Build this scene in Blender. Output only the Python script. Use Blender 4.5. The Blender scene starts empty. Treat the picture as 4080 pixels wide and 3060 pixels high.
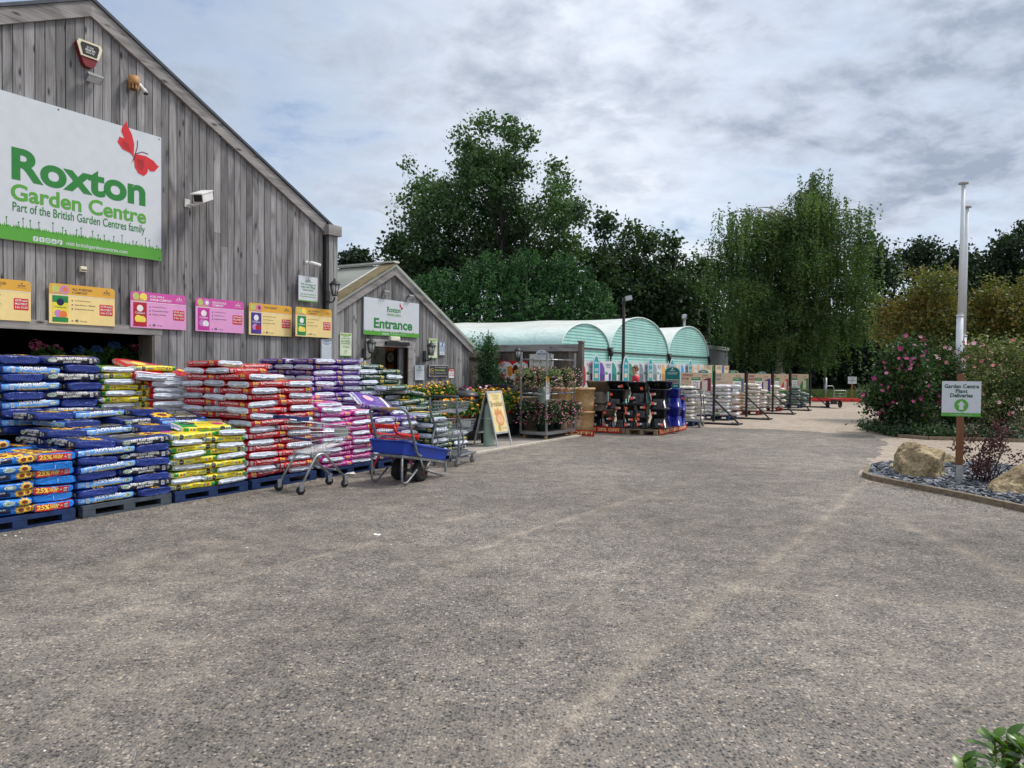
import bpy, bmesh, math, random
from mathutils import Vector, Matrix, noise
R = math.radians
sc = bpy.context.scene
C = sc.collection
# ------------------------------------------------------------------ camera, sky, sun, exposure
FPX, EYE, PITCH, ROLL, YARD = 2950.0, 1.7, R(1.2), R(0.55), R(30.5)
cd = bpy.data.cameras.new('camera')
cam = bpy.data.objects.new('camera', cd)
C.objects.link(cam)
cd.sensor_width = 36
cd.lens = 36 * FPX / 4080
cd.clip_start = .05
cd.clip_end = 2000
cam.matrix_world = Matrix.Translation((0, 0, EYE)) @ Matrix.Rotation(R(90) - PITCH, 4, 'X') @ Matrix.Rotation(ROLL, 4, 'Z')
sc.camera = cam
SUN_AZ, SUN_EL = R(68), R(54)          # azimuth from +Y towards +X
def nd(nt, kind, **kw):
 n = nt.nodes.new(kind)
 for k, v in kw.items():
  if k in n.inputs:
   n.inputs[k].default_value = v
  else:
   setattr(n, k, v)
 return n
def ramp(nt, stops, src=None):
 r = nt.nodes.new('ShaderNodeValToRGB')
 e = r.color_ramp.elements
 while len(e) < len(stops):
  e.new(.5)
 for i, (p, c) in enumerate(stops):
  e[i].position = p
  e[i].color = (c, c, c, 1) if isinstance(c, (int, float)) else (*c, 1)
 if src is not None:
  nt.links.new(src, r.inputs[0])
 return r
def mixc(nt, f, a, b, mode='MIX'):
 m = nt.nodes.new('ShaderNodeMix')
 m.data_type = 'RGBA'
 m.blend_type = mode
 for sock, v in ((m.inputs[0], f), (m.inputs[6], a), (m.inputs[7], b)):
  if hasattr(v, 'is_output'):
   nt.links.new(v, sock)
  elif isinstance(v, (tuple, list)):
   sock.default_value = (*v, 1) if len(v) == 3 else v
  else:
   sock.default_value = v
 return m.outputs[2]
def mth(nt, op, a, b=None, c=None):
 m = nt.nodes.new('ShaderNodeMath')
 m.operation = op
 for i, v in enumerate((a, b, c)):
  if v is None:
   continue
  if hasattr(v, 'is_output'):
   nt.links.new(v, m.inputs[i])
  else:
   m.inputs[i].default_value = v
 return m.outputs[0]
world = bpy.data.worlds.new('World')
sc.world = world
world.use_nodes = True
wt = world.node_tree
wt.nodes.clear()
L = wt.links.new
wo = nd(wt, 'ShaderNodeOutputWorld')
bg = nd(wt, 'ShaderNodeBackground')
bg.inputs['Strength'].default_value = 0.1
L(bg.outputs[0], wo.inputs[0])
sky = nd(wt, 'ShaderNodeTexSky')
sky.sky_type = 'NISHITA'
sky.sun_disc = False
sky.sun_elevation = SUN_EL
sky.sun_rotation = SUN_AZ
tc = nd(wt, 'ShaderNodeTexCoord')
sep = nd(wt, 'ShaderNodeSeparateXYZ')
L(tc.outputs['Generated'], sep.inputs[0])
zz = mth(wt, 'ADD', mth(wt, 'MAXIMUM', sep.outputs[2], 0.0), 0.24)
cmb = nd(wt, 'ShaderNodeCombineXYZ')
L(mth(wt, 'DIVIDE', sep.outputs[0], zz), cmb.inputs[0])
L(mth(wt, 'DIVIDE', sep.outputs[1], zz), cmb.inputs[1])
mp = nd(wt, 'ShaderNodeMapping')
mp.inputs['Location'].default_value = (5.7, 12.6, 0)
mp.inputs['Rotation'].default_value = (0, 0, R(-25))
mp.inputs['Scale'].default_value = (1.0, 1.12, 1)
L(cmb.outputs[0], mp.inputs[0])
def wnoise(scale, detail, rough, dist=0.0):
 n_ = nd(wt, 'ShaderNodeTexNoise')
 n_.inputs['Scale'].default_value = scale
 n_.inputs['Detail'].default_value = detail
 n_.inputs['Roughness'].default_value = rough
 n_.inputs['Distortion'].default_value = dist
 L(mp.outputs[0], n_.inputs['Vector'])
 return n_.outputs[0]
big = wnoise(.55, 3, .5)
mid = wnoise(2.3, 9, .58, .2)
fine = wnoise(7.5, 6, .6, .25)
cover = mth(wt, 'ADD', mth(wt, 'MULTIPLY', mid, .6), mth(wt, 'ADD', mth(wt, 'MULTIPLY', fine, .16), mth(wt, 'MULTIPLY', big, .36)))
def towards(x, y, z, lo):
 d_ = nd(wt, 'ShaderNodeVectorMath')
 d_.operation = 'DOT_PRODUCT'
 L(tc.outputs['Generated'], d_.inputs[0])
 d_.inputs[1].default_value = Vector((x, y, z)).normalized()
 return ramp(wt, [(lo, 0), (1, 1)], d_.outputs['Value']).outputs[0]
# a clearer patch over the barn roof, a heavier bank over the far end of the yard
cover = mth(wt, 'SUBTRACT', cover, mth(wt, 'MULTIPLY', towards(-.55, 1, .52, .90), .12))
bank = mth(wt, 'MULTIPLY', towards(.66, 1, .40, .92), .10)
mask = ramp(wt, [(.42, 0), (.60, 1)], cover)
thick = mth(wt, 'ADD', mth(wt, 'MULTIPLY', mid, .55), mth(wt, 'ADD', mth(wt, 'MULTIPLY', big, .5), mth(wt, 'MULTIPLY', fine, .30)))
thick = mth(wt, 'ADD', thick, bank)
tone = ramp(wt, [(.585, (8.3, 8.4, 8.5)), (.66, (6.2, 6.5, 7.0)), (.735, (4.5, 4.9, 5.6)), (.88, (2.2, 2.6, 3.3))], thick)
# the cloud veil is brightest round the hidden sun
sunv = Vector((math.sin(SUN_AZ) * math.cos(SUN_EL), math.cos(SUN_AZ) * math.cos(SUN_EL), math.sin(SUN_EL)))
dp = nd(wt, 'ShaderNodeVectorMath')
dp.operation = 'DOT_PRODUCT'
L(tc.outputs['Generated'], dp.inputs[0])
dp.inputs[1].default_value = sunv
glow = ramp(wt, [(.2, .92), (.98, 1.35)], dp.outputs['Value'])
cloud = mixc(wt, 1.0, tone.outputs[0], glow.outputs[0], 'MULTIPLY')
blue = mixc(wt, .7, sky.outputs[0], (2.9, 3.7, 5.0))
hz = ramp(wt, [(.0, .55), (.16, 0)], sep.outputs[2])
col = mixc(wt, mask.outputs[0], blue, cloud)
col = mixc(wt, hz.outputs[0], col, (5.6, 6.0, 6.5))
L(col, bg.inputs[0])
sl = bpy.data.lights.new('sun', 'SUN')
sl.energy = 2.0
sl.angle = R(12)
sl.color = (1, .95, .88)
so = bpy.data.objects.new('sun', sl)
C.objects.link(so)
so.rotation_euler = (-sunv).to_track_quat('-Z', 'Y').to_euler()
sc.view_settings.view_transform = 'Standard'
sc.view_settings.look = 'None'
sc.view_settings.gamma = 1
sc.view_settings.exposure = 0.55
# ------------------------------------------------------------------ the yard's own axes
# s runs along the shop fronts, away from the viewer; t runs out from the fronts into the yard
DV = Vector((math.sin(YARD), math.cos(YARD), 0))
NV = Vector((math.cos(YARD), -math.sin(YARD), 0))
AS = math.atan2(DV.y, DV.x)            # turn of things whose local x runs along s
AN = math.atan2(NV.y, NV.x)            # turn of things whose local x runs along t
def P(s, t, z=0.0):
 return DV * s + NV * t + Vector((0, 0, z))
def sight(px, py):
 u, v = (px - 2040) / FPX, (1530 - py) / FPX
 c, s_ = math.cos(ROLL), math.sin(ROLL)
 x, z = u * c - v * s_, u * s_ + v * c
 cp, sp = math.cos(PITCH), math.sin(PITCH)
 return Vector((x, cp + z * sp, z * cp - sp))
def onT(px, py, t):                    # (s, z) where a surveyed point lies on the upright plane t
 r = sight(px, py)
 k = t / r.dot(NV)
 return r.dot(DV) * k, EYE + r.z * k
def onS(px, py, s):                    # (t, z) on the upright plane s
 r = sight(px, py)
 k = s / r.dot(DV)
 return r.dot(NV) * k, EYE + r.z * k
def onG(px, py, z=0.0):                # ground point
 r = sight(px, py)
 k = (z - EYE) / r.z
 return Vector((r.x * k, r.y * k, z))
def atY(px, py, Y):
 r = sight(px, py)
 k = Y / r.y
 return Vector((r.x * k, Y, EYE + r.z * k))
# ------------------------------------------------------------------ object helpers
def tag(o, label=None, cat=None, group=None, kind=None):
 if label:
  o['label'] = label
 if cat:
  o['category'] = cat
 if group:
  o['group'] = group
 if kind:
  o['kind'] = kind
 return o
def thing(name, label, cat, loc=(0, 0, 0), rz=0.0, group=None):
 o = bpy.data.objects.new(name, None)
 o.empty_display_size = .1
 C.objects.link(o)
 o.location = loc
 o.rotation_euler = (0, 0, rz)
 return tag(o, label, cat, group)
def dup(root, loc, rz=None, label=None, group=None):
 kids = {}
 for o in C.objects:
  if o.parent:
   kids.setdefault(o.parent, []).append(o)
 def cp(o, par):
  c = o.copy()
  C.objects.link(c)
  if par:
   c.parent = par
  for k in kids.get(o, ()):
   cp(k, c)
  return c
 r = cp(root, None)
 r.location = loc
 if rz is not None:
  r.rotation_euler = (0, 0, rz)
 if label:
  r['label'] = label
 if group:
  r['group'] = group
 return r
ORD = ['first', 'second', 'third', 'fourth', 'fifth', 'sixth', 'seventh', 'eighth', 'ninth', 'tenth', 'eleventh', 'twelfth',
 'thirteenth', 'fourteenth', 'fifteenth', 'sixteenth', 'seventeenth', 'eighteenth', 'nineteenth', 'twentieth']
_glyph = {}
def glyphs(txt, bold, res=3, cuts=0):
 key = (txt, bold, res, cuts)
 if key not in _glyph:
  cu = bpy.data.curves.new('lettering', 'FONT')
  cu.body = txt
  cu.size = 1
  cu.resolution_u = res
  cu.offset = bold
  cu.fill_mode = 'FRONT'
  ob = bpy.data.objects.new('lettering', cu)
  me = ob.to_mesh()
  bm = bmesh.new()
  bm.from_mesh(me)
  ob.to_mesh_clear()
  bpy.data.objects.remove(ob)
  bpy.data.curves.remove(cu)
  ys = [v.co.y for v in bm.verts]
  for i in range(1, cuts):
   bmesh.ops.bisect_plane(bm, geom=bm.verts[:] + bm.edges[:] + bm.faces[:], plane_co=(0, min(ys) + (max(ys) - min(ys)) * i / cuts, 0), plane_no=(0, 1, 0))
  bm.verts.index_update()
  vs = [(v.co.x, v.co.y) for v in bm.verts]
  fs = [tuple(v.index for v in f.verts) for f in bm.faces]
  bm.free()
  xs, ys = [v[0] for v in vs], [v[1] for v in vs]
  _glyph[key] = (vs, fs, min(xs), max(xs), min(ys), max(ys))
 return _glyph[key]
class MB:
 def __init__(self):
  self.v, self.f, self.m, self.sm, self.mats = [], [], [], [], []
 def mi(self, mat):
  if mat not in self.mats:
   self.mats.append(mat)
  return self.mats.index(mat)
 def add(self, vs, fs, mat, smooth=False):
  o = len(self.v)
  self.v.extend(tuple(v) for v in vs)
  k = self.mi(mat)
  for f in fs:
   self.f.append(tuple(i + o for i in f))
   self.m.append(k)
   self.sm.append(smooth)
  return self
 def box(self, x0, x1, y0, y1, z0, z1, mat, M=None):
  vs = [Vector((x, y, z)) for x in (x0, x1) for y in (y0, y1) for z in (z0, z1)]
  if M is not None:
   vs = [M @ v for v in vs]
  return self.add(vs, [(0, 1, 3, 2), (4, 6, 7, 5), (0, 4, 5, 1), (2, 3, 7, 6), (0, 2, 6, 4), (1, 5, 7, 3)], mat)
 def beam(self, a, b, w, h, mat):
  a, b = Vector(a), Vector(b)
  z = (b - a)
  ln = z.length
  z.normalize()
  up = Vector((0, 0, 1)) if abs(z.z) < .95 else Vector((0, 1, 0))
  x = up.cross(z).normalized()
  y = z.cross(x)
  M = Matrix((x, y, z)).transposed().to_4x4()
  M.translation = a
  return self.box(-w / 2, w / 2, -h / 2, h / 2, 0, ln, mat, M)
 def tube(self, pts, r, mat, n=8, closed=False, caps=True):
  pts = [Vector(p) for p in pts]
  k = len(pts)
  rs = r if isinstance(r, (list, tuple)) else [r] * k
  vs, fs = [], []
  prev = None
  for i, p in enumerate(pts):
   if closed:
    t = pts[(i + 1) % k] - pts[i - 1]
   else:
    t = pts[min(i + 1, k - 1)] - pts[max(i - 1, 0)]
   if t.length < 1e-9:
    t = Vector((0, 0, 1))
   t.normalize()
   if prev is None:
    a = Vector((0, 0, 1)) if abs(t.z) < .9 else Vector((1, 0, 0))
    x = a.cross(t).normalized()
   else:
    x = prev - t * prev.dot(t)
    x = x.normalized() if x.length > 1e-6 else Vector((1, 0, 0))
   prev = x
   y = t.cross(x)
   for j in range(n):
    an = 2 * math.pi * j / n
    vs.append(p + x * (rs[i] * math.cos(an)) + y * (rs[i] * math.sin(an)))
  for i in range(k if closed else k - 1):
   a, b = i * n, ((i + 1) % k) * n
   for j in range(n):
    fs.append((a + j, a + (j + 1) % n, b + (j + 1) % n, b + j))
  if caps and not closed:
   fs.append(tuple(range(n - 1, -1, -1)))
   fs.append(tuple(range((k - 1) * n, k * n)))
  return self.add(vs, fs, mat, n > 5)
 def lathe(self, prof, mat, n=20, c=(0, 0, 0), M=None, sq=None):
  vs, fs = [], []
  for r, z in prof:
   for j in range(n):
    an = 2 * math.pi * (j + (.5 if sq else 0)) / n
    cx, cy = math.cos(an), math.sin(an)
    if sq:
     q = (abs(cx) ** sq + abs(cy) ** sq) ** (-1 / sq)
     cx, cy = cx * q, cy * q
    v = Vector((r * cx, r * cy, z))
    vs.append((M @ v if M is not None else v) + Vector(c))
  for i in range(len(prof) - 1):
   for j in range(n):
    fs.append((i * n + j, i * n + (j + 1) % n, (i + 1) * n + (j + 1) % n, (i + 1) * n + j))
  fs.append(tuple(range(n - 1, -1, -1)))
  fs.append(tuple(range((len(prof) - 1) * n, len(prof) * n)))
  return self.add(vs, fs, mat, True)
 def poly(self, pts, mat):
  return self.add(pts, [tuple(range(len(pts)))], mat)
 # flat shapes on an upright face: local x right, z up, y = the face's depth (negative is out)
 def flat(self, pts, y, mat):
  return self.poly([(a, y, b) for a, b in pts], mat)
 def slab(self, pts, y0, y1, mat):
  k = len(pts)
  vs = [(a, y0, b) for a, b in pts] + [(a, y1, b) for a, b in pts]
  fs = [tuple(range(k)), tuple(range(2 * k - 1, k - 1, -1))]
  fs += [(i, k + i, k + (i + 1) % k, (i + 1) % k) for i in range(k)]
  return self.add(vs, fs, mat)
 def rect(self, x0, x1, z0, z1, y, mat):
  return self.flat([(x0, z0), (x1, z0), (x1, z1), (x0, z1)], y, mat)
 def disc(self, x, z, r, y, mat, n=20, rz=None):
  return self.flat([(x + r * math.cos(6.2832 * i / n), z + (rz or r) * math.sin(6.2832 * i / n)) for i in range(n)], y, mat)
 def ring(self, x, z, r0, r1, y, mat, n=20):
  vs = [(x + q * math.cos(6.2832 * i / n), y, z + q * math.sin(6.2832 * i / n)) for q in (r0, r1) for i in range(n)]
  return self.add(vs, [(i, (i + 1) % n, n + (i + 1) % n, n + i) for i in range(n)], mat)
 def text(self, txt, x, z, mat, y=0.0, h=None, w=None, bold=0.0, align='l', warp=None, squash=None):
  """h is the height of the inked box, w its width; the box is set at x, z by align (l, c, r) and its foot."""
  vs, fs, x0, x1, y0, y1 = glyphs(txt, bold, 8 if h and h > .2 else 3, 6 if warp else 0)
  if h is None:
   k = kx = w / (x1 - x0)
  else:
   k = kx = h / (y1 - y0)
   if w is not None:
    kx = w / (x1 - x0)
  wd = (x1 - x0) * kx
  ox = x - {'l': 0, 'c': wd / 2, 'r': wd}[align]
  pts = [(ox + (a - x0) * kx, z + (b - y0) * k) for a, b in vs]
  if warp:
   out = [warp(a, b) for a, b in pts]
  else:
   out = [(a, y, b) for a, b in pts]
  return self.add(out, fs, mat)
 def build(self, name, parent=None, loc=None, rz=None, bevel=None):
  me = bpy.data.meshes.new(name)
  me.from_pydata([tuple(v) for v in self.v], [], self.f)
  for m in self.mats:
   me.materials.append(m)
  me.polygons.foreach_set('material_index', self.m)
  me.polygons.foreach_set('use_smooth', self.sm)
  me.update()
  o = bpy.data.objects.new(name, me)
  C.objects.link(o)
  if parent is not None:
   o.parent = parent
  if loc is not None:
   o.location = loc
  if rz is not None:
   o.rotation_euler = (0, 0, rz)
  if bevel:
   b = o.modifiers.new('edge', 'BEVEL')
   b.width = bevel
   b.segments = 2
   b.limit_method = 'ANGLE'
  return o
def bend(pts, r, n=4):
 """round the corners of a polyline"""
 pts = [Vector(p) for p in pts]
 out = [pts[0]]
 for i in range(1, len(pts) - 1):
  a, b, c = pts[i - 1], pts[i], pts[i + 1]
  q = min(r, (a - b).length * .45, (c - b).length * .45)
  p0, p1 = b + (a - b).normalized() * q, b + (c - b).normalized() * q
  for k in range(n + 1):
   u = k / n
   out.append(p0 * (1 - u) ** 2 + b * 2 * u * (1 - u) + p1 * u * u)
 out.append(pts[-1])
 return out
# ------------------------------------------------------------------ materials
_mats = {}
def srgb(r, g, b):
 f = lambda c: c / 12.92 if c <= .04045 else ((c + .055) / 1.055) ** 2.4
 return (f(r / 255), f(g / 255), f(b / 255))
def new_mat(name):
 m = bpy.data.materials.new(name)
 m.use_nodes = True
 nt = m.node_tree
 return m, nt, nt.nodes['Principled BSDF']
def pm(name, col, rough=.5, metal=0.0, var=.12, scale=6.0, bump=0.0, bscale=40.0, spec=.4, stretch=None):
 """a plain surface with a little procedural unevenness"""
 if name in _mats:
  return _mats[name]
 m, nt, b = new_mat(name)
 tcn = nd(nt, 'ShaderNodeTexCoord')
 vec = tcn.outputs['Object']
 if stretch:
  mpn = nd(nt, 'ShaderNodeMapping')
  mpn.inputs['Scale'].default_value = stretch
  nt.links.new(vec, mpn.inputs[0])
  vec = mpn.outputs[0]
 nz = nd(nt, 'ShaderNodeTexNoise', Scale=scale, Detail=4.0)
 nt.links.new(vec, nz.inputs['Vector'])
 k = ramp(nt, [(.3, 1 - var), (.7, 1 + var)], nz.outputs[0])
 nt.links.new(mixc(nt, 1.0, col, k.outputs[0], 'MULTIPLY'), b.inputs['Base Color'])
 rr = ramp(nt, [(.3, max(.02, rough - .08)), (.7, min(1, rough + .1))], nz.outputs[0])
 nt.links.new(rr.outputs[0], b.inputs['Roughness'])
 b.inputs['Metallic'].default_value = metal
 b.inputs['Specular IOR Level'].default_value = spec
 if bump:
  n2 = nd(nt, 'ShaderNodeTexNoise', Scale=bscale, Detail=3.0)
  nt.links.new(vec, n2.inputs['Vector'])
  bp = nd(nt, 'ShaderNodeBump', Strength=bump, Distance=.01)
  nt.links.new(n2.outputs[0], bp.inputs['Height'])
  nt.links.new(bp.outputs[0], b.inputs['Normal'])
 _mats[name] = m
 return m
def film(name, col, rough=.34):
 """printed plastic sack film with creases"""
 if name in _mats:
  return _mats[name]
 m, nt, b = new_mat(name)
 tcn = nd(nt, 'ShaderNodeTexCoord')
 oi = nd(nt, 'ShaderNodeObjectInfo')
 ad = nd(nt, 'ShaderNodeVectorMath')
 ad.operation = 'ADD'
 sc_ = nd(nt, 'ShaderNodeVectorMath')
 sc_.operation = 'SCALE'
 sc_.inputs['Scale'].default_value = 9.0
 cx = nd(nt, 'ShaderNodeCombineXYZ')
 for i in range(3):
  nt.links.new(oi.outputs['Random'], cx.inputs[i])
 nt.links.new(cx.outputs[0], sc_.inputs[0])
 nt.links.new(tcn.outputs['Object'], ad.inputs[0])
 nt.links.new(sc_.outputs[0], ad.inputs[1])
 mpn = nd(nt, 'ShaderNodeMapping')
 mpn.inputs['Rotation'].default_value = (R(25), R(35), R(15))
 mpn.inputs['Scale'].default_value = (9, 22, 20)
 nt.links.new(ad.outputs[0], mpn.inputs[0])
 cr = nd(nt, 'ShaderNodeTexNoise', Scale=1.0, Detail=3.0, Distortion=1.2)
 cr.noise_type = 'RIDGED_MULTIFRACTAL' if hasattr(cr, 'noise_type') else cr.noise_type
 nt.links.new(mpn.outputs[0], cr.inputs['Vector'])
 bp = nd(nt, 'ShaderNodeBump', Strength=.8, Distance=.016)
 nt.links.new(cr.outputs[0], bp.inputs['Height'])
 nt.links.new(bp.outputs[0], b.inputs['Normal'])
 k = ramp(nt, [(0, .86), (1, 1.1)], oi.outputs['Random'])
 nz = nd(nt, 'ShaderNodeTexNoise', Scale=14.0, Detail=3.0)
 nt.links.new(ad.outputs[0], nz.inputs['Vector'])
 d1 = ramp(nt, [(.3, .86), (.6, 1.05)], nz.outputs[0])
 c = mixc(nt, 1.0, mixc(nt, 1.0, col, k.outputs[0], 'MULTIPLY'), d1.outputs[0], 'MULTIPLY')
 nt.links.new(c, b.inputs['Base Color'])
 b.inputs['Roughness'].default_value = rough
 b.inputs['Specular IOR Level'].default_value = .5
 _mats[name] = m
 return m
def leafmat(name, cols, trans=.25, rough=.5, scale=.7):
 if name in _mats:
  return _mats[name]
 m, nt, b = new_mat(name)
 g = nd(nt, 'ShaderNodeNewGeometry')
 tcn = nd(nt, 'ShaderNodeTexCoord')
 nz = nd(nt, 'ShaderNodeTexNoise', Scale=scale, Detail=2.0)
 nt.links.new(tcn.outputs['Object'], nz.inputs['Vector'])
 f = mth(nt, 'ADD', mth(nt, 'MULTIPLY', g.outputs['Random Per Island'], .55), mth(nt, 'MULTIPLY', mth(nt, 'SUBTRACT', nz.outputs[0], .3), 1.1))
 k = len(cols)
 rp = ramp(nt, [(i / max(1, k - 1), c) for i, c in enumerate(cols)], f)
 nt.links.new(rp.outputs[0], b.inputs['Base Color'])
 b.inputs['Roughness'].default_value = rough
 b.inputs['Specular IOR Level'].default_value = .3
 tr = nd(nt, 'ShaderNodeBsdfTranslucent')
 nt.links.new(mixc(nt, 1.0, rp.outputs[0], (1.15, 1.3, .5), 'MULTIPLY'), tr.inputs['Color'])
 mx = nd(nt, 'ShaderNodeMixShader')
 mx.inputs[0].default_value = trans
 nt.links.new(b.outputs[0], mx.inputs[1])
 nt.links.new(tr.outputs[0], mx.inputs[2])
 nt.links.new(mx.outputs[0], nt.nodes['Material Output'].inputs[0])
 _mats[name] = m
 return m
def timber(name, base, dark=.55, knots=True, zgrain=True):
 """weathered boards: every board (mesh island) has its own tone, with grain along it, knots and stains"""
 if name in _mats:
  return _mats[name]
 m, nt, b = new_mat(name)
 g = nd(nt, 'ShaderNodeNewGeometry')
 tcn = nd(nt, 'ShaderNodeTexCoord')
 sv = nd(nt, 'ShaderNodeCombineXYZ')
 off = mth(nt, 'MULTIPLY', g.outputs['Random Per Island'], 37.0)
 for i in range(3):
  nt.links.new(off, sv.inputs[i])
 ad = nd(nt, 'ShaderNodeVectorMath')
 ad.operation = 'ADD'
 nt.links.new(tcn.outputs['Object'], ad.inputs[0])
 nt.links.new(sv.outputs[0], ad.inputs[1])
 def nzx(scl, detail, dist=0.0):
  mpn = nd(nt, 'ShaderNodeMapping')
  mpn.inputs['Scale'].default_value = scl
  nt.links.new(ad.outputs[0], mpn.inputs[0])
  q = nd(nt, 'ShaderNodeTexNoise', Scale=1.0, Detail=detail, Distortion=dist)
  nt.links.new(mpn.outputs[0], q.inputs['Vector'])
  return q.outputs[0], mpn
 gr, _ = nzx((55, 55, 1.6) if zgrain else (1.6, 55, 55), 5, .8)
 stn, _ = nzx((3, 3, .7) if zgrain else (.7, 3, 3), 5, 1.5)
 tone_ = ramp(nt, [(0, .62), (.5, .98), (1, 1.3)], g.outputs['Random Per Island'])
 c = mixc(nt, 1.0, base, tone_.outputs[0], 'MULTIPLY')
 gk = ramp(nt, [(.3, .62), (.55, 1.04), (.75, 1.2)], gr)
 c = mixc(nt, 1.0, c, gk.outputs[0], 'MULTIPLY')
 sk = ramp(nt, [(.28, dark), (.5, 1.0), (.72, 1.22)], stn)
 c = mixc(nt, 1.0, c, sk.outputs[0], 'MULTIPLY')
 if knots:
  _, mk = nzx((6.2, 6.2, 1.9) if zgrain else (1.9, 6.2, 6.2), 1)
  vo = nd(nt, 'ShaderNodeTexVoronoi', Scale=1.0)
  nt.links.new(mk.outputs[0], vo.inputs['Vector'])
  kk = ramp(nt, [(.06, .2), (.17, 1.0)], vo.outputs['Distance'])
  c = mixc(nt, 1.0, c, kk.outputs[0], 'MULTIPLY')
 nt.links.new(c, b.inputs['Base Color'])
 b.inputs['Roughness'].default_value = .82
 b.inputs['Specular IOR Level'].default_value = .2
 bp = nd(nt, 'ShaderNodeBump', Strength=.35, Distance=.004)
 nt.links.new(gr, bp.inputs['Height'])
 nt.links.new(bp.outputs[0], b.inputs['Normal'])
 _mats[name] = m
 return m
WHITE = pm('white sign print', (.60, .635, .67), .45, var=.03)
GREEN = pm('green print', srgb(86, 160, 55), .45, var=.04)
DGREEN = pm('dark green print', srgb(38, 125, 52), .45, var=.04)
RED = pm('red print', srgb(205, 38, 45), .45, var=.05)
DRED = pm('dark red print', srgb(120, 30, 35), .45, var=.05)
BLACK = pm('black print', (.015, .015, .017), .5)
DGREY = pm('dark grey print', (.06, .06, .065), .5)
GOLD = pm('gold print', srgb(232, 185, 80), .45)
CREAM = pm('cream print', srgb(238, 222, 160), .45)
NAVY = pm('navy print', srgb(22, 32, 70), .45)
MIDBLUE = pm('mid blue print', srgb(60, 110, 175), .45)
PAPER = pm('paper print', (.8, .8, .78), .6)
STEEL = pm('galvanised steel', (.42, .44, .46), .38, .85, var=.2, scale=30)
CHROME = pm('bright wire', (.36, .38, .40), .36, .8, var=.1)
RUBBER = pm('black rubber', (.018, .018, .019), .75, bump=.3, bscale=90)
BLKPL = pm('black plastic', (.02, .02, .022), .38, var=.2)
WHTPL = pm('white plastic', (.7, .7, .68), .4)
TERRA = pm('terracotta', srgb(190, 95, 62), .75, var=.15, scale=15)
SOIL = pm('dark soil', (.03, .022, .016), .95, bump=.6)
WOOD = timber('weathered cladding', srgb(138, 136, 136), dark=.45)
WOODX = timber('weathered bargeboard', srgb(148, 144, 142), zgrain=False)
WOODD = timber('dark fence timber', srgb(104, 97, 90))
PALW = timber('pallet wood', srgb(140, 122, 100), zgrain=False, knots=False)
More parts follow.
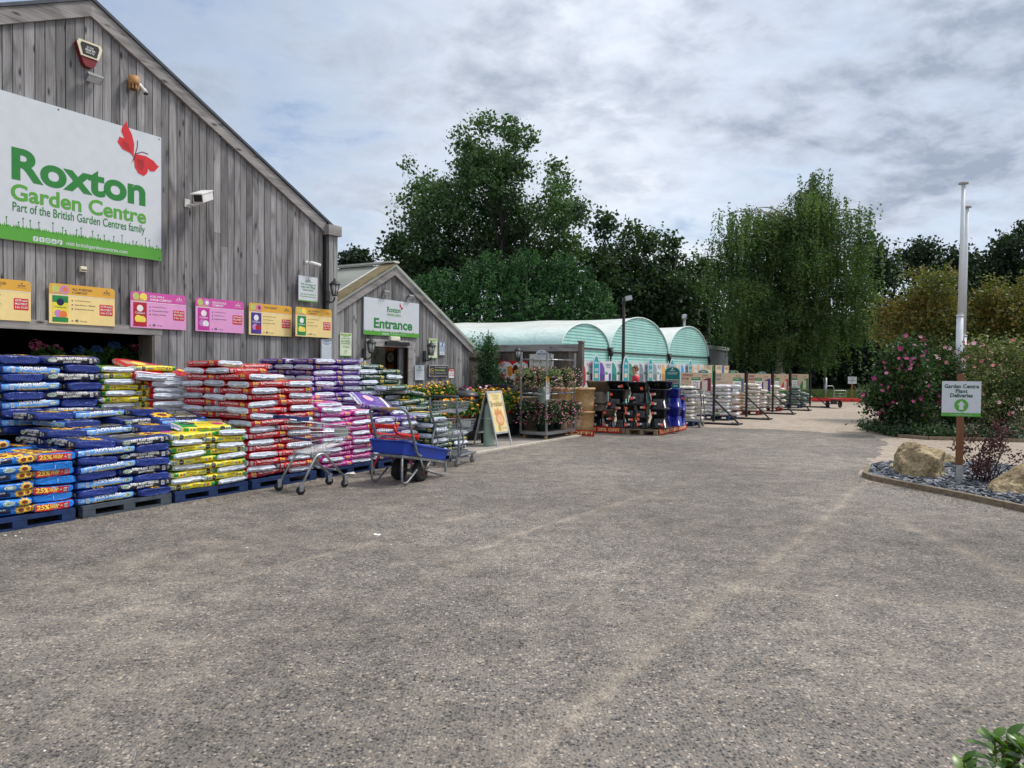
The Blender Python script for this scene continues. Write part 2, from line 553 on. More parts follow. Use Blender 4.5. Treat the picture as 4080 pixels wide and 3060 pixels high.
# ------------------------------------------------------------------ ground, drive, gravel yard, paving
def stones(name, cell, cols, matrix, patch, bump=.6, streak=None, patchcol=None, seams=()):
 m, nt, b = new_mat(name)
 tcn = nd(nt, 'ShaderNodeTexCoord')
 vec = tcn.outputs['Object']
 warp = nd(nt, 'ShaderNodeTexNoise', Scale=cell * .6, Detail=2.0)
 nt.links.new(vec, warp.inputs['Vector'])
 vv = nd(nt, 'ShaderNodeVectorMath')
 vv.operation = 'MULTIPLY_ADD'
 nt.links.new(warp.outputs['Color'], vv.inputs[0])
 vv.inputs[1].default_value = (1.7 / cell,) * 3
 nt.links.new(vec, vv.inputs[2])
 vo = nd(nt, 'ShaderNodeTexVoronoi', Scale=cell)
 nt.links.new(vv.outputs[0], vo.inputs['Vector'])
 sp = nd(nt, 'ShaderNodeSeparateColor')
 nt.links.new(vo.outputs['Color'], sp.inputs[0])
 k = len(cols)
 st = ramp(nt, [(i / (k - 1), c) for i, c in enumerate(cols)], sp.outputs[0])
 edge = ramp(nt, [(.36, 0), (.62, 1)], vo.outputs['Distance'])
 n1 = nd(nt, 'ShaderNodeTexNoise', Scale=.55, Detail=6.0, Roughness=.62)
 nt.links.new(vec, n1.inputs['Vector'])
 n2 = nd(nt, 'ShaderNodeTexNoise', Scale=3.2, Detail=6.0, Roughness=.65)
 nt.links.new(vec, n2.inputs['Vector'])
 bigp = ramp(nt, [(.40, 0), (.66, 1)], n1.outputs[0])
 c = mixc(nt, edge.outputs[0], st.outputs[0], matrix)
 cover_ = mth(nt, 'MULTIPLY', bigp.outputs[0], ramp(nt, [(.35, .1), (.68, 1)], n2.outputs[0]).outputs[0])
 cov2 = ramp(nt, [(.1, .06), (.8, .55)], cover_)
 fac = cov2.outputs[0]
 if streak:
  mpn = nd(nt, 'ShaderNodeMapping')
  mpn.inputs['Rotation'].default_value = (0, 0, -(R(90) - streak))
  mpn2 = nd(nt, 'ShaderNodeMapping')
  mpn2.inputs['Scale'].default_value = (.06, .8, 1)
  rot = nd(nt, 'ShaderNodeVectorRotate')
  rot.rotation_type = 'Z_AXIS'
  rot.inputs['Angle'].default_value = -streak
  nt.links.new(vec, rot.inputs['Vector'])
  nt.links.new(rot.outputs[0], mpn2.inputs[0])
  n3 = nd(nt, 'ShaderNodeTexNoise', Scale=1.0, Detail=4.0, Distortion=.7)
  nt.links.new(mpn2.outputs[0], n3.inputs['Vector'])
  s3 = ramp(nt, [(.52, 0), (.62, .42), (.74, .15)], n3.outputs[0])
  fac = mth(nt, 'MINIMUM', mth(nt, 'ADD', fac, mth(nt, 'MULTIPLY', s3.outputs[0], ramp(nt, [(.3, .2), (.65, 1)], n2.outputs[0]).outputs[0])), .9)
 for pa, pb, wd in seams:
  a, b2 = onG(*pa), onG(*pb)
  dd = (b2 - a).normalized()
  sx = nd(nt, 'ShaderNodeSeparateXYZ')
  nt.links.new(vec, sx.inputs[0])
  X = mth(nt, 'SUBTRACT', sx.outputs[0], a.x)
  Y = mth(nt, 'SUBTRACT', sx.outputs[1], a.y)
  al = mth(nt, 'ADD', mth(nt, 'MULTIPLY', X, dd.x), mth(nt, 'MULTIPLY', Y, dd.y))
  ac = mth(nt, 'SUBTRACT', mth(nt, 'MULTIPLY', Y, dd.x), mth(nt, 'MULTIPLY', X, dd.y))
  ac = mth(nt, 'ADD', ac, mth(nt, 'MULTIPLY', mth(nt, 'SUBTRACT', n1.outputs[0], .5), .45))
  ac = mth(nt, 'ADD', ac, mth(nt, 'MULTIPLY', mth(nt, 'SUBTRACT', n2.outputs[0], .5), .16))
  near = ramp(nt, [(.15, .95), (1, 0)], mth(nt, 'DIVIDE', mth(nt, 'ABSOLUTE', ac), wd * 2.4)).outputs[0]
  span = mth(nt, 'MULTIPLY', mth(nt, 'GREATER_THAN', al, 0), mth(nt, 'LESS_THAN', al, (b2 - a).length))
  fac = mth(nt, 'MAXIMUM', fac, mth(nt, 'MULTIPLY', mth(nt, 'MULTIPLY', near, span), ramp(nt, [(.3, .35), (.6, 1)], n2.outputs[0]).outputs[0]))
 grit = ramp(nt, [(0, .75), (1, 1.25)], sp.outputs[1])
 pc = mixc(nt, 1.0, patchcol or matrix, grit.outputs[0], 'MULTIPLY')
 fac2 = mth(nt, 'MULTIPLY', fac, ramp(nt, [(.15, .35), (.6, 1)], sp.outputs[2]).outputs[0])
 c = mixc(nt, fac2, c, pc)
 dk = ramp(nt, [(.3, .70), (.7, 1.14)], n2.outputs[0])
 c = mixc(nt, 1.0, c, dk.outputs[0], 'MULTIPLY')
 if patch:
  n4 = nd(nt, 'ShaderNodeTexNoise', Scale=.23, Detail=3.0)
  nt.links.new(vec, n4.inputs['Vector'])
  c = mixc(nt, 1.0, c, ramp(nt, [(.35, 1 - patch), (.65, 1 + patch)], n4.outputs[0]).outputs[0], 'MULTIPLY')
 nt.links.new(c, b.inputs['Base Color'])
 b.inputs['Roughness'].default_value = .85
 b.inputs['Specular IOR Level'].default_value = .25
 bp = nd(nt, 'ShaderNodeBump', Strength=bump, Distance=.012)
 inv = mth(nt, 'SUBTRACT', 1.0, vo.outputs['Distance'])
 nt.links.new(inv, bp.inputs['Height'])
 nt.links.new(bp.outputs[0], b.inputs['Normal'])
 return m
TARM = stones('worn tarmac', 52.0, [(.032, .035, .041), (.075, .078, .084), (.14, .138, .136), (.25, .228, .198), (.56, .48, .39)],
   (.226, .2, .17), .22, bump=1.0, streak=AS, patchcol=(.36, .305, .245), seams=[((2050, 3055), (3480, 1895), .042), ((2860, 2330), (4080, 2440), .028), ((330, 2475), (1900, 2040), .03), ((1700, 2250), (2600, 1960), .035), ((3560, 2060), (4080, 2330), .06)])
GRAV = stones('tan gravel', 45.0, [(.28, .22, .17), (.40, .33, .26), (.48, .41, .34), (.34, .28, .24), (.56, .49, .41)],
   (.38, .31, .245), .08, bump=.5, patchcol=(.44, .35, .27))
PAVE = pm('paving concrete', (.34, .31, .275), .85, var=.22, scale=3, bump=.3, bscale=60)
TURF = pm('rough grass', (.06, .085, .03), .9, var=.4, scale=2, bump=.6)
def sheet(name, pts, z, mat):
 o = MB().poly([(p[0], p[1], z) for p in pts], mat).build(name)
 return tag(o, kind='structure')
sheet('ground', [(-400, -60), (400, -60), (400, 700), (-400, 700)], -.012, TURF)
gq = [P(11.4, -11.3), (-40, -40), (60, -40), (60, 30), (40, 62), (22, 62), P(47, -4.9), P(46.5, -12), P(11.4, -12)]
sheet('gravel_yard', [P(-40, -13), P(-40, 12), P(-10, 45), P(25, 48), P(46, 30), P(48, 6), P(48.5, -5.2), P(47, -11.7), P(20, -12.4)], -.004, GRAV)
e1 = [onG(2560, 1694), onG(2900, 1704), onG(3180, 1716), onG(3480, 1735), onG(3535, 1765), onG(3490, 1815), onG(3430, 1870), onG(3440, 1912), onG(3700, 1955), onG(4080, 2032)]
_er = random.Random(9)
e2 = []
for a, b2 in zip(e1, e1[1:]):
 k = max(2, int((b2 - a).length / .22))
 for i in range(k):
  e2.append(a.lerp(b2, i / k) + Vector((_er.gauss(0, .07), _er.gauss(0, .09), 0)) * (1 if i else .5))
e1 = e2 + [e1[-1]]
sheet('drive', [P(-30, -13), P(12, -13), P(17.2, -11.5), P(18.6, -9), P(20.6, -6.6)] + e1 + [onG(4300, 2080), (14, 6), (16, -20), P(-30, 12)], 0, TARM)
pv = MB()
pv.box(11.9, 17.9, 8.12, 12.2, -.005, .03, PAVE)
pv.box(11.2, 17.6, 7.98, 8.10, -.005, .034, pm('pale edging', (.48, .42, .35), .85, var=.2, scale=8, bump=.3))
o = pv.build('entrance_paving', rz=AS)
tag(o, kind='structure')
# ------------------------------------------------------------------ timber barn with the big sign
TF = -11.5
APX = (6.59, 7.12)
EAV = (11.57, 4.62)
LFT = (1.61, 4.62)
rk = (APX[1] - EAV[1]) / (EAV[0] - APX[0])
rng = random.Random(4)
def roofz(s, apex, slope):
 return apex[1] - abs(s - apex[0]) * slope
def cladding(mb, s0, s1, q, top, holes, bw, mat, zb=0.02, split=.18):
 """upright boards; q is the depth of the face; holes are (s0, s1, z1): openings from the ground up to z1"""
 s = s0
 while s < s1 - .01:
  e = min(s + bw * rng.uniform(.93, 1.07), s1)
  a, b_ = s + .006, e - .006
  zlo = zb
  for h in holes:
   if (a + b_) / 2 > h[0] and (a + b_) / 2 < h[1]:
    zlo = h[2]
  za, zc = top(a), top(b_)
  j = rng.uniform(-.004, .004)
  cuts = [zlo]
  if rng.random() < split and za - zlo > 2:
   cuts.append(zlo + (za - zlo) * rng.uniform(.3, .7))
  for i, z0 in enumerate(cuts):
   if i + 1 < len(cuts):
    t0 = t1 = cuts[i + 1] - .004
   else:
    t0, t1 = za, zc
   vs = [(a, q + j, z0), (b_, q + j, z0), (b_, q + j, t1), (a, q + j, t0),
    (a, q + j + .022, z0), (b_, q + j + .022, z0), (b_, q + j + .022, t1), (a, q + j + .022, t0)]
   mb.add(vs, [(0, 1, 2, 3), (7, 6, 5, 4), (0, 4, 5, 1), (2, 6, 7, 3), (1, 5, 6, 2), (0, 3, 7, 4)], mat)
  s = e
Q = -TF
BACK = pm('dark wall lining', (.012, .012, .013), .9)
barn = thing('barn', 'big weathered timber barn with a steep gable and dark roof edge', 'building', (0, 0, 0), AS)
mb = MB()
HB = (2.2, 7.68, 2.28)
cladding(mb, LFT[0], EAV[0] - .02, Q, lambda s: roofz(s, APX, rk) - .02, [HB], .145, WOOD)
mb.build('wall', barn)
mb = MB()
zt = lambda s: roofz(s, APX, rk) - .03
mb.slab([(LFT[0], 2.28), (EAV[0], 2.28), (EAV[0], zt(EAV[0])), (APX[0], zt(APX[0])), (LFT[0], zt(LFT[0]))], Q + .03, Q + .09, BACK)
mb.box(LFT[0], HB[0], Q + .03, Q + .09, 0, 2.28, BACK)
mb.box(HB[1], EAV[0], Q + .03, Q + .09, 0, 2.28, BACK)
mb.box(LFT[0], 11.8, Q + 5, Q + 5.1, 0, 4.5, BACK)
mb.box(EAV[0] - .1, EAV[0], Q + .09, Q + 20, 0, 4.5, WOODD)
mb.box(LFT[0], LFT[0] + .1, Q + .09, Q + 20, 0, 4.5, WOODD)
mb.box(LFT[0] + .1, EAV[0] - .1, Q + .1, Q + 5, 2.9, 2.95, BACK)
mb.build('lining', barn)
mb = MB()
ln = math.hypot(1, rk)
for sg in (1, -1):
 e = EAV[0] if sg > 0 else LFT[0]
 zE = EAV[1]
 pts = [(APX[0], APX[1] + .17), (e + sg * .02, zE + .15), (e + sg * .02, zE - .08), (APX[0], APX[1] - .07)]
 mb.slab(pts if sg < 0 else pts[::-1], Q - .06, Q - .002, WOODX)
mb.build('bargeboard', barn)
mb = MB()
RF = pm('dark roof sheet', (.05, .06, .075), .45, var=.2)
for sg in (1, -1):
 e = EAV[0] + .25 if sg > 0 else LFT[0] - .25
 zE = APX[1] + .17 - abs(e - APX[0]) * rk
 pts = [(APX[0], APX[1] + .225), (e, zE + .055), (e, zE + .003), (APX[0], APX[1] + .173)]
 mb.slab(pts, Q - .09, Q + 20, RF)
mb.build('roof', barn)
mb = MB()
mb.box(2.2, 7.8, Q - .03, Q - .001, 2.2, 2.345, WOODX)
mb.build('opening_lintel', barn)
mb = MB()
mb.box(7.66, 7.78, Q - .028, Q - .001, .02, 2.198, WOOD)
mb.box(7.62, 7.66, Q - .02, Q + .35, .02, 2.19, WOODD)
mb.build('opening_jamb', barn)
mb = MB()
cladding(mb, 11.63, 11.9, Q - .10, lambda s: 4.5, [], .13, WOOD)
mb.box(11.63, 11.9, Q - .077, Q + 1.2, .02, 4.5, WOODD)
mb.build('end_wall', barn)
mb = MB()
mb.box(11.56, 11.95, Q - .16, Q + 1.3, 4.505, 4.72, WOODX)
mb.build('eaves_box', barn)
mb = MB()
mb.box(11.565, 11.625, Q - .085, Q - .025, .02, 4.5, pm('dark corner strip', (.03, .032, .028), .6))  # narrow dark upright box filling the slot between gable wall and end wall
mb.build('corner_strip', barn)
# ------------------------------------------------------------------ entrance building
TE = -11.6
QE = -TE
EA = (14.0, 4.03)
ES = .535
ent = thing('entrance_building', 'small timber entrance building with a gable and an open doorway', 'building', (0, 0, 0), AS)
dl_, dr_ = onT(1474, 1400, TE)[0], onT(1624, 1400, TE)[0]
dz_ = 2.19
mb = MB()
etop = lambda s: EA[1] - abs(s - EA[0]) * ES - .03
cladding(mb, 11.92, 17.3, QE, etop, [(dl_ - .02, dr_ + .02, dz_)], .135, WOOD)
mb.build('wall', ent)
mb = MB()
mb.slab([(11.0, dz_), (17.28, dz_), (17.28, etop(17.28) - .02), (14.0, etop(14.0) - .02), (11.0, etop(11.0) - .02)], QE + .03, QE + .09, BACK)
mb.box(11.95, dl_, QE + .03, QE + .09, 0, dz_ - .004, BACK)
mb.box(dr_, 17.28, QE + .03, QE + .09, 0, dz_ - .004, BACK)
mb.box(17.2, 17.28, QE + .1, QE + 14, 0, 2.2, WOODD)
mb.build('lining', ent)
mb = MB()
for sg in (1, -1):
 e = 17.42 if sg > 0 else 10.7
 zE = EA[1] - abs(e - EA[0]) * ES
 mb.slab([(14.0, EA[1] + .10), (e, zE + .10), (e, zE - .10), (14.0, EA[1] - .10)], QE - .06, QE - .002, WOODX)
mb.build('bargeboard', ent)
mb = MB()
GLR = pm('pale dirty roof sheet', srgb(186, 188, 180), .5, var=.16, scale=2.5, stretch=(1, .3, 1))
nt = GLR.node_tree
tr = nd(nt, 'ShaderNodeBsdfTranslucent')
tr.inputs['Color'].default_value = (.75, .78, .74, 1)
mx = nd(nt, 'ShaderNodeMixShader')
mx.inputs[0].default_value = .5
nt.links.new(nt.nodes['Principled BSDF'].outputs[0], mx.inputs[1])
nt.links.new(tr.outputs[0], mx.inputs[2])
nt.links.new(mx.outputs[0], nt.nodes['Material Output'].inputs[0])
for sg in (1, -1):
 e = 17.5 if sg > 0 else 10.6
 zE = EA[1] - abs(e - EA[0]) * ES
 mb.slab([(14.0, EA[1] + .155), (e, zE + .155), (e, zE + .104), (14.0, EA[1] + .104)], QE - .10, QE + 15, GLR)
BAR = pm('glazing bar', (.62, .62, .58), .5)
for k in range(6):
 y = QE + .35 + k * 2.4
 for sg in (1, -1):
  e = 17.5 if sg > 0 else 10.6
  zE = EA[1] - abs(e - EA[0]) * ES
  mb.slab([(14.0, EA[1] + .185), (e, zE + .185), (e, zE + .157), (14.0, EA[1] + .157)], y, y + .07, BAR)
mb.box(13.9, 14.1, QE - .1, QE + 15, EA[1] + .19, EA[1] + .23, BAR)
mb.slab([(13.98, EA[1] + .19), (10.6, EA[1] - 3.4 * ES + .19), (10.6, EA[1] - 3.4 * ES + .16), (13.98, EA[1] + .16)], QE - .09, QE + .3, pm('mossy roof edge', srgb(120, 108, 78), .9, var=.3, scale=9, bump=.5))
mb.build('roof', ent)
# doorway: frame, sliding leaf, room behind
mb = MB()
mb.box(dl_ - .16, dl_, QE - .03, QE - .002, .03, dz_ + .17, WOODX)
mb.box(dr_, dr_ + .17, QE - .03, QE - .002, .03, dz_ + .17, WOODX)
mb.box(dl_ + .002, dr_ - .002, QE - .03, QE - .002, dz_, dz_ + .17, WOODX)
mb.build('door_frame', ent)
mb = MB()
LIN = timber('varnished room boards', srgb(170, 92, 52), knots=False)
yb = QE + 2.2
s_ = dl_ - 1.2
while s_ < dr_ + 2.4:
 mb.box(s_, s_ + .145, yb, yb + .03, .03, 2.6, LIN)
 s_ += .15
mb.box(dl_ - 1.25, dl_ - 1.2, QE + .1, yb, 0.03, 2.52, LIN)
mb.box(dr_ + 2.4, dr_ + 2.45, QE + .1, yb, 0.03, 2.52, LIN)
mb.box(dl_ - 1.2, dr_ + 2.4, QE + .1, yb, .012, .026, pm('door mat floor', (.06, .055, .05), .9))
mb.build('hall', ent)
mb = MB()
AL = pm('grey door aluminium', (.3, .31, .32), .4, .6)
x0 = dr_ - .17
for a, b_ in ((x0, x0 + .05), (dr_ - .04, dr_ - .005)):
 mb.box(a, b_, QE + .12, QE + .17, .03, dz_ - .01, AL)
mb.box(x0 + .05, dr_ - .04, QE + .12, QE + .17, dz_ - .08, dz_ - .01, AL)
mb.box(x0 + .05, dr_ - .04, QE + .12, QE + .17, .03, .12, AL)
fr = mb.build('sliding_door', ent)
gm, nt, b = new_mat('door glass')
b.inputs['Base Color'].default_value = (.9, .95, .95, 1)
b.inputs['Roughness'].default_value = .03
b.inputs['Transmission Weight'].default_value = .9
MB().box(x0 + .051, dr_ - .041, QE + .14, QE + .15, .12, dz_ - .08, gm).build('glass', fr)
mb = MB()
mb.box(onT(1540, 1400, TE)[0] - .10, onT(1622, 1400, TE)[0] - .02, QE - .10, QE - .035, dz_ + .045, dz_ + .13, BLKPL)
mb.build('door_track', ent)
# clock, panel and inner door in the hall
a = onT(1549, 1424, TE - 2.2)
ck = thing('wall_clock', 'round dark clock on the orange boards inside the doorway', 'clock', P(a[0], TE - 2.17, a[1]), AS)
mb = MB()
mb.ring(0, 0, .14, .19, -.03, BLKPL, 24)
for i in range(24):
 pass
vs = []
mb.slab([(.19 * math.cos(6.2832 * i / 24), .19 * math.sin(6.2832 * i / 24)) for i in range(24)], -.028, 0, BLKPL)
mb.build('case', ck)
mb = MB()
FACE = pm('old clock face', (.22, .21, .18), .6)
mb.disc(0, 0, .142, -.033, FACE, 24)
for i in range(12):
 an = 6.2832 * i / 12
 mb.disc(.115 * math.cos(an), .115 * math.sin(an), .012, -.035, CREAM, 6)
mb.build('dial', ck)
mb = MB()
for an, l_ in ((.6, .10), (2.0, .07)):
 mb.slab([(-.006, 0), (.006, 0), (l_ * math.cos(an) + .004, l_ * math.sin(an)), (l_ * math.cos(an) - .004, l_ * math.sin(an))], -.042, -.038, BLACK)
mb.build('hands', ck)
a0, a1 = onT(1478, 1383, TE - 1.9), onT(1530, 1460, TE - 1.9)
pn = MB().box(a0[0] - .6, a1[0], -TE + 1.86, -TE + 1.9, .03, a0[1], pm('pale notice panel', (.42, .41, .38), .7)).build('notice_board', rz=AS)
tag(pn, 'pale grey panel board standing inside the entrance doorway', 'panel')
mb = MB()
for i in range(9):
 a, b_ = onT(1497 + 8 * math.sin(i * .7), 1392 + i * 5, TE - 1.86)
 mb.rect(a, a + .05, b_, b_ + .03, -TE + 1.857, DGREY)
mb.text('SHOP', a0[0] + .05, 1.75, DGREY, y=-TE + 1.857, h=.07)
mb.build('print', pn)
a0, a1 = onT(1577, 1395, TE - 2.1), onT(1606, 1500, TE - 2.1)
ind = thing('inner_door', 'dark door with a pale frame inside the entrance hall', 'door', P(a0[0], TE - 2.12, .03), AS)
MB().box(0, .75, 0, .05, 0, a0[1], BLKPL).build('leaf', ind)
MB().box(.10, .16, -.01, .0, .2, a0[1] - .2, pm('pale door trim', srgb(200, 170, 130), .6)).box(.162, .5, -.01, 0, a0[1] - .26, a0[1] - .2, _mats['pale door trim']).build('trim', ind)
# dark gate and trellis between entrance building and yard fence
gate = thing('side_gate', 'dark timber side gate in shadow beside the entrance building', 'gate', P(17.45, -11.75, 0), AS)
mb = MB()
for k in range(12):
 mb.box(k * .145, k * .145 + .138, 0, .025, .05, 2.2, WOODD)
mb.build('boards', gate)
MB().box(0, 1.74, -.05, -.003, 2.0, 2.12, WOODD).box(0, 1.74, -.05, -.003, .3, .42, WOODD).build('rail', gate)
# ------------------------------------------------------------------ yard fence
FS = 19.2
fen = thing('yard_fence', 'tall board fence with a capping rail behind the ice cream sign', 'fence', P(FS, 0, 0), AN)
ft0, ft1 = -12.3, onS(2306, 1376, FS)[0]
fz = 2.41
mb = MB()
x = ft0
while x < ft1 - .02:
 w_ = .15 * rng.uniform(.95, 1.05)
 mb.box(x + .004, min(x + w_, ft1) - .004, rng.uniform(0, .006), .025, .03, fz - .06, WOODD)
 x += w_
mb.build('boards', fen)
MB().box(ft0, ft1 + .02, -.05, -.003, fz - .20, fz, WOODX).build('top_rail', fen)
MB().box(ft0, ft1 + .02, .03, .1, .2, fz - .1, BACK).build('backing', fen)
MB().box(ft1 + .02, ft1 + .14, -.08, .08, 0, fz + .05, WOODD).box(ft1 + .0, ft1 + .16, -.1, .1, fz + .052, fz + .10, WOODX).build('post', fen)
# ------------------------------------------------------------------ polytunnels
TG = -11.8
def stripes():
 m, nt, b = new_mat('striped tunnel netting')
 tcn = nd(nt, 'ShaderNodeTexCoord')
 sp = nd(nt, 'ShaderNodeSeparateXYZ')
 nt.links.new(tcn.outputs['Object'], sp.inputs[0])
 nz = nd(nt, 'ShaderNodeTexNoise', Scale=1.3, Detail=3.0)
 nt.links.new(tcn.outputs['Object'], nz.inputs['Vector'])
 zz_ = mth(nt, 'ADD', sp.outputs[2], mth(nt, 'MULTIPLY', nz.outputs[0], .05))
 fr_ = mth(nt, 'FRACT', mth(nt, 'MULTIPLY', zz_, 8.6))
 k = ramp(nt, [(.30, 0), (.46, 1), (.74, 1), (.90, 0)], fr_)
 c = mixc(nt, k.outputs[0], srgb(186, 222, 214), srgb(104, 182, 172))
 c = mixc(nt, 1.0, c, ramp(nt, [(.3, .86), (.7, 1.08)], nz.outputs[0]).outputs[0], 'MULTIPLY')
 nt.links.new(c, b.inputs['Base Color'])
 b.inputs['Roughness'].default_value = .5
 return m
def skin():
 m, nt, b = new_mat('pale tunnel film')
 tcn = nd(nt, 'ShaderNodeTexCoord')
 sp = nd(nt, 'ShaderNodeSeparateXYZ')
 nt.links.new(tcn.outputs['Object'], sp.inputs[0])
 nz = nd(nt, 'ShaderNodeTexNoise', Scale=.9, Detail=5.0, Roughness=.65)
 nt.links.new(tcn.outputs['Object'], nz.inputs['Vector'])
 k = ramp(nt, [(2.75 / 5, 0), (3.4 / 5, 1)], mth(nt, 'DIVIDE', mth(nt, 'ADD', sp.outputs[2], mth(nt, 'MULTIPLY', nz.outputs[0], .25)), 5.0))
 fr_ = mth(nt, 'FRACT', mth(nt, 'MULTIPLY', sp.outputs[2], 11.0))
 s_ = ramp(nt, [(.2, 1), (.5, .93), (.8, 1)], fr_)
 c = mixc(nt, k.outputs[0], srgb(190, 224, 218), srgb(224, 229, 221))
 c = mixc(nt, 1.0, c, s_.outputs[0], 'MULTIPLY')
 c = mixc(nt, 1.0, c, ramp(nt, [(.3, .9), (.65, 1.05)], nz.outputs[0]).outputs[0], 'MULTIPLY')
 nt.links.new(c, b.inputs['Base Color'])
 b.inputs['Roughness'].default_value = .32
 wr = nd(nt, 'ShaderNodeTexNoise', Scale=2.4, Detail=4.0, Distortion=1.0)
 nt.links.new(tcn.outputs['Object'], wr.inputs['Vector'])
 bp = nd(nt, 'ShaderNodeBump', Strength=.5, Distance=.08)
 nt.links.new(wr.outputs[0], bp.inputs['Height'])
 nt.links.new(bp.outputs[0], b.inputs['Normal'])
 return m
STR, SKN = stripes(), skin()
DKF = pm('dark tunnel steel', (.06, .065, .06), .5, .3)
def tunnel(s0, s1, zg, zc, length, label):
 w_ = s1 - s0
 t_ = thing('polytunnel', label, 'polytunnel', P(s0, TG, 0), AS, 'polytunnels behind the gravel boards')
 N = 28
 arc = [(w_ * .5 * (1 - math.cos(math.pi * i / N)), zg + (zc - zg) * math.sin(math.pi * i / N) ** 1.08) for i in range(N + 1)]
 mb = MB()
 vs = [(a, .02, b_) for a, b_ in arc] + [(w_, .02, .05), (0, .02, .05)]
 mb.poly(vs, STR)
 mb.build('end_wall', t_)
 mb = MB()
 rows = []
 K = 60
 for j in range(K + 1):
  y = length * j / K
  ph = (y / 4.6) % 1
  sag = 1 - .035 * math.sin(math.pi * ph) ** .7
  rows.append([(a, y, zg + (b_ - zg) * sag) for a, b_ in arc])
 flat_ = [p for r_ in rows for p in r_]
 n1 = N + 1
 mb.add(flat_, [(j * n1 + i, j * n1 + i + 1, (j + 1) * n1 + i + 1, (j + 1) * n1 + i) for j in range(K) for i in range(N)], SKN, True)
 mb.box(0, .02, 0, length, .05, zg, STR)
 mb.box(w_ - .02, w_, .05, length, .05, zg, STR)
 mb.build('cover', t_)
 mb = MB()
 mb.tube([(a, -.01, b_) for a, b_ in arc], .03, pm('pale hoop trim', (.62, .75, .72), .5), 6)
 mb.build('end_hoop', t_)
 mb = MB()
 mb.box(.03, w_ - .03, -.03, .018, zg - .06, zg + .0, DKF)
 mb.build('cross_rail', t_)
 mb = MB()
 mb.box(w_ - .16, w_ + .16, -.12, .1, zg - .02, zg + .06, DKF)
 mb.tube([(w_, -.08, zg), (w_, -.08, zg - .28)], .09, BLKPL, 10)
 mb.tube([(w_, -.08, zg - .28), (w_, -.05, .1)], .04, BLKPL, 8)
 mb.build('gutter_outlet', t_)
 return t_
g0 = onT(2236, 1371, TG)
g1 = onT(2427, 1397, TG)
g2 = onT(2662, 1417, TG)
g3 = onT(2822, 1421, TG)
zc1, zc2, zc3 = onT(2338, 1289, TG)[1], onT(2563, 1268, TG)[1], onT(2757, 1303, TG)[1]
tunnel(g0[0], g1[0], (g0[1] + g1[1]) / 2, zc1, 26, 'low mint green polytunnel right behind the yard fence')
tunnel(g1[0], g2[0], (g1[1] + g2[1]) / 2, zc2, 26, 'tallest mint green polytunnel behind the black lamp pole')
tunnel(g2[0], g3[0], (g2[1] + g3[1]) / 2, zc3, 26, 'mint green polytunnel next to the grey steel shed')
# steel shed and flue
h0, h1 = onT(2800, 1372, TG - 1), onT(2892, 1392, TG - 1)
shed = thing('steel_shed', 'grey ribbed steel shed beyond the polytunnels', 'shed', P(h0[0] + .6, TG - 1, 0), AS)
mb = MB()
SHD = pm('grey steel sheet', (.30, .32, .34), .45, .3)
wS = h1[0] - h0[0]
for k in range(int(wS / .3) + 1):
 mb.box(k * .3, k * .3 + .2, -.03, .0, .05, h0[1] - .28, SHD)
mb.box(0, wS, .001, 8, .05, h0[1] - .25, SHD)
mb.build('wall', shed)
MB().box(-.1, wS + .1, -.08, 8.1, h0[1] - .249, h0[1], pm('pale steel trim', (.5, .53, .55), .4, .3)).build('roof', shed)
fl = thing('flue_pipe', 'steel flue pipe with a wide cap rising behind the polytunnels', 'flue', atY(2724, 1480, 44) * 1)
fl.location.z = 0
zt_ = atY(2724, 1252, 44).z
MB().tube([(0, 0, 1.5), (0, 0, zt_ - .1)], .09, STEEL, 12).tube([(0, 0, 0), (0, 0, 1.5)], .12, STEEL, 12).build('pipe', fl)
MB().lathe([(.1, zt_ - .3), (.17, zt_ - .28), (.17, zt_ - .03), (.1, zt_)], STEEL, 14).build('cap', fl)
# ------------------------------------------------------------------ signs on the fronts
def frame_on(tface, px0, py0, px1, py1):
 """two opposite surveyed corners on a front -> s0, z0, width, height"""
 a, b_ = onT(px0, py0, tface), onT(px1, py1, tface)
 return min(a[0], b_[0]), min(a[1], b_[1]), abs(a[0] - b_[0]), abs(a[1] - b_[1])
def board(name, label, cat, loc, rz, pts, thick, mat, group=None):
 """a sign board; its back is at local y = 0 and its face at y = -thick"""
 o = MB().slab(pts[::-1], -thick, 0, mat).build(name, None, loc, rz)
 return tag(o, label, cat, group)
def rectpts(w, h):
 return [(0, 0), (w, 0), (w, h), (0, h)]
def roundtop(w, h, r, n=5):
 p = [(0, 0), (w, 0)]
 for cx, a0 in ((w - r, 0), (r, 90)):
  for i in range(n + 1):
   an = R(a0 + 90 * i / n)
   p.append((cx + r * math.cos(an), h - r + r * math.sin(an)))
 return p
def rrect(x0, x1, z0, z1, r, n=4):
 p = []
 for cx, cz, a0 in ((x1 - r, z1 - r, 0), (x0 + r, z1 - r, 90), (x0 + r, z0 + r, 180), (x1 - r, z0 + r, 270)):
  for i in range(n + 1):
   an = R(a0 + 90 * i / n)
   p.append((cx + r * math.cos(an), cz + r * math.sin(an)))
 return p
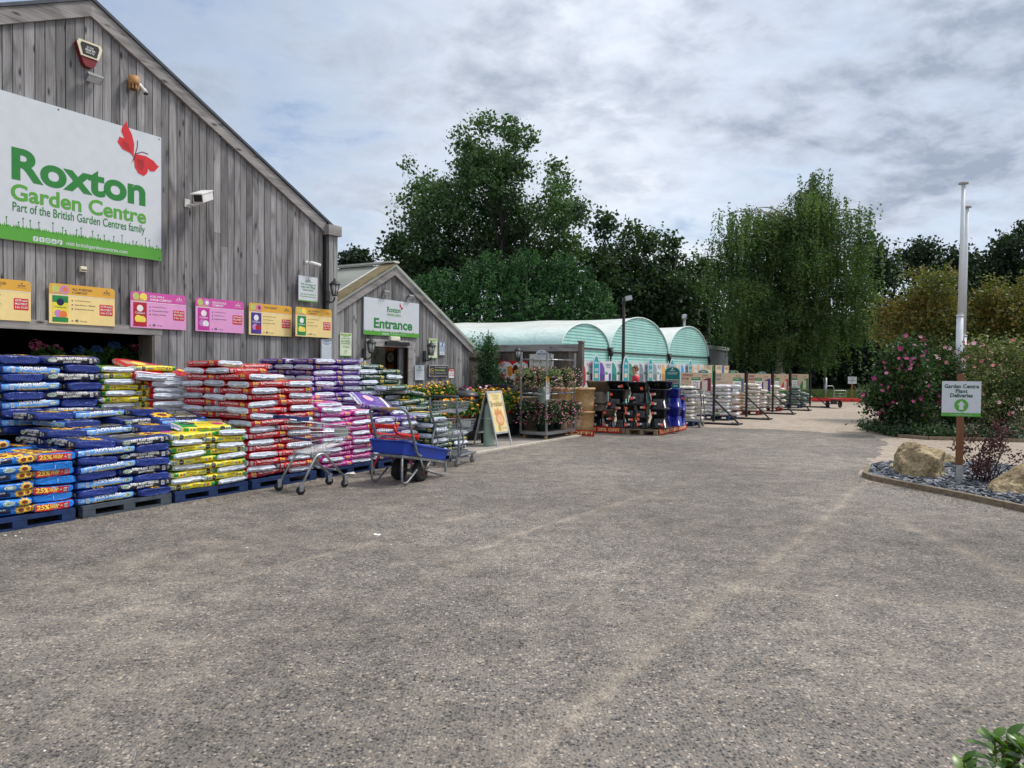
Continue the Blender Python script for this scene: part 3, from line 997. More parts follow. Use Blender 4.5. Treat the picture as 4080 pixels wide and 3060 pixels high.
def butterfly(mb, cx, cz, k, y, rot=0.0):
 """red butterfly emblem, k = its height"""
 up = [(0, 0), (-.10, .10), (-.36, .16), (-.52, .34), (-.46, .52), (-.30, .50), (-.40, .70), (-.36, .86), (-.22, 1.06), (-.20, .92), (-.06, .70), (.02, .42)]
 lo = [(0, 0), (.08, .12), (.40, .14), (.66, .06), (.80, -.06), (.86, -.08), (.70, -.28), (.54, -.30), (.48, -.22), (.46, -.38), (.34, -.50), (.16, -.46), (.04, -.30)]
 inner = [(-.08, .14), (-.30, .22), (-.40, .34), (-.34, .44), (-.16, .36)]
 inner2 = [(.10, -.02), (.34, -.02), (.36, -.20), (.28, -.36), (.12, -.28)]
 c, s_ = math.cos(rot), math.sin(rot)
 def T(p):
  return [(cx + (a * c - b_ * s_) * k, cz + (a * s_ + b_ * c) * k) for a, b_ in p]
 BUT, BUD = RED, pm('butterfly dark red', srgb(168, 30, 38), .5)
 mb.flat(T(up), y, BUT)
 mb.flat(T(lo), y - .0005, BUT)
 mb.flat(T(inner), y - .001, BUD)
 mb.flat(T(inner2), y - .001, BUD)
 mb.flat(T([(-.10, -.22), (-.03, -.10), (.05, .16), (.09, .14), (.03, -.05)]), y - .0015, DRED)
 for pts in ([(.06, .14), (.12, .34), (.13, .56)], [(.08, .13), (.28, .24), (.48, .22)]):
  for a, b_ in zip(pts, pts[1:]):
   dx, dz = b_[0] - a[0], b_[1] - a[1]
   q = .012 / math.hypot(dx, dz)
   mb.flat(T([(a[0] - dz * q, a[1] + dx * q), (b_[0] - dz * q, b_[1] + dx * q), (b_[0] + dz * q, b_[1] - dx * q), (a[0] + dz * q, a[1] - dx * q)]), y - .001, DRED)
def grassline(mb, x0, x1, z, h, y, mat, n, seed):
 r_ = random.Random(seed)
 for i in range(n):
  x = x0 + (x1 - x0) * (i + r_.random() * .8) / n
  hh = h * r_.uniform(.3, 1)
  mb.flat([(x - .25 * h, z), (x + .25 * h, z), (x + r_.uniform(-.2, .2) * h, z + hh)], y, mat)
# --- the big barn sign
s0, z0, w, h = frame_on(TF - -.06, 0, 362, 643, 1040)
sgr = onT(643, 548, TF + .06)
sgb = onT(643, 1040, TF + .06)
W = 4.9
x1 = sgr[0]
z0, h = sgb[1], sgr[1] - sgb[1]
big_ = board('shop_sign', 'huge white and green sign with a red butterfly on the barn gable', 'sign', P(x1 - W, TF + .02, z0), AS, rectpts(W, h), .035, WHITE)
mb = MB()
y = -.037
def bx(px, py):
 a = onT(px, py, TF + .06)
 return a[0] - (x1 - W), a[1] - z0
gz = bx(640, 985)[1]
mb.rect(0, W, 0, gz * .80, y, GREEN)
grassline(mb, 0, W, gz * .79, .06, y, GREEN, 240, 3)
r_ = random.Random(8)
for i in range(40):
 xx = W * (i + r_.random()) / 40
 zt_ = gz * .8 + r_.uniform(.05, .15)
 mb.rect(xx, xx + .007, gz * .75, zt_, y - .0006, DGREEN)
 mb.flat([(xx - .012, zt_), (xx + .004, zt_ - .012), (xx + .018, zt_ + .006), (xx + .004, zt_ + .02)], y - .0007, DGREEN)
a, b_ = bx(46, 718), bx(578, 818)
lx0, lx1 = bx(47, 700)[0], bx(580, 800)[0]
hR = bx(60, 588)[1] - bx(60, 718)[1]
mb.text('Roxton', lx0, bx(60, 716)[1], DGREEN, y - .001, h=hR, w=lx1 - lx0, bold=.035)
hG = bx(60, 733)[1] - bx(60, 800)[1]
mb.text('Garden Centre', lx0 - .01, bx(60, 797)[1], GREEN, y - .001, h=hG, w=lx1 - lx0 + .02, bold=.025)
mb.text('Part of the British Garden Centres family', lx0 + .01, bx(60, 846)[1] - .02, DGREEN, y - .001, h=.17, w=lx1 - lx0 - .02, bold=.008)
bc = bx(540, 636)
butterfly(mb, bc[0] - .03, bc[1] + .03, .52, y - .002)
# social squares and address
q0 = bx(132, 950)
for i, chx in enumerate('fto in'.replace(' ', '') + 'p'):
 if i > 4:
  break
 dq = (bx(252, 965)[0] - q0[0]) / 5
 xx = q0[0] + i * dq
 mb.flat(rrect(xx, xx + dq * .86, q0[1] - dq * .43, q0[1] + dq * .43, .02), y - .001, WHITE)
 mb.text(['f', 't', 'o', 'in', 'p'][i], xx + dq * .43, q0[1] - dq * .28, GREEN, y - .002, h=dq * .55 if i != 3 else dq * .45, bold=.02, align='c')
mb.text('visit britishgardencentres.com', bx(262, 975)[0], bx(262, 975)[1] - .02, WHITE, y - .001, w=bx(508, 1000)[0] - bx(262, 975)[0], bold=.012)
mb.build('lettering', big_)
mb = MB()
for xx in (.05, W * .33, W * .66, W - .04):
 for zz_ in (.04, h - .04):
  mb.disc(xx, zz_, .012, y - .003, DGREY, 8)
mb.build('screws', big_)
# --- price boards over the opening
YEL = pm('board yellow', srgb(238, 212, 146), .5, var=.05)
YELT = pm('board yellow top', srgb(222, 168, 62), .5, var=.05)
PNK = pm('board pink', srgb(226, 158, 206), .5, var=.05)
PNKT = pm('board magenta top', srgb(206, 82, 164), .5, var=.05)
SKINP = pm('pictured hand', srgb(196, 146, 110), .6)
def price_board(px0, pytop0, px1, pybot1, title, base, top, bagcols, price, lines, size, label, dark=True, wmin=None):
 a, b_ = onT(px0, pytop0, TF + .03), onT(px1, pybot1, TF + .03)
 s0, w = a[0], b_[0] - a[0]
 if wmin:
  s0, w = b_[0] - wmin, wmin
 zb = b_[1]
 h = a[1] - b_[1] if not wmin else .93 * .62
 o = board('price_board', label, 'price sign', P(s0, TF + .034, zb), AS, roundtop(w, h, .05), .012, base, 'compost price boards on the barn wall')
 mb = MB()
 y = -.0135
 pts = [p for p in roundtop(w, h, .05) if p[1] > h * .5]
 mb.flat([(0, h * .72), (w, h * .72)] + pts, y, top)
 mb.rect(0, w, h * .715, h * .73, y - .0005, PAPER)
 ink = DGREY if dark else PAPER
 ls = title.split('\n')
 for i, t in enumerate(ls):
  mb.text(t, w * .335, h * (.86 - .085 * i) + .0 * h, ink, y - .001, h=h * .062, bold=.02)
 # pictured flower and hand in the corner
 mb.disc(w * .09, h * .87, h * .10, y - .0008, leafp, 12)
 mb.disc(w * .22, h * .86, h * .11, y - .001, bagcols[3], 14)
 mb.disc(w * .225, h * .865, h * .06, y - .0012, bagcols[4], 10)
 mb.flat([(w * .01, h * .735), (w * .28, h * .735), (w * .2, h * .80), (w * .1, h * .79)], y - .0011, SKINP)
 # the bag
 bx0, bx1, bz0, bz1 = w * .045, w * .275, h * .04, h * .70
 mb.rect(bx0, bx1, bz0, bz1, y - .0005, bagcols[0])
 mb.rect(bx0, bx1, bz1 - h * .17, bz1, y - .0008, bagcols[1])
 mb.disc((bx0 + bx1) / 2, bz1 - h * .16, w * .055, y - .0011, bagcols[2], 14)
 mb.disc((bx0 + bx1) / 2 - w * .03, bz0 + h * .21, w * .06, y - .001, bagcols[3], 12)
 mb.disc((bx0 + bx1) / 2 + w * .04, bz0 + h * .19, w * .06, y - .0012, bagcols[4], 12)
 mb.rect(bx0, bx1, bz0, bz0 + h * .12, y - .0014, bagcols[1])
 mb.text('Compost', (bx0 + bx1) / 2, bz0 + h * .33, bagcols[5], y - .0015, w=w * .17, align='c', bold=.01)
 for i, t in enumerate(lines):
  zz_ = h * (.585 - .105 * i)
  mb.disc(w * .335, zz_ + h * .012, h * .020, y - .001, DGREY, 6)
  mb.text(t, w * .375, zz_, DGREY, y - .001, h=h * .036, bold=.008)
 mb.disc(w * .335, h * .085, h * .02, y - .001, DGREY, 6)
 mb.text(size, w * .375, h * .06, DGREY, y - .001, h=h * .068, bold=.025)
 mb.text('litre bag', w * .46, h * .06, DGREY, y - .001, h=h * .045, bold=.005)
 mb.flat(rrect(w * .755, w * .965, h * .27, h * .555, .012), y - .001, RED)
 for i, t in enumerate(price):
  mb.text(t, w * .86, h * (.478 - .085 * i), PAPER, y - .002, h=h * .055, w=w * .18, align='c', bold=.02)
 mb.disc(w * .87, h * .925, h * .02, y - .001, ink, 6)
 mb.text('British', w * .87, h * .85, ink, y - .001, w=w * .10, align='c', bold=.02)
 mb.text('Garden Centres', w * .87, h * .81, ink, y - .001, w=w * .14, align='c')
 mb.build('lettering', o)
 mb = MB()
 for xx in (w * .03, w * .97):
  mb.disc(xx, h * .04, .005, y - .003, STEEL, 6)
  mb.disc(xx, h * .92, .005, y - .003, STEEL, 6)
 mb.build('screws', o)
 return o
leafp = pm('pictured pear', srgb(190, 196, 110), .6)
PYEL = pm('pictured yellow flower', srgb(240, 218, 90), .6)
PORA = pm('pictured orange flower', srgb(226, 120, 60), .6)
PPUR = pm('pictured lilac flower', srgb(190, 130, 190), .6)
PGRN = pm('bag green print', srgb(30, 130, 70), .5)
PYB = pm('bag yellow print', srgb(232, 214, 60), .5)
PRED = pm('bag red print', srgb(176, 28, 48), .5)
PMAG = pm('bag magenta print', srgb(190, 50, 150), .5)
PPRP = pm('bag purple print', srgb(70, 50, 140), .5)
price_board(0, 1105, 121, 1281, 'ALL PURPOSE\nCOMPOSTE'[:-1], YEL, YELT, (NAVY, MIDBLUE, BLACK, PYEL, PORA, PAPER), ('£8.99 each', 'MULTIBUY', '2 for £12.50'),
   ('Rich, Dark Compost', 'Feeds Strong Roots', 'Healthier Plants'), '50', 'yellow price board cut off at the edge of view, priced £8.99 each', wmin=.93)
price_board(193, 1126, 455, 1301, 'ALL PURPOSE\nCOMPOST', YEL, YELT, (PYB, PGRN, NAVY, PPUR, PORA, PGRN), ('£7.99 each', 'MULTIBUY', '2 for £12.50'),
   ('Eco-friendly & Sustainable', 'Feeds Plants for 3 Months', 'Promotes Root Growth'), '40', 'yellow price board for all purpose compost at £7.99 each')
price_board(518, 1158, 739, 1316, 'ROSE, TREE &\nSHRUB COMPOST', PNK, PNKT, (PRED, PRED, PAPER, PYEL, PYEL, PAPER), ('£5.99 each', 'MULTIBUY', '3 for £15'),
   ('Premium Quality Compost', 'Promotes Bud & Flower', 'Feeds for 6-8 Weeks'), '40', 'pink price board for rose, tree and shrub compost', dark=False)
price_board(777, 1184, 969, 1329, 'ERICACEOUS\nCOMPOST', PNK, PNKT, (PMAG, PMAG, PAPER, PPUR, PAPER, PAPER), ('£5.99 each', 'MULTIBUY', '3 for £15'),
   ('Premium Quality Compost', 'Strong Healthy Growth', 'Feeds for 6-8 Weeks'), '40', 'pink price board for ericaceous compost', dark=False)
price_board(990, 1205, 1160, 1342, 'TUB & BASKET', YEL, YELT, (PPRP, PPRP, PAPER, PPUR, PRED, PAPER), ('£5.99 each', 'MULTIBUY', '3 for £15'),
   ('Premium Quality Compost', 'For Hanging Baskets', 'Feeds for 6 Weeks'), '40', 'yellow price board for tub and basket compost')
# this board is fixed on the forward end wall
_TF = TF
TF = -11.36
price_board(1176, 1221, 1319, 1347, 'ALL PURPOSE\nCOMPOST', YEL, YELT, (PGRN, PGRN, PAPER, PYEL, PYEL, PAPER), ('£5.99 each', 'MULTIBUY', '3 for £15'),
   ('Premium Quality Compost', 'Strong Roots', 'Feeds for 6 Weeks'), '50', 'yellow price board for fifty litre bags on the barn corner')
TF = _TF
def small_sign(t, px0, py0, px1, py1, label, cat, draw, mat=None, rise=.02, frame=None, name='notice_sign', thick=.012, group=None):
 a, b_ = onT(px0, py0, t + rise), onT(px1, py1, t + rise)
 w, h = b_[0] - a[0], a[1] - b_[1]
 o = board(name, label, cat, P(a[0], t + rise - .004, b_[1]), AS, rectpts(w, h), thick, mat or WHITE, group)
 mb = MB()
 draw(mb, w, h, -thick - .0015)
 mb.build('lettering', o)
 if frame:
  fb = MB()
  fw = .035 if frame is not STEEL else .02
  for r4 in ((0, w, h - fw, h), (0, w, 0, fw), (0, fw, fw, h - fw), (w - fw, w, fw, h - fw)):
   fb.box(r4[0], r4[1], -thick - .012, -thick - .0002, r4[2], r4[3], frame)
  fb.build('frame', o)
 return o
def lines(mb, w, h, y, items, mat, cx=None):
 """items: (text, foot z as a share of h, width share of w)"""
 for t, z, ws in items:
  mb.text(t, w * (.5 if cx is None else cx), h * z, mat, y, w=w * ws, align='c', bold=.012)
def d_help(mb, w, h, y):
 mb.rect(0, w, 0, h * .045, y, GREEN)
 butterfly(mb, w * .5, h * .87, h * .055, y)
 lines(mb, w, h, y, [('British', .80, .24), ('Garden Centres', .765, .38)], DGREEN)
 lines(mb, w, h, y, [('We are happy to', .615, .80), ('help with lifting', .505, .74), ('heavy items.', .395, .58)], DGREEN)
 lines(mb, w, h, y, [('Just ask a member of', .24, .80), ('the garden centre team.', .15, .84)], GREEN)
small_sign(-11.42, 1189, 1096, 1264, 1206, 'white sign offering help with heavy items on the barn wall', 'sign', d_help)
def d_buy(mb, w, h, y):
 lines(mb, w, h, y, [('HOW TO', .86, .4), ('PURCHASE YOUR', .79, .7), ('COMPOST', .72, .46)], MIDBLUE)
 r_ = random.Random(2)
 for i, t in enumerate(['Please choose your bags', 'tell the till how many', 'pay inside the shop', 'and bring your receipt', 'back to the bags outside', 'where you can load up', 'your own car. Staff will', 'gladly help with lifting', 'if you ask at the till', 'thank you']):
  mb.text(t, w * .5, h * (.62 - .058 * i), MIDBLUE, y, h=h * .022, w=w * r_.uniform(.55, .8), align='c')
small_sign(-11.38, 1277, 1350, 1324, 1436, 'tall framed white notice on buying compost at the barn corner', 'sign', d_buy, frame=STEEL, name='notice_sign')
def d_food(mb, w, h, y):
 mb.rect(w * .06, w * .94, h * .885, h * .965, y, GREEN)
 mb.rect(0, w, 0, h * .03, y, GREEN)
 lines(mb, w, h, y - .001, [('Polite Notice', .905, .7)], CREAM)
 lines(mb, w, h, y, [('Only food', .80, .5), ('purchased from', .725, .78), ('our restaurant', .65, .74), ('may be consumed', .575, .86), ('on the premises.', .50, .8), ('Thank you for', .40, .5), ('your co-operation', .35, .6)], DGREEN)
 mb.ring(w * .5, h * .18, w * .12, w * .135, y, DGREEN)
 lines(mb, w, h, y, [('British', .17, .16)], DGREEN)
PALEG = pm('pale green notice', srgb(214, 222, 196), .5)
small_sign(TE, 1354, 1325, 1399, 1420, 'pale green polite notice between barn corner and doorway', 'sign', d_food, PALEG)
small_sign(TE, 1708, 1348, 1741, 1428, 'pale green polite notice beside the wall lantern', 'sign', d_food, PALEG)
def d_dog(mb, w, h, y):
 # sitting dog outline
 pts = [(.36, .66), (.62, .66), (.60, .72), (.66, .80), (.72, .84), (.66, .86), (.62, .92), (.56, .88), (.50, .82), (.42, .76)]
 mb.flat([(w * a, h * b_) for a, b_ in pts], y, MIDBLUE)
 lines(mb, w, h, y, [('Dogs are', .56, .62), ('Welcome', .48, .64)], MIDBLUE)
 lines(mb, w, h, y, [('Please keep your dog', .38, .66), ('on a lead at all times', .33, .68), ('and clear up after it', .28, .62)], MIDBLUE)
 mb.disc(w * .5, h * .14, w * .06, y, DGREEN, 8)
small_sign(TE, 1748, 1358, 1773, 1417, 'small blue edged notice with a dog outline', 'sign', d_dog, frame=STEEL)
def d_notice(mb, w, h, y):
 mb.flat([(w * .44, h * .86), (w * .56, h * .86), (w * .5, h * .95)], y, DGREEN)
 lines(mb, w, h, y, [('Roxton', .80, .3)], DGREEN)
 lines(mb, w, h, y, [('Customer Notice', .64, .78)], DGREEN)
 for i, z in enumerate((.52, .45, .30, .22, .14)):
  mb.text('Please use the trolley parks provided'[:30 - i], w * .5, h * z, DGREY, y, w=w * (.84 - .05 * (i % 3)), h=h * .02, align='c')
small_sign(TE, 1653, 1455, 1689, 1514, 'white customer notice low on the wall right of the doorway', 'sign', d_notice)
def d_relax(mb, w, h, y):
 mb.ring(w * .17, h * .5, h * .20, h * .23, y, GOLD, 20)
 lines(mb, w, h, y, [('Tea', .46, .10)], GOLD, .17)
 mb.text('Why not visit our Restaurant?', w * .32, h * .72, PAPER, y, w=w * .58)
 mb.text('Relax and enjoy...', w * .32, h * .46, pm('lime lettering', srgb(190, 205, 70), .5), y, w=w * .54, bold=.015)
 mb.text('hot meals, cakes and drinks served all day', w * .32, h * .28, PAPER, y, w=w * .58)
small_sign(TE, 1706, 1453, 1783, 1502, 'dark chalkboard sign in a wooden frame by the entrance', 'sign', d_relax, pm('chalk board', (.045, .05, .055), .6), frame=WOODX, name='framed_sign', thick=.02)
def d_warn(mb, w, h, y):
 mb.flat([(w * .2, h * .25), (w * .8, h * .25), (w * .5, h * .85)], y, BLACK)
 mb.flat([(w * .27, h * .29), (w * .73, h * .29), (w * .5, h * .76)], y - .001, pm('warning yellow', srgb(240, 180, 40), .5))
 mb.rect(w * .48, w * .52, h * .42, h * .6, y - .002, BLACK)
 lines(mb, w, h, y, [('CAUTION', .1, .6)], BLACK)
small_sign(TE, 1432, 1427, 1461, 1462, 'small white warning sign with a yellow triangle', 'sign', d_warn)
# red poster on its stand
a = onT(1785, 1468, -10.8)
b_ = onT(1809, 1508, -10.8)
st_ = thing('poster_stand', 'small poster stand with a red headed price card', 'sign stand', P((a[0] + b_[0]) / 2, -10.8, 0), AS)
w, h = b_[0] - a[0], a[1] - b_[1]
MB().tube([(0, .02, 0), (0, .02, b_[1] + .1)], .012, BLKPL, 8).lathe([(.15, 0), (.15, .012), (.02, .02)], BLKPL, 16).build('pole', st_)
MB().box(-w / 2, w / 2, -.01, .005, b_[1], a[1], BLKPL).build('frame', st_)
mb = MB()
x0 = -w / 2 + .015
mb.rect(x0, -x0, b_[1] + .015, a[1] - .015, -.0115, PAPER)
mb.rect(x0, -x0, a[1] - h * .28, a[1] - .015, -.0125, RED)
mb.flat([(-.03, a[1] - h * .28), (.03, a[1] - h * .28), (0, a[1] - h * .36)], -.0125, RED)
mb.text('Don\'t Miss', 0, a[1] - h * .2, PAPER, -.0135, w=w * .7, align='c', bold=.02)
mb.text('Hydrangea', 0, b_[1] + h * .45, PPRP, -.013, w=w * .66, align='c')
mb.text('£8.99', x0 + .02, b_[1] + h * .25, RED, -.013, w=w * .4, bold=.02)
mb.disc(w * .28, b_[1] + h * .3, .03, -.0128, RED, 10)
mb.disc(w * .3, b_[1] + h * .55, .03, -.0128, GOLD, 8)
mb.build('card', st_)
# --- entrance sign
a, b_ = onT(1451, 1182, TE + .05), onT(1669, 1347, TE + .05)
w, h = b_[0] - a[0], onT(1451, 1182, TE + .05)[1] - onT(1451, 1332, TE + .05)[1]
es = board('entrance_sign', 'white and green sign reading Entrance over the doorway', 'sign', P(a[0], TE + .02, onT(1451, 1332, TE + .05)[1]), AS, rectpts(w, h), .03, WHITE)
mb = MB()
y = -.032
mb.rect(0, w, 0, h * .10, y, GREEN)
grassline(mb, 0, w, h * .095, h * .06, y, GREEN, 90, 6)
mb.text('Entrance', w * .165, h * .19, DGREEN, y - .0005, w=w * .70, h=h * .28, bold=.03)
mb.text('Roxton', w * .395, h * .66, DGREEN, y, w=w * .245, h=h * .15, bold=.025)
mb.text('Garden Centre', w * .395, h * .575, GREEN, y, w=w * .25, h=h * .065, bold=.015)
mb.text('Part of the British Garden Centres family', w * .397, h * .545, GREEN, y, w=w * .245)
butterfly(mb, w * .645, h * .82, h * .125, y - .001)
mb.text('visit britishgardencentres.com', w * .45, h * .035, WHITE, y - .001, w=w * .28)
for i in range(5):
 mb.flat(rrect(w * (.31 + .024 * i), w * (.328 + .024 * i), h * .03, h * .07, .006), y - .001, WHITE)
mb.build('lettering', es)
# ------------------------------------------------------------------ things fixed on the barn front
def on_wall(px, py, t):
 a = onT(px, py, t)
 return P(a[0], t, a[1])
al = thing('alarm_box', 'cream and dark red alarm box high on the barn gable', 'alarm box', on_wall(343, 220, TF + .0), AS)
mb = MB()
mb.slab([(-.16, .17), (.16, .17), (.19, .12), (.09, -.16), (.05, -.20), (-.05, -.20), (-.09, -.16), (-.19, .12)][::-1], -.09, 0, DRED)
mb.build('body', al)
mb = MB()
CRM = pm('old cream plastic', srgb(222, 214, 185), .5)
mb.slab([(-.165, .175), (.165, .175), (.195, .125), (.135, -.06), (-.135, -.06), (-.195, .125)][::-1], -.105, -.091, CRM)
mb.build('face', al)
mb = MB()
mb.slab([(-.125, .145), (.125, .145), (.145, .11), (.105, -.035), (-.105, -.035), (-.145, .11)][::-1], -.110, -.1055, BLACK)
mb.text('alarm', 0, .03, PAPER, -.111, w=.15, align='c')
mb.text('security', 0, -.01, PAPER, -.111, w=.13, align='c')
mb.text('01234', 0, .075, PAPER, -.111, w=.1, align='c')
mb.build('label_plate', al)
def floodlight(loc, label, k=1.0):
 f_ = thing('floodlight', label, 'floodlight', loc, AS, 'small floodlights on the gables')
 MB().box(-.03 * k, .03 * k, -.10 * k, 0, -.03 * k, .03 * k, STEEL).build('bracket', f_)
 M = Matrix.Translation((0, -.16 * k, .0)) @ Matrix.Rotation(R(-35), 4, 'X')
 MB().box(-.16 * k, .16 * k, -.09 * k, .09 * k, -.04 * k, .04 * k, pm('floodlight grey', (.16, .17, .18), .5), M).build('housing', f_)
 MB().box(-.14 * k, .14 * k, -.075 * k, .075 * k, -.047 * k, -.041 * k, pm('lamp glass', (.55, .58, .6), .15), M).build('glass', f_)
 return f_
floodlight(on_wall(356, 318, TF), 'grey floodlight under the alarm box', .75)
floodlight(on_wall(1525, 1167, TE), 'little grey floodlight above the start of the entrance sign', .6)
floodlight(on_wall(1623, 1183, TE), 'little grey floodlight above the end of the entrance sign', .6)
vt = thing('alarm_sounder', 'tan cylindrical sounder high on the barn boards', 'sounder', on_wall(518, 335, TF), AS)
TAN_ = pm('tan plastic', srgb(176, 130, 82), .6)
MB().lathe([(.085, .10), (.088, 0), (.08, -.03)], TAN_, 18, c=(0, -.1, 0)).build('body', vt)
mb = MB()
for i in range(8):
 an = 6.2832 * i / 8
 mb.box(-.012, .012, -.006, .006, -.10, -.02, TAN_, Matrix.Translation((.065 * math.cos(an), -.1 + .065 * math.sin(an), 0)))
mb.lathe([(.05, -.03), (.05, -.115), (.03, -.125)], pm('brown plastic', srgb(110, 72, 48), .6), 14, c=(0, -.1, 0))
mb.build('grille', vt)
MB().box(-.03, .03, -.03, 0, -.03, .06, TAN_).build('mount', vt)
ps = thing('motion_sensor', 'small white motion sensor beside the tan sounder', 'sensor', on_wall(556, 345, TF), AS)
MB().lathe([(.05, 0), (.05, .02)], WHTPL, 14, M=Matrix.Rotation(R(90), 4, 'X')).build('base', ps)
MB().tube([(0, -.02, 0), (.02, -.08, -.06), (.04, -.10, -.11)], [.03, .035, .045], WHTPL, 12).build('body', ps)
MB().lathe([(.043, 0), (.03, -.025)], BLKPL, 12, c=(.043, -.102, -.112)).build('lens', ps)
bx_ = thing('junction_box', 'small cream box under the big barn sign', 'box', on_wall(327, 1074, TF), AS)
MB().box(-.05, .05, -.05, 0, -.04, .045, CRM).build('body', bx_, bevel=.01)
MB().box(-.04, .04, -.055, -.051, -.02, .0, DGREY).build('slot', bx_)
# cctv
cv = thing('security_camera', 'boxy white security camera on an arm beside the big sign', 'camera', on_wall(745, 810, TF), AS)
MB().box(-.05, .05, -.02, 0, -.07, .07, WHTPL).tube(bend([(0, -.02, -.03), (.05, -.16, -.04), (.15, -.26, .02)], .05), .022, WHTPL, 8).build('arm', cv)
M = Matrix.Translation((.10, -.30, .10)) @ Matrix.Rotation(R(30), 4, 'Z') @ Matrix.Rotation(R(-20), 4, 'Y')
MB().box(-.22, .22, -.085, .085, -.07, .07, WHTPL, M).build('housing', cv)
MB().box(-.27, .23, -.10, .10, .071, .088, pm('camera hood', (.8, .8, .78), .4), M).build('hood', cv)
MB().box(-.227, -.2205, -.07, .07, -.055, .055, BLACK, M).build('lens_window', cv)
c2 = thing('security_camera', 'small white bullet camera above the heavy items sign', 'camera', on_wall(1219, 1047, -11.42), AS)
MB().lathe([(.045, 0), (.045, .03), (.02, .06)], WHTPL, 14, M=Matrix.Rotation(R(90), 4, 'X')).build('base', c2)
MB().tube([(0, -.05, 0), (.06, -.10, -.005), (.24, -.16, -.04)], [.02, .042, .042], WHTPL, 12).build('body', c2)
MB().tube([(.241, -.1605, -.04), (.248, -.1625, -.042)], .036, BLACK, 12).build('lens', c2)
# lanterns
LGL = pm('lantern glass', (.5, .5, .48), .12)
LBK = pm('lantern black', (.018, .02, .02), .45)
def lantern(loc, rz, label, k=1.0):
 l_ = thing('wall_lantern', label, 'lantern', loc, rz, 'black wall lanterns')
 mb = MB()
 mb.box(-.05 * k, .05 * k, -.03 * k, 0, -.14 * k, .14 * k, LBK)
 mb.tube(bend([(0, -.03 * k, -.08 * k), (0, -.13 * k, -.12 * k), (0, -.22 * k, -.06 * k), (0, -.22 * k, .0)], .06 * k), .014 * k, LBK, 8)
 mb.build('bracket', l_)
 mb = MB()
 c = (0, -.22 * k, .02 * k)
 mb.lathe([(.045 * k, 0), (.06 * k, .01 * k), (.06 * k, .025 * k)], LBK, 6, c)
 for i in range(6):
  an = 6.2832 * i / 6
  mb.tube([(c[0] + .056 * k * math.cos(an), c[1] + .056 * k * math.sin(an), c[2] + .02 * k), (c[0] + .098 * k * math.cos(an), c[1] + .098 * k * math.sin(an), c[2] + .235 * k)], .007 * k, LBK, 5)
 mb.lathe([(.125 * k, .235 * k), (.12 * k, .25 * k), (.05 * k, .315 * k), (.03 * k, .32 * k), (.02 * k, .36 * k), (.006 * k, .38 * k)], LBK, 6, c)
 mb.build('cage', l_)
 MB().lathe([(.052 * k, .026 * k), (.092 * k, .232 * k)], LGL, 6, c).build('glass', l_)
 return l_
lantern(on_wall(1450, 1412, TE), AS, 'black wall lantern on the near side of the doorway')
lantern(on_wall(1690, 1420, TE), AS, 'black wall lantern between doorway and polite notice')
lantern(on_wall(1303, 1185, -11.38), AS, 'black wall lantern on the barn corner above the price boards')
a = onS(2078, 1432, FS)
lantern(P(FS - .0, a[0], a[1]), AN, 'black wall lantern on the board fence')
fg = thing('bulkhead_light', 'flat white light over the doorway beneath the entrance sign', 'light', on_wall(1567, 1350, TE), AS)
MB().box(-.18, .18, -.08, 0, -.055, .055, pm('cream lamp cover', srgb(226, 222, 200), .3)).build('cover', fg, bevel=.02)
MB().box(-.19, .19, -.02, -.001, -.062, .062, WHTPL).build('base', fg)
# ------------------------------------------------------------------ compost sacks
FB = dict(royal=film('royal blue film', srgb(26, 50, 128)), sky=film('sky blue film', srgb(20, 122, 214)), light=film('light blue film', srgb(98, 168, 240)),
  black=film('black film', (.014, .015, .02)), navy=film('navy film', srgb(20, 28, 62)), white=film('white film', srgb(212, 219, 230), .4),
  red=film('red film', srgb(190, 18, 38)), pink=film('magenta film', srgb(206, 40, 156)), purple=film('purple film', srgb(84, 38, 146)),
  green=film('dark green film', srgb(10, 72, 54)), yellow=film('yellow film', srgb(236, 214, 52)), leaf=film('bright green film', srgb(24, 142, 66)),
  label=film('red label film', srgb(206, 42, 40)), gold=film('gold film', srgb(206, 160, 70)), tan=film('tan film', srgb(196, 150, 110)), orange=film('orange film', srgb(236, 168, 60)))
IK = dict(white=pm('sack white ink', (.78, .78, .76), .45), yellow=pm('sack yellow ink', srgb(246, 214, 90), .45), grey=pm('sack grey ink', srgb(120, 125, 135), .45),
  dark=pm('sack dark ink', (.03, .03, .035), .45), green=pm('sack green ink', srgb(20, 120, 72), .45), petal=pm('sunflower petal ink', srgb(246, 196, 60), .45),
  seed=pm('sunflower seed ink', srgb(120, 50, 22), .5), orange=pm('sack orange ink', srgb(232, 120, 40), .45), pink=pm('sack pale pink ink', srgb(240, 180, 190), .45))
M_ = 4.6
ST_ = [-1, -.985, -.955, -.91, -.85, -.76, -.66, -.55, -.44, -.33, -.22, -.11, 0, .11, .22, .33, .44, .55, .66, .76, .85, .91, .955, .985, 1]
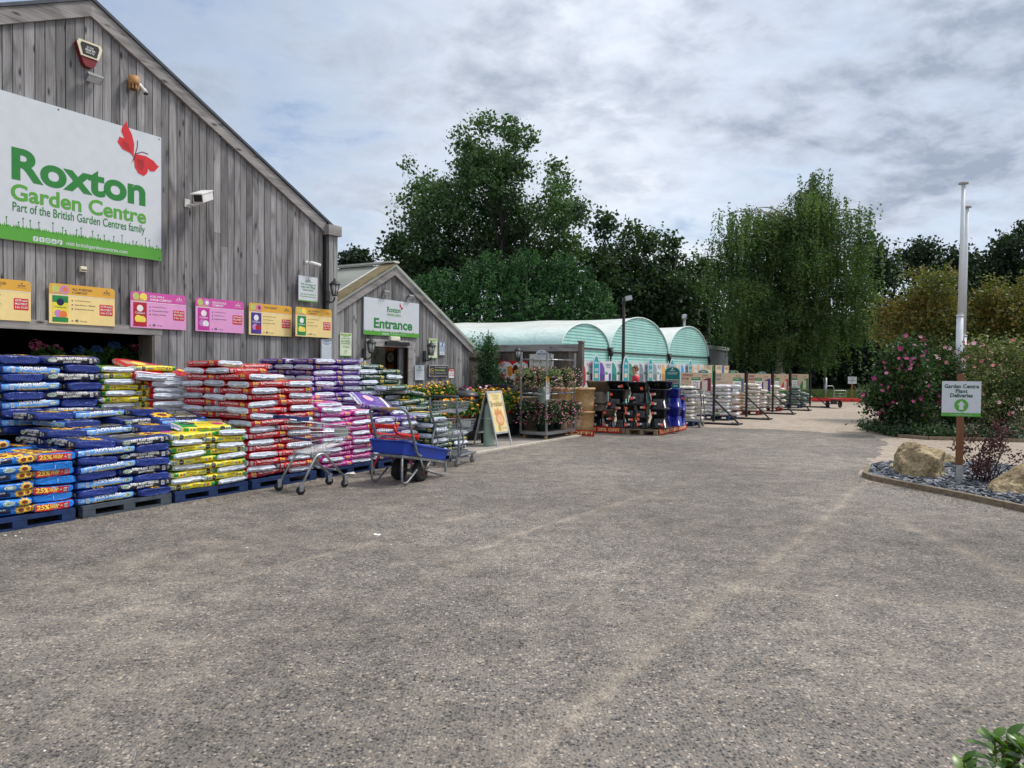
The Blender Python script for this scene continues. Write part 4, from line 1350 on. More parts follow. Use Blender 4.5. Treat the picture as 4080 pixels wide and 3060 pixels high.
class Sack:
 def __init__(s, Ln, Wd_, Ht, seed, plump=.66):
  s.a, s.b, s.c, s.seed, s.pl = Ln / 2, Wd_ / 2, Ht / 2, seed, plump
 def prof(s, u):
  e = abs(u)
  hc = s.c * (1 - (1 - s.pl) * e ** 7)
  hw = s.b * (1 - .10 * e ** 9)
  return hc, hw
 def disp(s, p):
  q = p * 5.5 + Vector((s.seed * 3.7, s.seed * 1.3, 0))
  n1 = noise.noise_vector(q) * .014
  n2 = noise.noise_vector(p * 15 + Vector((0, s.seed * 5.1, 0))) * .0055
  # nothing bulges far through the layer above or below
  v = n1 + n2
  v.z *= .55
  return p + v
 def side(s, x, z, sg, off=.003):
  u = max(-1, min(1, x / s.a))
  hc, hw = s.prof(u)
  q = min(.96, abs(z) / hc)
  y = hw * (1 - q ** M_) ** (1 / M_)
  p = s.disp(Vector((x, sg * y, z)))
  p.y += sg * off
  p.z += (1 if z > 0 else -1) * off * q ** 3
  return p
 def top(s, x, y, off=.003):
  u = max(-1, min(1, x / s.a))
  hc, hw = s.prof(u)
  q = min(.97, abs(y) / hw)
  z = hc * (1 - q ** M_) ** (1 / M_)
  p = s.disp(Vector((x, y, z)))
  p.z += off
  return p
 def endp(s, y, z, sg, off=.004):
  p = s.disp(Vector((sg * s.a, y, z)))
  p.x += sg * (off + .004)
  return p
def sack_mesh(sk, base, endmat, ops, fin=True, endspan=.90, foot=None):
 """one sack: skin, end seals, printed fields and lettering; its foot is at z = 0"""
 mb = MB()
 N = 30
 vs = []
 for u in ST_:
  hc, hw = sk.prof(u)
  e = abs(u)
  k = {1: .80 if fin else .88, .985: .94, .955: .985}.get(e, 1.0)
  for j in range(N):
   an = 2 * math.pi * j / N
   ca, sa = math.cos(an), math.sin(an)
   y = math.copysign(abs(ca) ** (2 / M_), ca) * hw * (1 - (1 - k) * .5)
   z = math.copysign(abs(sa) ** (2 / M_), sa) * hc * k
   vs.append(sk.disp(Vector((u * sk.a, y, z))))
 fe, fb = [], []
 for i in range(len(ST_) - 1):
  um = (ST_[i] + ST_[i + 1]) / 2
  for j in range(N):
   f = (i * N + j, (i + 1) * N + j, (i + 1) * N + (j + 1) % N, i * N + (j + 1) % N)
   (fe if abs(um) > endspan else fb).append(f)
 fe.append(tuple(range(N)))
 k0 = (len(ST_) - 1) * N
 fe.append(tuple(range(k0 + N - 1, k0 - 1, -1)))
 f0 = len(mb.f)
 mb.add(vs, fb, base, True)
 o_ = len(mb.v)
 mb.add([], [], base)
 km = mb.mi(endmat)
 for f in fe:
  mb.f.append(f)
  mb.m.append(km)
  mb.sm.append(len(f) == 4)
 if fin:
  rr = random.Random(sk.seed)
  for sg in (-1, 1):
   K = 16
   pts = []
   ph = rr.random() * 6
   for i in range(K + 1):
    y = -sk.b * .88 + 1.76 * sk.b * i / K
    z = sk.c * .10 * math.sin(y * 22 + ph) + sk.c * .08 * math.sin(y * 51 + ph)
    pts.append((y, z))
   va, fa = [], []
   for y, z in pts:
    p = sk.disp(Vector((sg * sk.a, y, z)))
    va += [(p.x - sg * .006, p.y, p.z + .010), (p.x + sg * .034, p.y, p.z - .004), (p.x + sg * .030, p.y, p.z - .013), (p.x - sg * .006, p.y, p.z - .002)]
   for i in range(K):
    for q in range(4):
     fa.append((i * 4 + q, i * 4 + (q + 1) % 4, i * 4 + 4 + (q + 1) % 4, i * 4 + 4 + q))
   mb.add(va, fa, endmat)
 def W(face):
  if face == 'A':
   return lambda a, b_, o=.003: sk.side(a, b_, -1, o)
  if face == 'B':
   return lambda a, b_, o=.003: sk.side(-a, b_, 1, o)
  if face == 'T':
   return lambda a, b_, o=.003: sk.top(a, b_, o)
  if face == 'E':
   return lambda a, b_, o=.004: sk.endp(a, b_, 1, o)
  return lambda a, b_, o=.004: sk.endp(-a, b_, -1, o)
 for op in ops:
  kind, face, mat = op[0], op[1], op[2]
  w_ = W(face)
  half = sk.a if face in 'ABT' else sk.b
  hv = sk.c if face != 'T' else sk.b
  if kind == 'rect':
   x0, x1, z0, z1 = (op[3] * half, op[4] * half, op[5] * hv, op[6] * hv)
   lift = op[7] if len(op) > 7 else .0022
   nx, nz_ = max(2, int((x1 - x0) / .03)), max(3, int((z1 - z0) / .018))
   vv = [w_(x0 + (x1 - x0) * i / nx, z0 + (z1 - z0) * k / nz_, lift) for k in range(nz_ + 1) for i in range(nx + 1)]
   mb.add(vv, [(k * (nx + 1) + i, k * (nx + 1) + i + 1, (k + 1) * (nx + 1) + i + 1, (k + 1) * (nx + 1) + i) for k in range(nz_) for i in range(nx)], mat, True)
  elif kind == 'disc':
   cx, cz, r_ = op[3] * half, op[4] * hv, op[5]
   rz = op[6] if len(op) > 6 else r_
   n_ = 16
   vv = [w_(cx, cz, .0042)] + [w_(cx + q * r_ * math.cos(6.2832 * i / n_), cz + q * rz * math.sin(6.2832 * i / n_), .0042) for q in (.55, 1) for i in range(n_)]
   ff = [(0, 1 + i, 1 + (i + 1) % n_) for i in range(n_)] + [(1 + i, 1 + n_ + i, 1 + n_ + (i + 1) % n_, 1 + (i + 1) % n_) for i in range(n_)]
   mb.add(vv, ff, mat, True)
  elif kind == 'flower':
   cx, cz, r_ = op[3] * half, op[4] * hv, op[5]
   sqz = op[6] if len(op) > 6 else 1
   for i in range(18):
    an = 6.2832 * i / 18
    q = r_ * (1 if i % 2 else .85)
    vv = [w_(cx + r_ * .35 * math.cos(an - .16), cz + sqz * r_ * .35 * math.sin(an - .16), .005), w_(cx + q * .75 * math.cos(an - .14), cz + sqz * q * .75 * math.sin(an - .14), .005),
     w_(cx + q * math.cos(an), cz + sqz * q * math.sin(an), .005), w_(cx + q * .75 * math.cos(an + .14), cz + sqz * q * .75 * math.sin(an + .14), .005),
     w_(cx + r_ * .35 * math.cos(an + .16), cz + sqz * r_ * .35 * math.sin(an + .16), .005)]
    mb.add(vv, [(0, 1, 2, 3, 4)], mat)
   vv = [w_(cx + r_ * .42 * math.cos(6.2832 * i / 12), cz + sqz * r_ * .42 * math.sin(6.2832 * i / 12), .006) for i in range(12)]
   mb.add(vv, [tuple(range(12))], IK['seed'])
  elif kind == 'text':
   txt, cx, cz, h_, w2 = op[3], op[4] * half, op[5] * hv, op[6] * sk.c * 2, op[7] * half
   mb.text(txt, cx, cz, mat, h=h_, w=w2, bold=op[8] if len(op) > 8 else .03, align='c', warp=lambda a, b_: w_(a, b_, .0056))
 if foot is None:
  for i, v in enumerate(mb.v):
   mb.v[i] = (v[0], v[1], v[2] + sk.c)
 return mb
def op_code(face, x):
 """a bar code label"""
 o = [('rect', face, IK['white'], x - .055, x + .055, -.5, .5, .0035)]
 for k in range(5):
  o.append(('rect', face, IK['grey'], x - .038 + .018 * k, x - .029 + .018 * k, -.36, .36, .0055))
 return o
def ops_jack():
 o = [('rect', 'A', FB['black'], -.93, .93, -.93, .93)]
 o += [('disc', 'A', IK['white'], -.72, .05, .052, .024), ('disc', 'A', IK['green'], -.72, .05, .047, .020), ('text', 'A', IK['white'], 'Westland', -.72, -.05, .10, .2, .0)]
 o += [('text', 'A', IK['white'], 'EVERY PLANT DESERVES', -.05, .08, .31, 1.02, .04), ('text', 'A', IK['white'], "JACK'S MAGIC", -.05, -.68, .31, .62, .04)]
 o += op_code('A', .62) + [('text', 'A', IK['white'], 'A', .80, .0, .2, .10, .01), ('text', 'A', IK['white'], 'CARE', .80, -.25, .09, .14, .0)]
 o += [('rect', 'B', FB['light'], -.93, .93, -.95, .95)]
 o += op_code('B', -.62) + [('text', 'B', IK['white'], 'A', -.80, .0, .18, .10, .01), ('text', 'B', IK['white'], 'CARE', -.80, -.25, .09, .14, .0)]
 o += [('text', 'B', IK['white'], "JACK'S MAGIC", .04, -.14, .48, .90, .04), ('text', 'B', IK['yellow'], 'THE TRADITIONAL COMPOST', .04, -.68, .18, 1.02, .02)]
 o += [('disc', 'B', IK['white'], .70, .05, .052, .024), ('disc', 'B', IK['green'], .70, .05, .047, .020), ('text', 'B', IK['white'], 'Westland', .70, -.05, .10, .2, .0)]
 o += [('rect', 'T', FB['black'], -.80, .30, -.80, .80), ('text', 'T', IK['white'], "JACK'S MAGIC", -.25, .30, .55, .9), ('text', 'T', IK['yellow'], 'THE TRADITIONAL COMPOST', -.25, .08, .2, .9, .01)]
 for k in range(3):
  o.append(('text', 'T', IK['white'], ['Fruit  Vegetables  Borders', 'House plants  Seeds', 'Feeds for weeks'][k], -.25, -.18 - .18 * k, .2, .85, .01))
 o += [('flower', 'T', IK['petal'], .58, .0, .15)]
 return FB['royal'], FB['royal'], o, dict(fin=False, endspan=.93)
def ops_multi():
 o = [('rect', 'A', FB['navy'], -.94, .36, -.92, .92), ('text', 'A', IK['white'], 'Multi-Purpose', -.25, .10, .28, .95, .015), ('text', 'A', IK['white'], 'Compost', -.2, -.35, .26, .5, .01), ('text', 'A', IK['yellow'], 'peat free', -.2, -.68, .15, .4, .0)]
 o += [('flower', 'A', IK['petal'], .66, .0, .075, .62), ('flower', 'A', IK['petal'], .86, .1, .06, .7)]
 o += [('flower', 'B', IK['petal'], .74, .0, .075, .62), ('disc', 'B', IK['white'], .30, 0, .055, .022), ('disc', 'B', IK['green'], .30, 0, .05, .018), ('text', 'B', IK['white'], 'Westland', .3, -.06, .11, .22, .0)]
 o += [('rect', 'E', FB['label'], -.90, .66, -.74, .74, .003)]
 o += [('text', 'E', IK['yellow'], '25%', -.56, -.46, .54, .56, .035), ('text', 'E', IK['yellow'], 'EXTRA', -.02, .08, .23, .46, .02), ('text', 'E', IK['yellow'], 'FREE', -.04, -.36, .23, .38, .02)]
 o += [('text', 'E', IK['white'], 'A', .31, -.15, .2, .12, .01), ('rect', 'E', IK['white'], .44, .58, -.44, .44, .0062)]
 for k in range(4):
  o.append(('rect', 'E', IK['grey'], .46 + .03 * k, .475 + .03 * k, -.34, .34, .0085))
 o += [('rect', 'F', IK['white'], .02, .035, -.5, .4, .004)]
 o += [('rect', 'T', FB['navy'], -.72, .92, -.5, .9), ('text', 'T', IK['white'], 'Multi-Purpose', .05, .42, .7, 1.0, .01), ('text', 'T', IK['white'], 'Compost', -.05, .08, .5, .6, .01), ('rect', 'T', FB['gold'], .45, .7, -.2, .8, .0035), ('rect', 'T', FB['label'], .72, .92, -.3, .9, .0035)]
 o += [('flower', 'T', IK['petal'], .2, -.62, .11), ('flower', 'T', IK['petal'], .52, -.55, .12), ('flower', 'T', IK['petal'], -.2, -.6, .10), ('flower', 'T', IK['petal'], -.55, -.55, .09)]
 return FB['sky'], FB['sky'], o, dict(fin=False, endspan=.93)
def ops_mira(kind=0):
 gold = kind == 1
 base = FB['gold'] if gold else FB['yellow']
 o = []
 for f, q in (('A', 1), ('B', -1)):
  o += [('rect', f, FB['leaf'], -.86 * q - .10, -.86 * q + .09, -.95, .95), ('rect', f, FB['leaf'], .83 * q - .08, .83 * q + .12, -.95, .95)]
  o += [('rect', f, IK['white'], -.86 * q - .06, -.86 * q + .06, -.55, .55, .004)]
  for k in range(4):
   o.append(('rect', f, IK['dark'], -.86 * q - .045 + .025 * k, -.86 * q - .033 + .025 * k, -.45, .45, .006))
  o += [('disc', f, IK['dark'], -.62 * q, 0, .034), ('text', f, IK['white'], 'Miracle-Gro', -.62 * q, -.06, .09, .19, .0)]
  o += [('rect', f, IK['green'], -.30 * q - .15, -.30 * q + .15, -.2, .25, .0035), ('text', f, IK['white'], 'PEAT FREE', -.30 * q, -.10, .16, .26, .01), ('text', f, IK['dark'], 'All Purpose', .16 * q, -.05, .30, .42, .01), ('text', f, IK['dark'], 'Compost', .16 * q, -.45, .16, .24, .0)]
  o += [('disc', f, IK['grey'], .46 * q, 0, .017), ('disc', f, IK['orange'], .60 * q, 0, .015), ('text', f, IK['dark'], '40', .60 * q, -.2, .2, .07, .01)]
 o += [('rect', 'T', FB['leaf'], .34, .93, -.92, .92), ('disc', 'T', IK['dark'], .52, 0, .10), ('text', 'T', IK['white'], 'Miracle-Gro', .52, -.05, .35, .28, .01)]
 o += [('text', 'T', IK['dark'], 'All Purpose', -.15, .1, .5, .7, .01), ('text', 'T', IK['dark'], 'Compost', -.15, -.2, .35, .4, .0), ('disc', 'T', FB['orange'], -.62, -.3, .07), ('disc', 'T', FB['pink'], -.62, .3, .07)]
 return base, FB['white'], o, dict(fin=True, endspan=.96)
def ops_erin(base, title, topa, topb):
 def f():
  o = []
  for fc, q in (('A', 1), ('B', -1)):
   o += op_code(fc, -.84 * q) + [('text', fc, IK['white'], '40L', -.68 * q, .1, .16, .09, .0), ('text', fc, IK['white'], 'A', -.68 * q, -.4, .2, .06, .0)]
   o += [('text', fc, IK['white'], title, -.08 * q, -.10, .38, 1.0, .03), ('text', fc, IK['white'], 'peat free premium quality', -.05 * q, -.45, .1, .5, .0)]
   o += [('text', fc, IK['yellow'], 'Erin', .68 * q, -.05, .38, .25, .03), ('rect', fc, IK['grey'], .68 * q - .13, .68 * q + .13, -.62, -.28, .0035), ('text', fc, IK['white'], 'quality', .68 * q, -.54, .1, .2, .0)]
  o += [('rect', 'T', topa, -.55, -.05, -.75, .75), ('rect', 'T', topb, .62, .80, -.8, .8), ('disc', 'T', IK['yellow'] if topb is not IK['white'] else IK['pink'], -.30, .1, .10)]
  for k in range(4):
   o.append(('text', 'T', IK['white'], ['Premium quality', 'Promotes growth', 'Feeds for six weeks', 'Peat free'][k], .28, .5 - .32 * k, .22, .45, .0))
  o += [('text', 'T', IK['yellow'], 'Erin', .72, -.1, .5, .16, .02)]
  return base, FB['white'], o, dict(fin=True, endspan=.96)
 return f
KINDS = {
 'jack': (ops_jack, (.69, .47, .094)), 'jackfat': (ops_jack, (.72, .50, .109)), 'multi': (ops_multi, (.69, .45, .090)), 'mira': (ops_mira, (.65, .475, .082)), 'gold': (lambda: ops_mira(1), (.65, .475, .082)),
 'rose': (ops_erin(FB['red'], 'Rose, Tree & Shrub Compost', FB['tan'], FB['red']), (.71, .495, .0925)),
 'eric': (ops_erin(FB['pink'], 'Ericaceous Compost', FB['pink'], IK['pink']), (.68, .48, .0800)),
 'tub': (ops_erin(FB['purple'], 'Tub & Basket Compost', FB['purple'], IK['white']), (.68, .475, .0910)),
 'green': (ops_erin(FB['green'], 'Multi-Purpose Compost', FB['orange'], FB['leaf']), (.68, .475, .0950)),
}
_proto = {}
_sk = random.Random(77)
NVAR = 3
def sack_proto(kind, var):
 key = (kind, var)
 if key not in _proto:
  fn, (a, b_, c) = KINDS[kind]
  base, endm, ops, kw = fn()
  sk = Sack(a, b_, c * 1.04, var * 11 + len(kind) * 3 + 1, .84 if kind.startswith('jack') or kind == 'multi' else .84)
  mb = sack_mesh(sk, base, endm, ops, **kw)
  me = mb.build('compost_sack')
  _proto[key] = me.data
  bpy.data.objects.remove(me)
 return _proto[key]
WORDS = {'jack': 'blue sack', 'jackfat': 'blue sack', 'multi': 'sky blue sack', 'mira': 'yellow sack', 'gold': 'gold peat free sack', 'rose': 'red sack', 'eric': 'magenta sack', 'tub': 'purple sack', 'green': 'dark green sack'}
def sack(kind, s, t, z, mode, label, group, flip=False, yaw=0.0, tiltx=0.0, tilty=0.0, jit=1.0):
 """mode 'long': long side to the yard; 'end': short end to the yard. s, t: centre"""
 o = bpy.data.objects.new('compost_sack', sack_proto(kind, _sk.randrange(NVAR)))
 C.objects.link(o)
 base = AS if mode == 'long' else AN
 o.location = P(s + _sk.uniform(-.016, .016) * jit, t + _sk.uniform(-.030, .022) * jit, z)
 o.rotation_mode = 'ZYX'
 M = Matrix.Rotation(base + yaw + R(_sk.gauss(0, 1.9)) * jit, 3, 'Z') @ Matrix.Rotation(tilty + R(_sk.gauss(0, .9)) * jit, 3, 'Y') @ Matrix.Rotation(tiltx + R(_sk.gauss(0, 1.5)) * jit, 3, 'X') @ Matrix.Rotation(math.pi if flip else 0, 3, 'Z')
 o.rotation_mode = 'XYZ'
 o.rotation_euler = M.to_euler('XYZ')
 return tag(o, label, 'compost sack', group)
def stack(kind, s0, t0, z0, n, pitch, Ls, Ws, where, left_from=99, first='B', flips=None, topfull=1, down=False, skip=(), group=None, kinds=None):
 """n layers laid in turn; only sacks on the outside are there to see. left_from: the layer from which the near side shows"""
 g = group or 'sacks of ' + where
 for i in range(n):
  ty = first if i % 2 == 0 else ('A' if first == 'B' else 'B')
  z = z0 + pitch * i
  k_ = kinds[i] if kinds else kind
  lay = (ORD[n - 1 - i] + ' layer down') if down else (ORD[i] + ' layer up')
  if down and i == n - 1:
   lay = 'topmost layer'
  full = i >= n - topfull
  for col in ('L', 'R'):
   endcol = (col == 'L') == (ty == 'A')
   if (i, col) in skip:
    continue
   depth = 2 if endcol else 3
   show = 1
   if full or (col == 'L' and i >= left_from):
    show = depth
   for k in range(show):
    if endcol:
     s_ = s0 + Ws / 2 if col == 'L' else s0 + Ls + Ws / 2
     t_ = t0 - Ls / 2 - k * Ls
    else:
     s_ = s0 + Ls / 2 if col == 'L' else s0 + Ws + Ls / 2
     t_ = t0 - Ws / 2 - k * Ws
    fl = False
    if kind.startswith('jack'):
     fl = (ty == 'B') and not endcol
     if endcol:
      fl = False
    elif kind == 'multi':
     fl = bool(i % 2)
    elif not endcol:
     fl = _sk.random() < .35
    pos = ('end out' if endcol else 'printed side out') if k == 0 else (('behind', 'two behind')[k - 1] + (' the end one' if endcol else ' the printed one'))
    lab = f"{WORDS[k_]}, {lay}, {pos}, {where}"
    sack(k_, s_, t_, z, 'end' if endcol else 'long', lab, g, fl)
# ---- pallets
PBLUE = pm('blue pallet paint', srgb(24, 48, 92), .7, var=.35, scale=9, bump=.2)
PREDP = pm('red pallet paint', srgb(120, 40, 38), .7, var=.3, scale=9, bump=.2)
def pallet(s, t, w, dep, mat, label, group='pallets under the sack stacks', h=.135):
 p_ = thing('pallet', label, 'pallet', P(s, t, 0), AS, group)
 mb = MB()
 k = 7
 for i in range(k):
  y = dep * i / k
  mb.box(0, w, y + .006, y + dep / k * .82, h - .022, h, mat)
 mb.build('deck', p_)
 for y in (0, dep / 2 - .05, dep - .10):
  mb = MB()
  mb.box(0, w, y, y + .10, h - .044, h - .0225, mat)
  mb.box(0, w, y + .004, y + .096, .002, .022, mat)
  for x in (0.001, w / 2 - .07, w - .141):
   mb.box(x, x + .14, y + .002, y + .098, .0225, h - .0445, mat)
  mb.build('runner', p_)
 return p_
FT = -8.2
pallet(3.40, FT + .03, 1.12, 1.3, PBLUE, 'blue pallet under the sky blue sacks at the edge of view')
pallet(4.60, FT + .03, 1.08, 1.3, pm('worn grey blue paint', srgb(70, 78, 88), .8, var=.3, scale=9, bump=.2), 'grey blue pallet under the blue and black front sacks')
pallet(5.73, FT + .03, 1.10, 1.3, PBLUE, 'blue pallet under the yellow front sacks')
pallet(6.90, FT + .03, 1.20, 1.4, PBLUE, 'blue pallet under the tall red stack')
pallet(8.27, FT + .03, 1.14, .95, PBLUE, 'blue pallet under the magenta sacks')
pallet(9.50, FT + .03, 1.12, .95, PBLUE, 'blue pallet under the low purple front sacks')
pallet(10.70, -7.92, 1.12, 1.0, PBLUE, 'blue pallet under the low dark green sacks')
# ---- front row
# sky blue sacks, all laid the same way
for i in range(7):
 z = .137 + .0875 * i
 red = i % 2 == 0
 sack('multi', 3.42 + .345, FT - .225, z, 'long', f"sky blue sack, {ORD[i]} layer up, {'navy label' if red else 'plain side'} and sunflower out, edge of view", 'sky blue sacks at the edge of view', not red)
 o = sack('multi', 4.10 + .225, FT - .345, z, 'end', f"sky blue sack, {ORD[i]} layer up, {'red extra free end' if red else 'plain end'} out", 'sky blue sacks at the edge of view', not red)
sack('multi', 3.9, FT - .95, .137 + .0875 * 7, 'long', 'sky blue sack with a printed top lying at the back on top of its stack', 'sky blue sacks at the edge of view', True)
sack('multi', 4.32, FT - 1.05, .137 + .0875 * 6, 'end', 'sky blue sack behind the topmost extra free sack', 'sky blue sacks at the edge of view', True)
stack('jack', 4.57, FT, .137, 8, .0885, .67, .46, 'blue front stack', first='B', left_from=6)
zz_ = .137 + 8 * .0885
gj = 'loose blue sacks on the blue front stack'
sack('jack', 5.25, -8.97, zz_, 'long', 'blue sack with light blue printed side lying across the front stack', gj, True)
sack('jack', 5.76, -8.95, zz_, 'end', 'blue sack with black side and blue end at the far edge of the front stack', gj, yaw=R(4))
sack('jack', 4.78, -9.1, zz_, 'end', 'blue sack half hidden behind the front stack\'s topmost layer', gj, yaw=R(-3))
sack('jack', 5.07, -9.35, zz_ + .088, 'end', 'blue sack turned with its light blue lettering to the near side', gj, True, yaw=R(5))
sack('jack', 5.86, -9.18, zz_ + .088, 'long', 'blue sack with its black lettered side out beside the yellow stack', gj)
sack('jack', 5.40, -9.42, zz_ + .176, 'long', 'blue sack with light blue side out, highest of the loose blue sacks', gj, True, yaw=R(2))
sack('jack', 5.99, -9.42, zz_ + .176, 'end', 'blue sack with plain blue end above the black lettered sack', gj, yaw=R(-4))
sack('jack', 4.85, -9.55, zz_ + .176, 'end', 'blue sack with plain end low in front of the fat blue stack', gj, yaw=R(-2))
stack('mira', 5.71, FT, .137, 9, .0795, .64, .47, 'yellow front stack', first='B', topfull=1)
gy = 'loose sacks on the yellow front stack'
zy = .137 + 9 * .0795
sack('mira', 6.34, -8.52, zy, 'long', 'yellow and green sack with its green round badge up on the front stack', gy, True, yaw=R(-13), tiltx=R(4))
sack('mira', 6.12, -9.05, zy, 'long', 'yellow and green sack peeping out behind the badge sack', gy, yaw=R(12))
sack('jack', 6.28, -8.98, zy + .09, 'long', 'single blue sack with a sunflower top lying on the yellow stack', gy, True, yaw=R(-3), tiltx=R(14))
stack('rose', 6.87, FT, .137, 16, .0900, .71, .495, 'tall red stack', first='B', left_from=7, topfull=1, skip=((15, 'R'),))
zr = .137 + 16 * .09
gr_ = 'red sacks topping the tall red stack'
for k, (kd, s_, t_, z_, md, lb, fl) in enumerate([
  ('rose', 7.23, FT - .72, zr, 'long', 'red sack with lettered side out, one step back on the tall stack', False),
  ('rose', 7.23, FT - 1.20, zr, 'long', 'red sack hidden behind the stepped back lettered sack, white end showing', False),
  ('rose', 7.83, FT - .95, zr - .09, 'end', 'red sack with white end one step back at the far edge of the tall stack', False),
  ('rose', 7.13, FT - 1.08, zr + .095, 'end', 'red sack crowning the tall stack with white end out', False),
  ('rose', 7.76, FT - 1.2, zr + .06, 'long', 'red sack crowning the tall stack with lettered side out', True),
]):
 sack(kd, s_, t_, z_, md, lb, gr_, fl)
stack('eric', 8.23, FT, .137, 11, .0775, .68, .475, 'magenta stack', first='B', topfull=1)
ge = 'loose magenta sacks on the magenta stack'
ze = .137 + 11 * .0775
sack('eric', 8.47, FT - .36, ze, 'end', 'magenta sack with white end out on the magenta stack', ge)
sack('eric', 8.98, FT - .50, ze - .005, 'end', 'magenta sack lying flat behind, white end toward the purple sacks', ge, yaw=R(-16))
sack('eric', 8.58, FT - .42, ze + .0775, 'end', 'magenta sack crowning the magenta stack, a little askew', ge, yaw=R(-12))
sack('eric', 8.55, FT - .9, ze + .155, 'long', 'magenta sack far back between red and purple stacks', ge, yaw=R(6))
stack('tub', 9.46, FT, .137, 8, .089, .67, .475, 'low purple stack', first='B', topfull=1)
stack('green', 10.70, -7.95, .137, 7, .095, .66, .475, 'low green stack', first='A', topfull=0, left_from=0, skip=((4, 'R'), (5, 'R'), (6, 'R')))
sack('green', 10.94, -8.32, .137 + 7 * .095 - .01, 'long', 'dark green sack with an orange top on the low green stack', 'loose dark green sacks', yaw=R(14))
sack('green', 11.46, -8.5, .137 + 4 * .095, 'long', 'dark green sack at the back of the lower part of the green stack', 'loose dark green sacks', yaw=R(-6))
# ---- second row, close under the barn front
stack('jackfat', 4.49, -9.70, 1.80 - 9 * .109, 9, .109, .715, .50, 'tall blue back stack', first='A', down=True, topfull=1)
stack('mira', 5.72, -9.70, 1.68 - 9 * .0825, 9, .0825, .64, .47, 'yellow back stack', first='A', down=True, topfull=1,
 kinds=['mira'] * 5 + ['mira', 'gold', 'mira', 'mira'])
gb = 'red sacks behind the yellow back stack'
for k in range(3):
 sack('rose', 6.42 + .43 * k, -10.02 - .05 * k, 1.60 - .05 * k, 'end', ['red sack with printed top behind the yellow stack', 'red sack with printed top in front of the bare boards', 'red sack with printed top touching the tall red stack'][k], gb, yaw=R(4 * k - 4), tilty=R(15), tiltx=R(-8))
 sack('rose', 6.40 + .44 * k, -9.95 - .06 * k, 1.47 - .045 * k, 'end', ['red sack with white end beside the yellow stack', 'red sack with white end under the printed tops', 'red sack with white end close to the tall stack'][k], gb, tiltx=R(-4))
for k in range(5):
 sack('rose', 6.62, -9.95, 1.38 - .09 * k, 'end', f'red sack in shadow between yellow and red stacks, {ORD[k]} one down', gb)
stack('tub', 8.90, -9.02, 1.83 - 9 * .0925, 9, .0925, .68, .475, 'purple back stack', first='A', down=True, left_from=5, topfull=1)
stack('green', 10.08, -9.08, 1.66 - 7 * .095, 7, .095, .68, .475, 'green back stack', first='A', down=True, topfull=1, left_from=6)
gg = 'loose dark green sacks'
sack('green', 10.44, -9.36, 1.655, 'long', 'dark green sack crowning the green back stack in front of the doorway', gg, yaw=R(-5))
sack('green', 10.20, -10.15, 1.74, 'end', 'pale topped green sack furthest back, against the notice on the corner', gg, yaw=R(8))
sack('green', 10.78, -9.02, 1.27, 'long', 'dark green sack jutting out of the green back stack', gg, yaw=R(-4))
sack('green', 11.30, -9.02, 1.16, 'long', 'dark green sack with its top to the flowers, below the jutting one', gg, yaw=R(8), tilty=R(8))
sack('green', 11.02, -8.82, 1.00, 'long', 'dark green sack sliding toward the two tier trolley', gg, yaw=R(-8), tilty=R(-4))
sack('green', 11.45, -8.98, .97, 'long', 'dark green sack behind the trolley basket', gg, yaw=R(5))
sack('green', 11.02, -8.68, .89, 'long', 'dark green sack directly above the low green stack', gg, yaw=R(-10))
a = onT(1478, 1600, -8.62)
sack('tub', a[0], -8.62, a[1] - .05, 'long', 'big purple sack slumped on its side between purple and green sacks', 'loose purple sacks', yaw=R(-14), tiltx=R(26), tilty=R(11), jit=0)
sack('tub', 9.75, -8.75, .137 + 8 * .089, 'long', 'purple sack lying under the slumped one', 'loose purple sacks', yaw=R(-5))
sack('tub', 10.2, -8.72, .137 + 8 * .089, 'end', 'purple sack with white end under the slumped one', 'loose purple sacks', yaw=R(6))
sack('tub', 9.9, -8.85, .137 + 9 * .089, 'long', 'purple sack propping the slumped one', 'loose purple sacks', yaw=R(4))
# ---- hydrangeas in the dark opening behind the stacks
# ------------------------------------------------------------------ leaves and flowers
def leaf_quad(vs, fs, p, sz, rr, up=.35, asp=.55):
 n_ = Vector((rr.gauss(0, 1), rr.gauss(0, 1), rr.gauss(0, 1) + up))
 if n_.length < 1e-4:
  n_ = Vector((0, 0, 1))
 n_.normalize()
 a = n_.orthogonal().normalized()
 an = rr.uniform(0, 6.2832)
 b_ = n_.cross(a)
 x = a * math.cos(an) + b_ * math.sin(an)
 y = n_.cross(x)
 s_ = sz * rr.uniform(.65, 1.35)
 o = len(vs)
 vs += [p - x * s_ * .5, p + y * s_ * asp * .5 + n_ * s_ * .06, p + x * s_ * .5, p - y * s_ * asp * .5 + n_ * s_ * .06]
 fs.append((o, o + 1, o + 2, o + 3))
def leaves(pts, sz, seed, mat, up=.35, asp=.55, mb=None):
 rr = random.Random(seed)
 mb = mb or MB()
 vs, fs = [], []
 for p in pts:
  leaf_quad(vs, fs, Vector(p), sz, rr, up, asp)
 mb.add(vs, fs, mat)
 return mb
def dome_pts(n, r, h, seed, z0=0.0, shell=.55):
 rr = random.Random(seed)
 out = []
 for i in range(n):
  v = Vector((rr.gauss(0, 1), rr.gauss(0, 1), abs(rr.gauss(0, 1)) * 1.0)).normalized()
  q = shell + (1 - shell) * rr.random() ** .6
  out.append(Vector((v.x * r * q, v.y * r * q, z0 + v.z * h * q)))
 return out
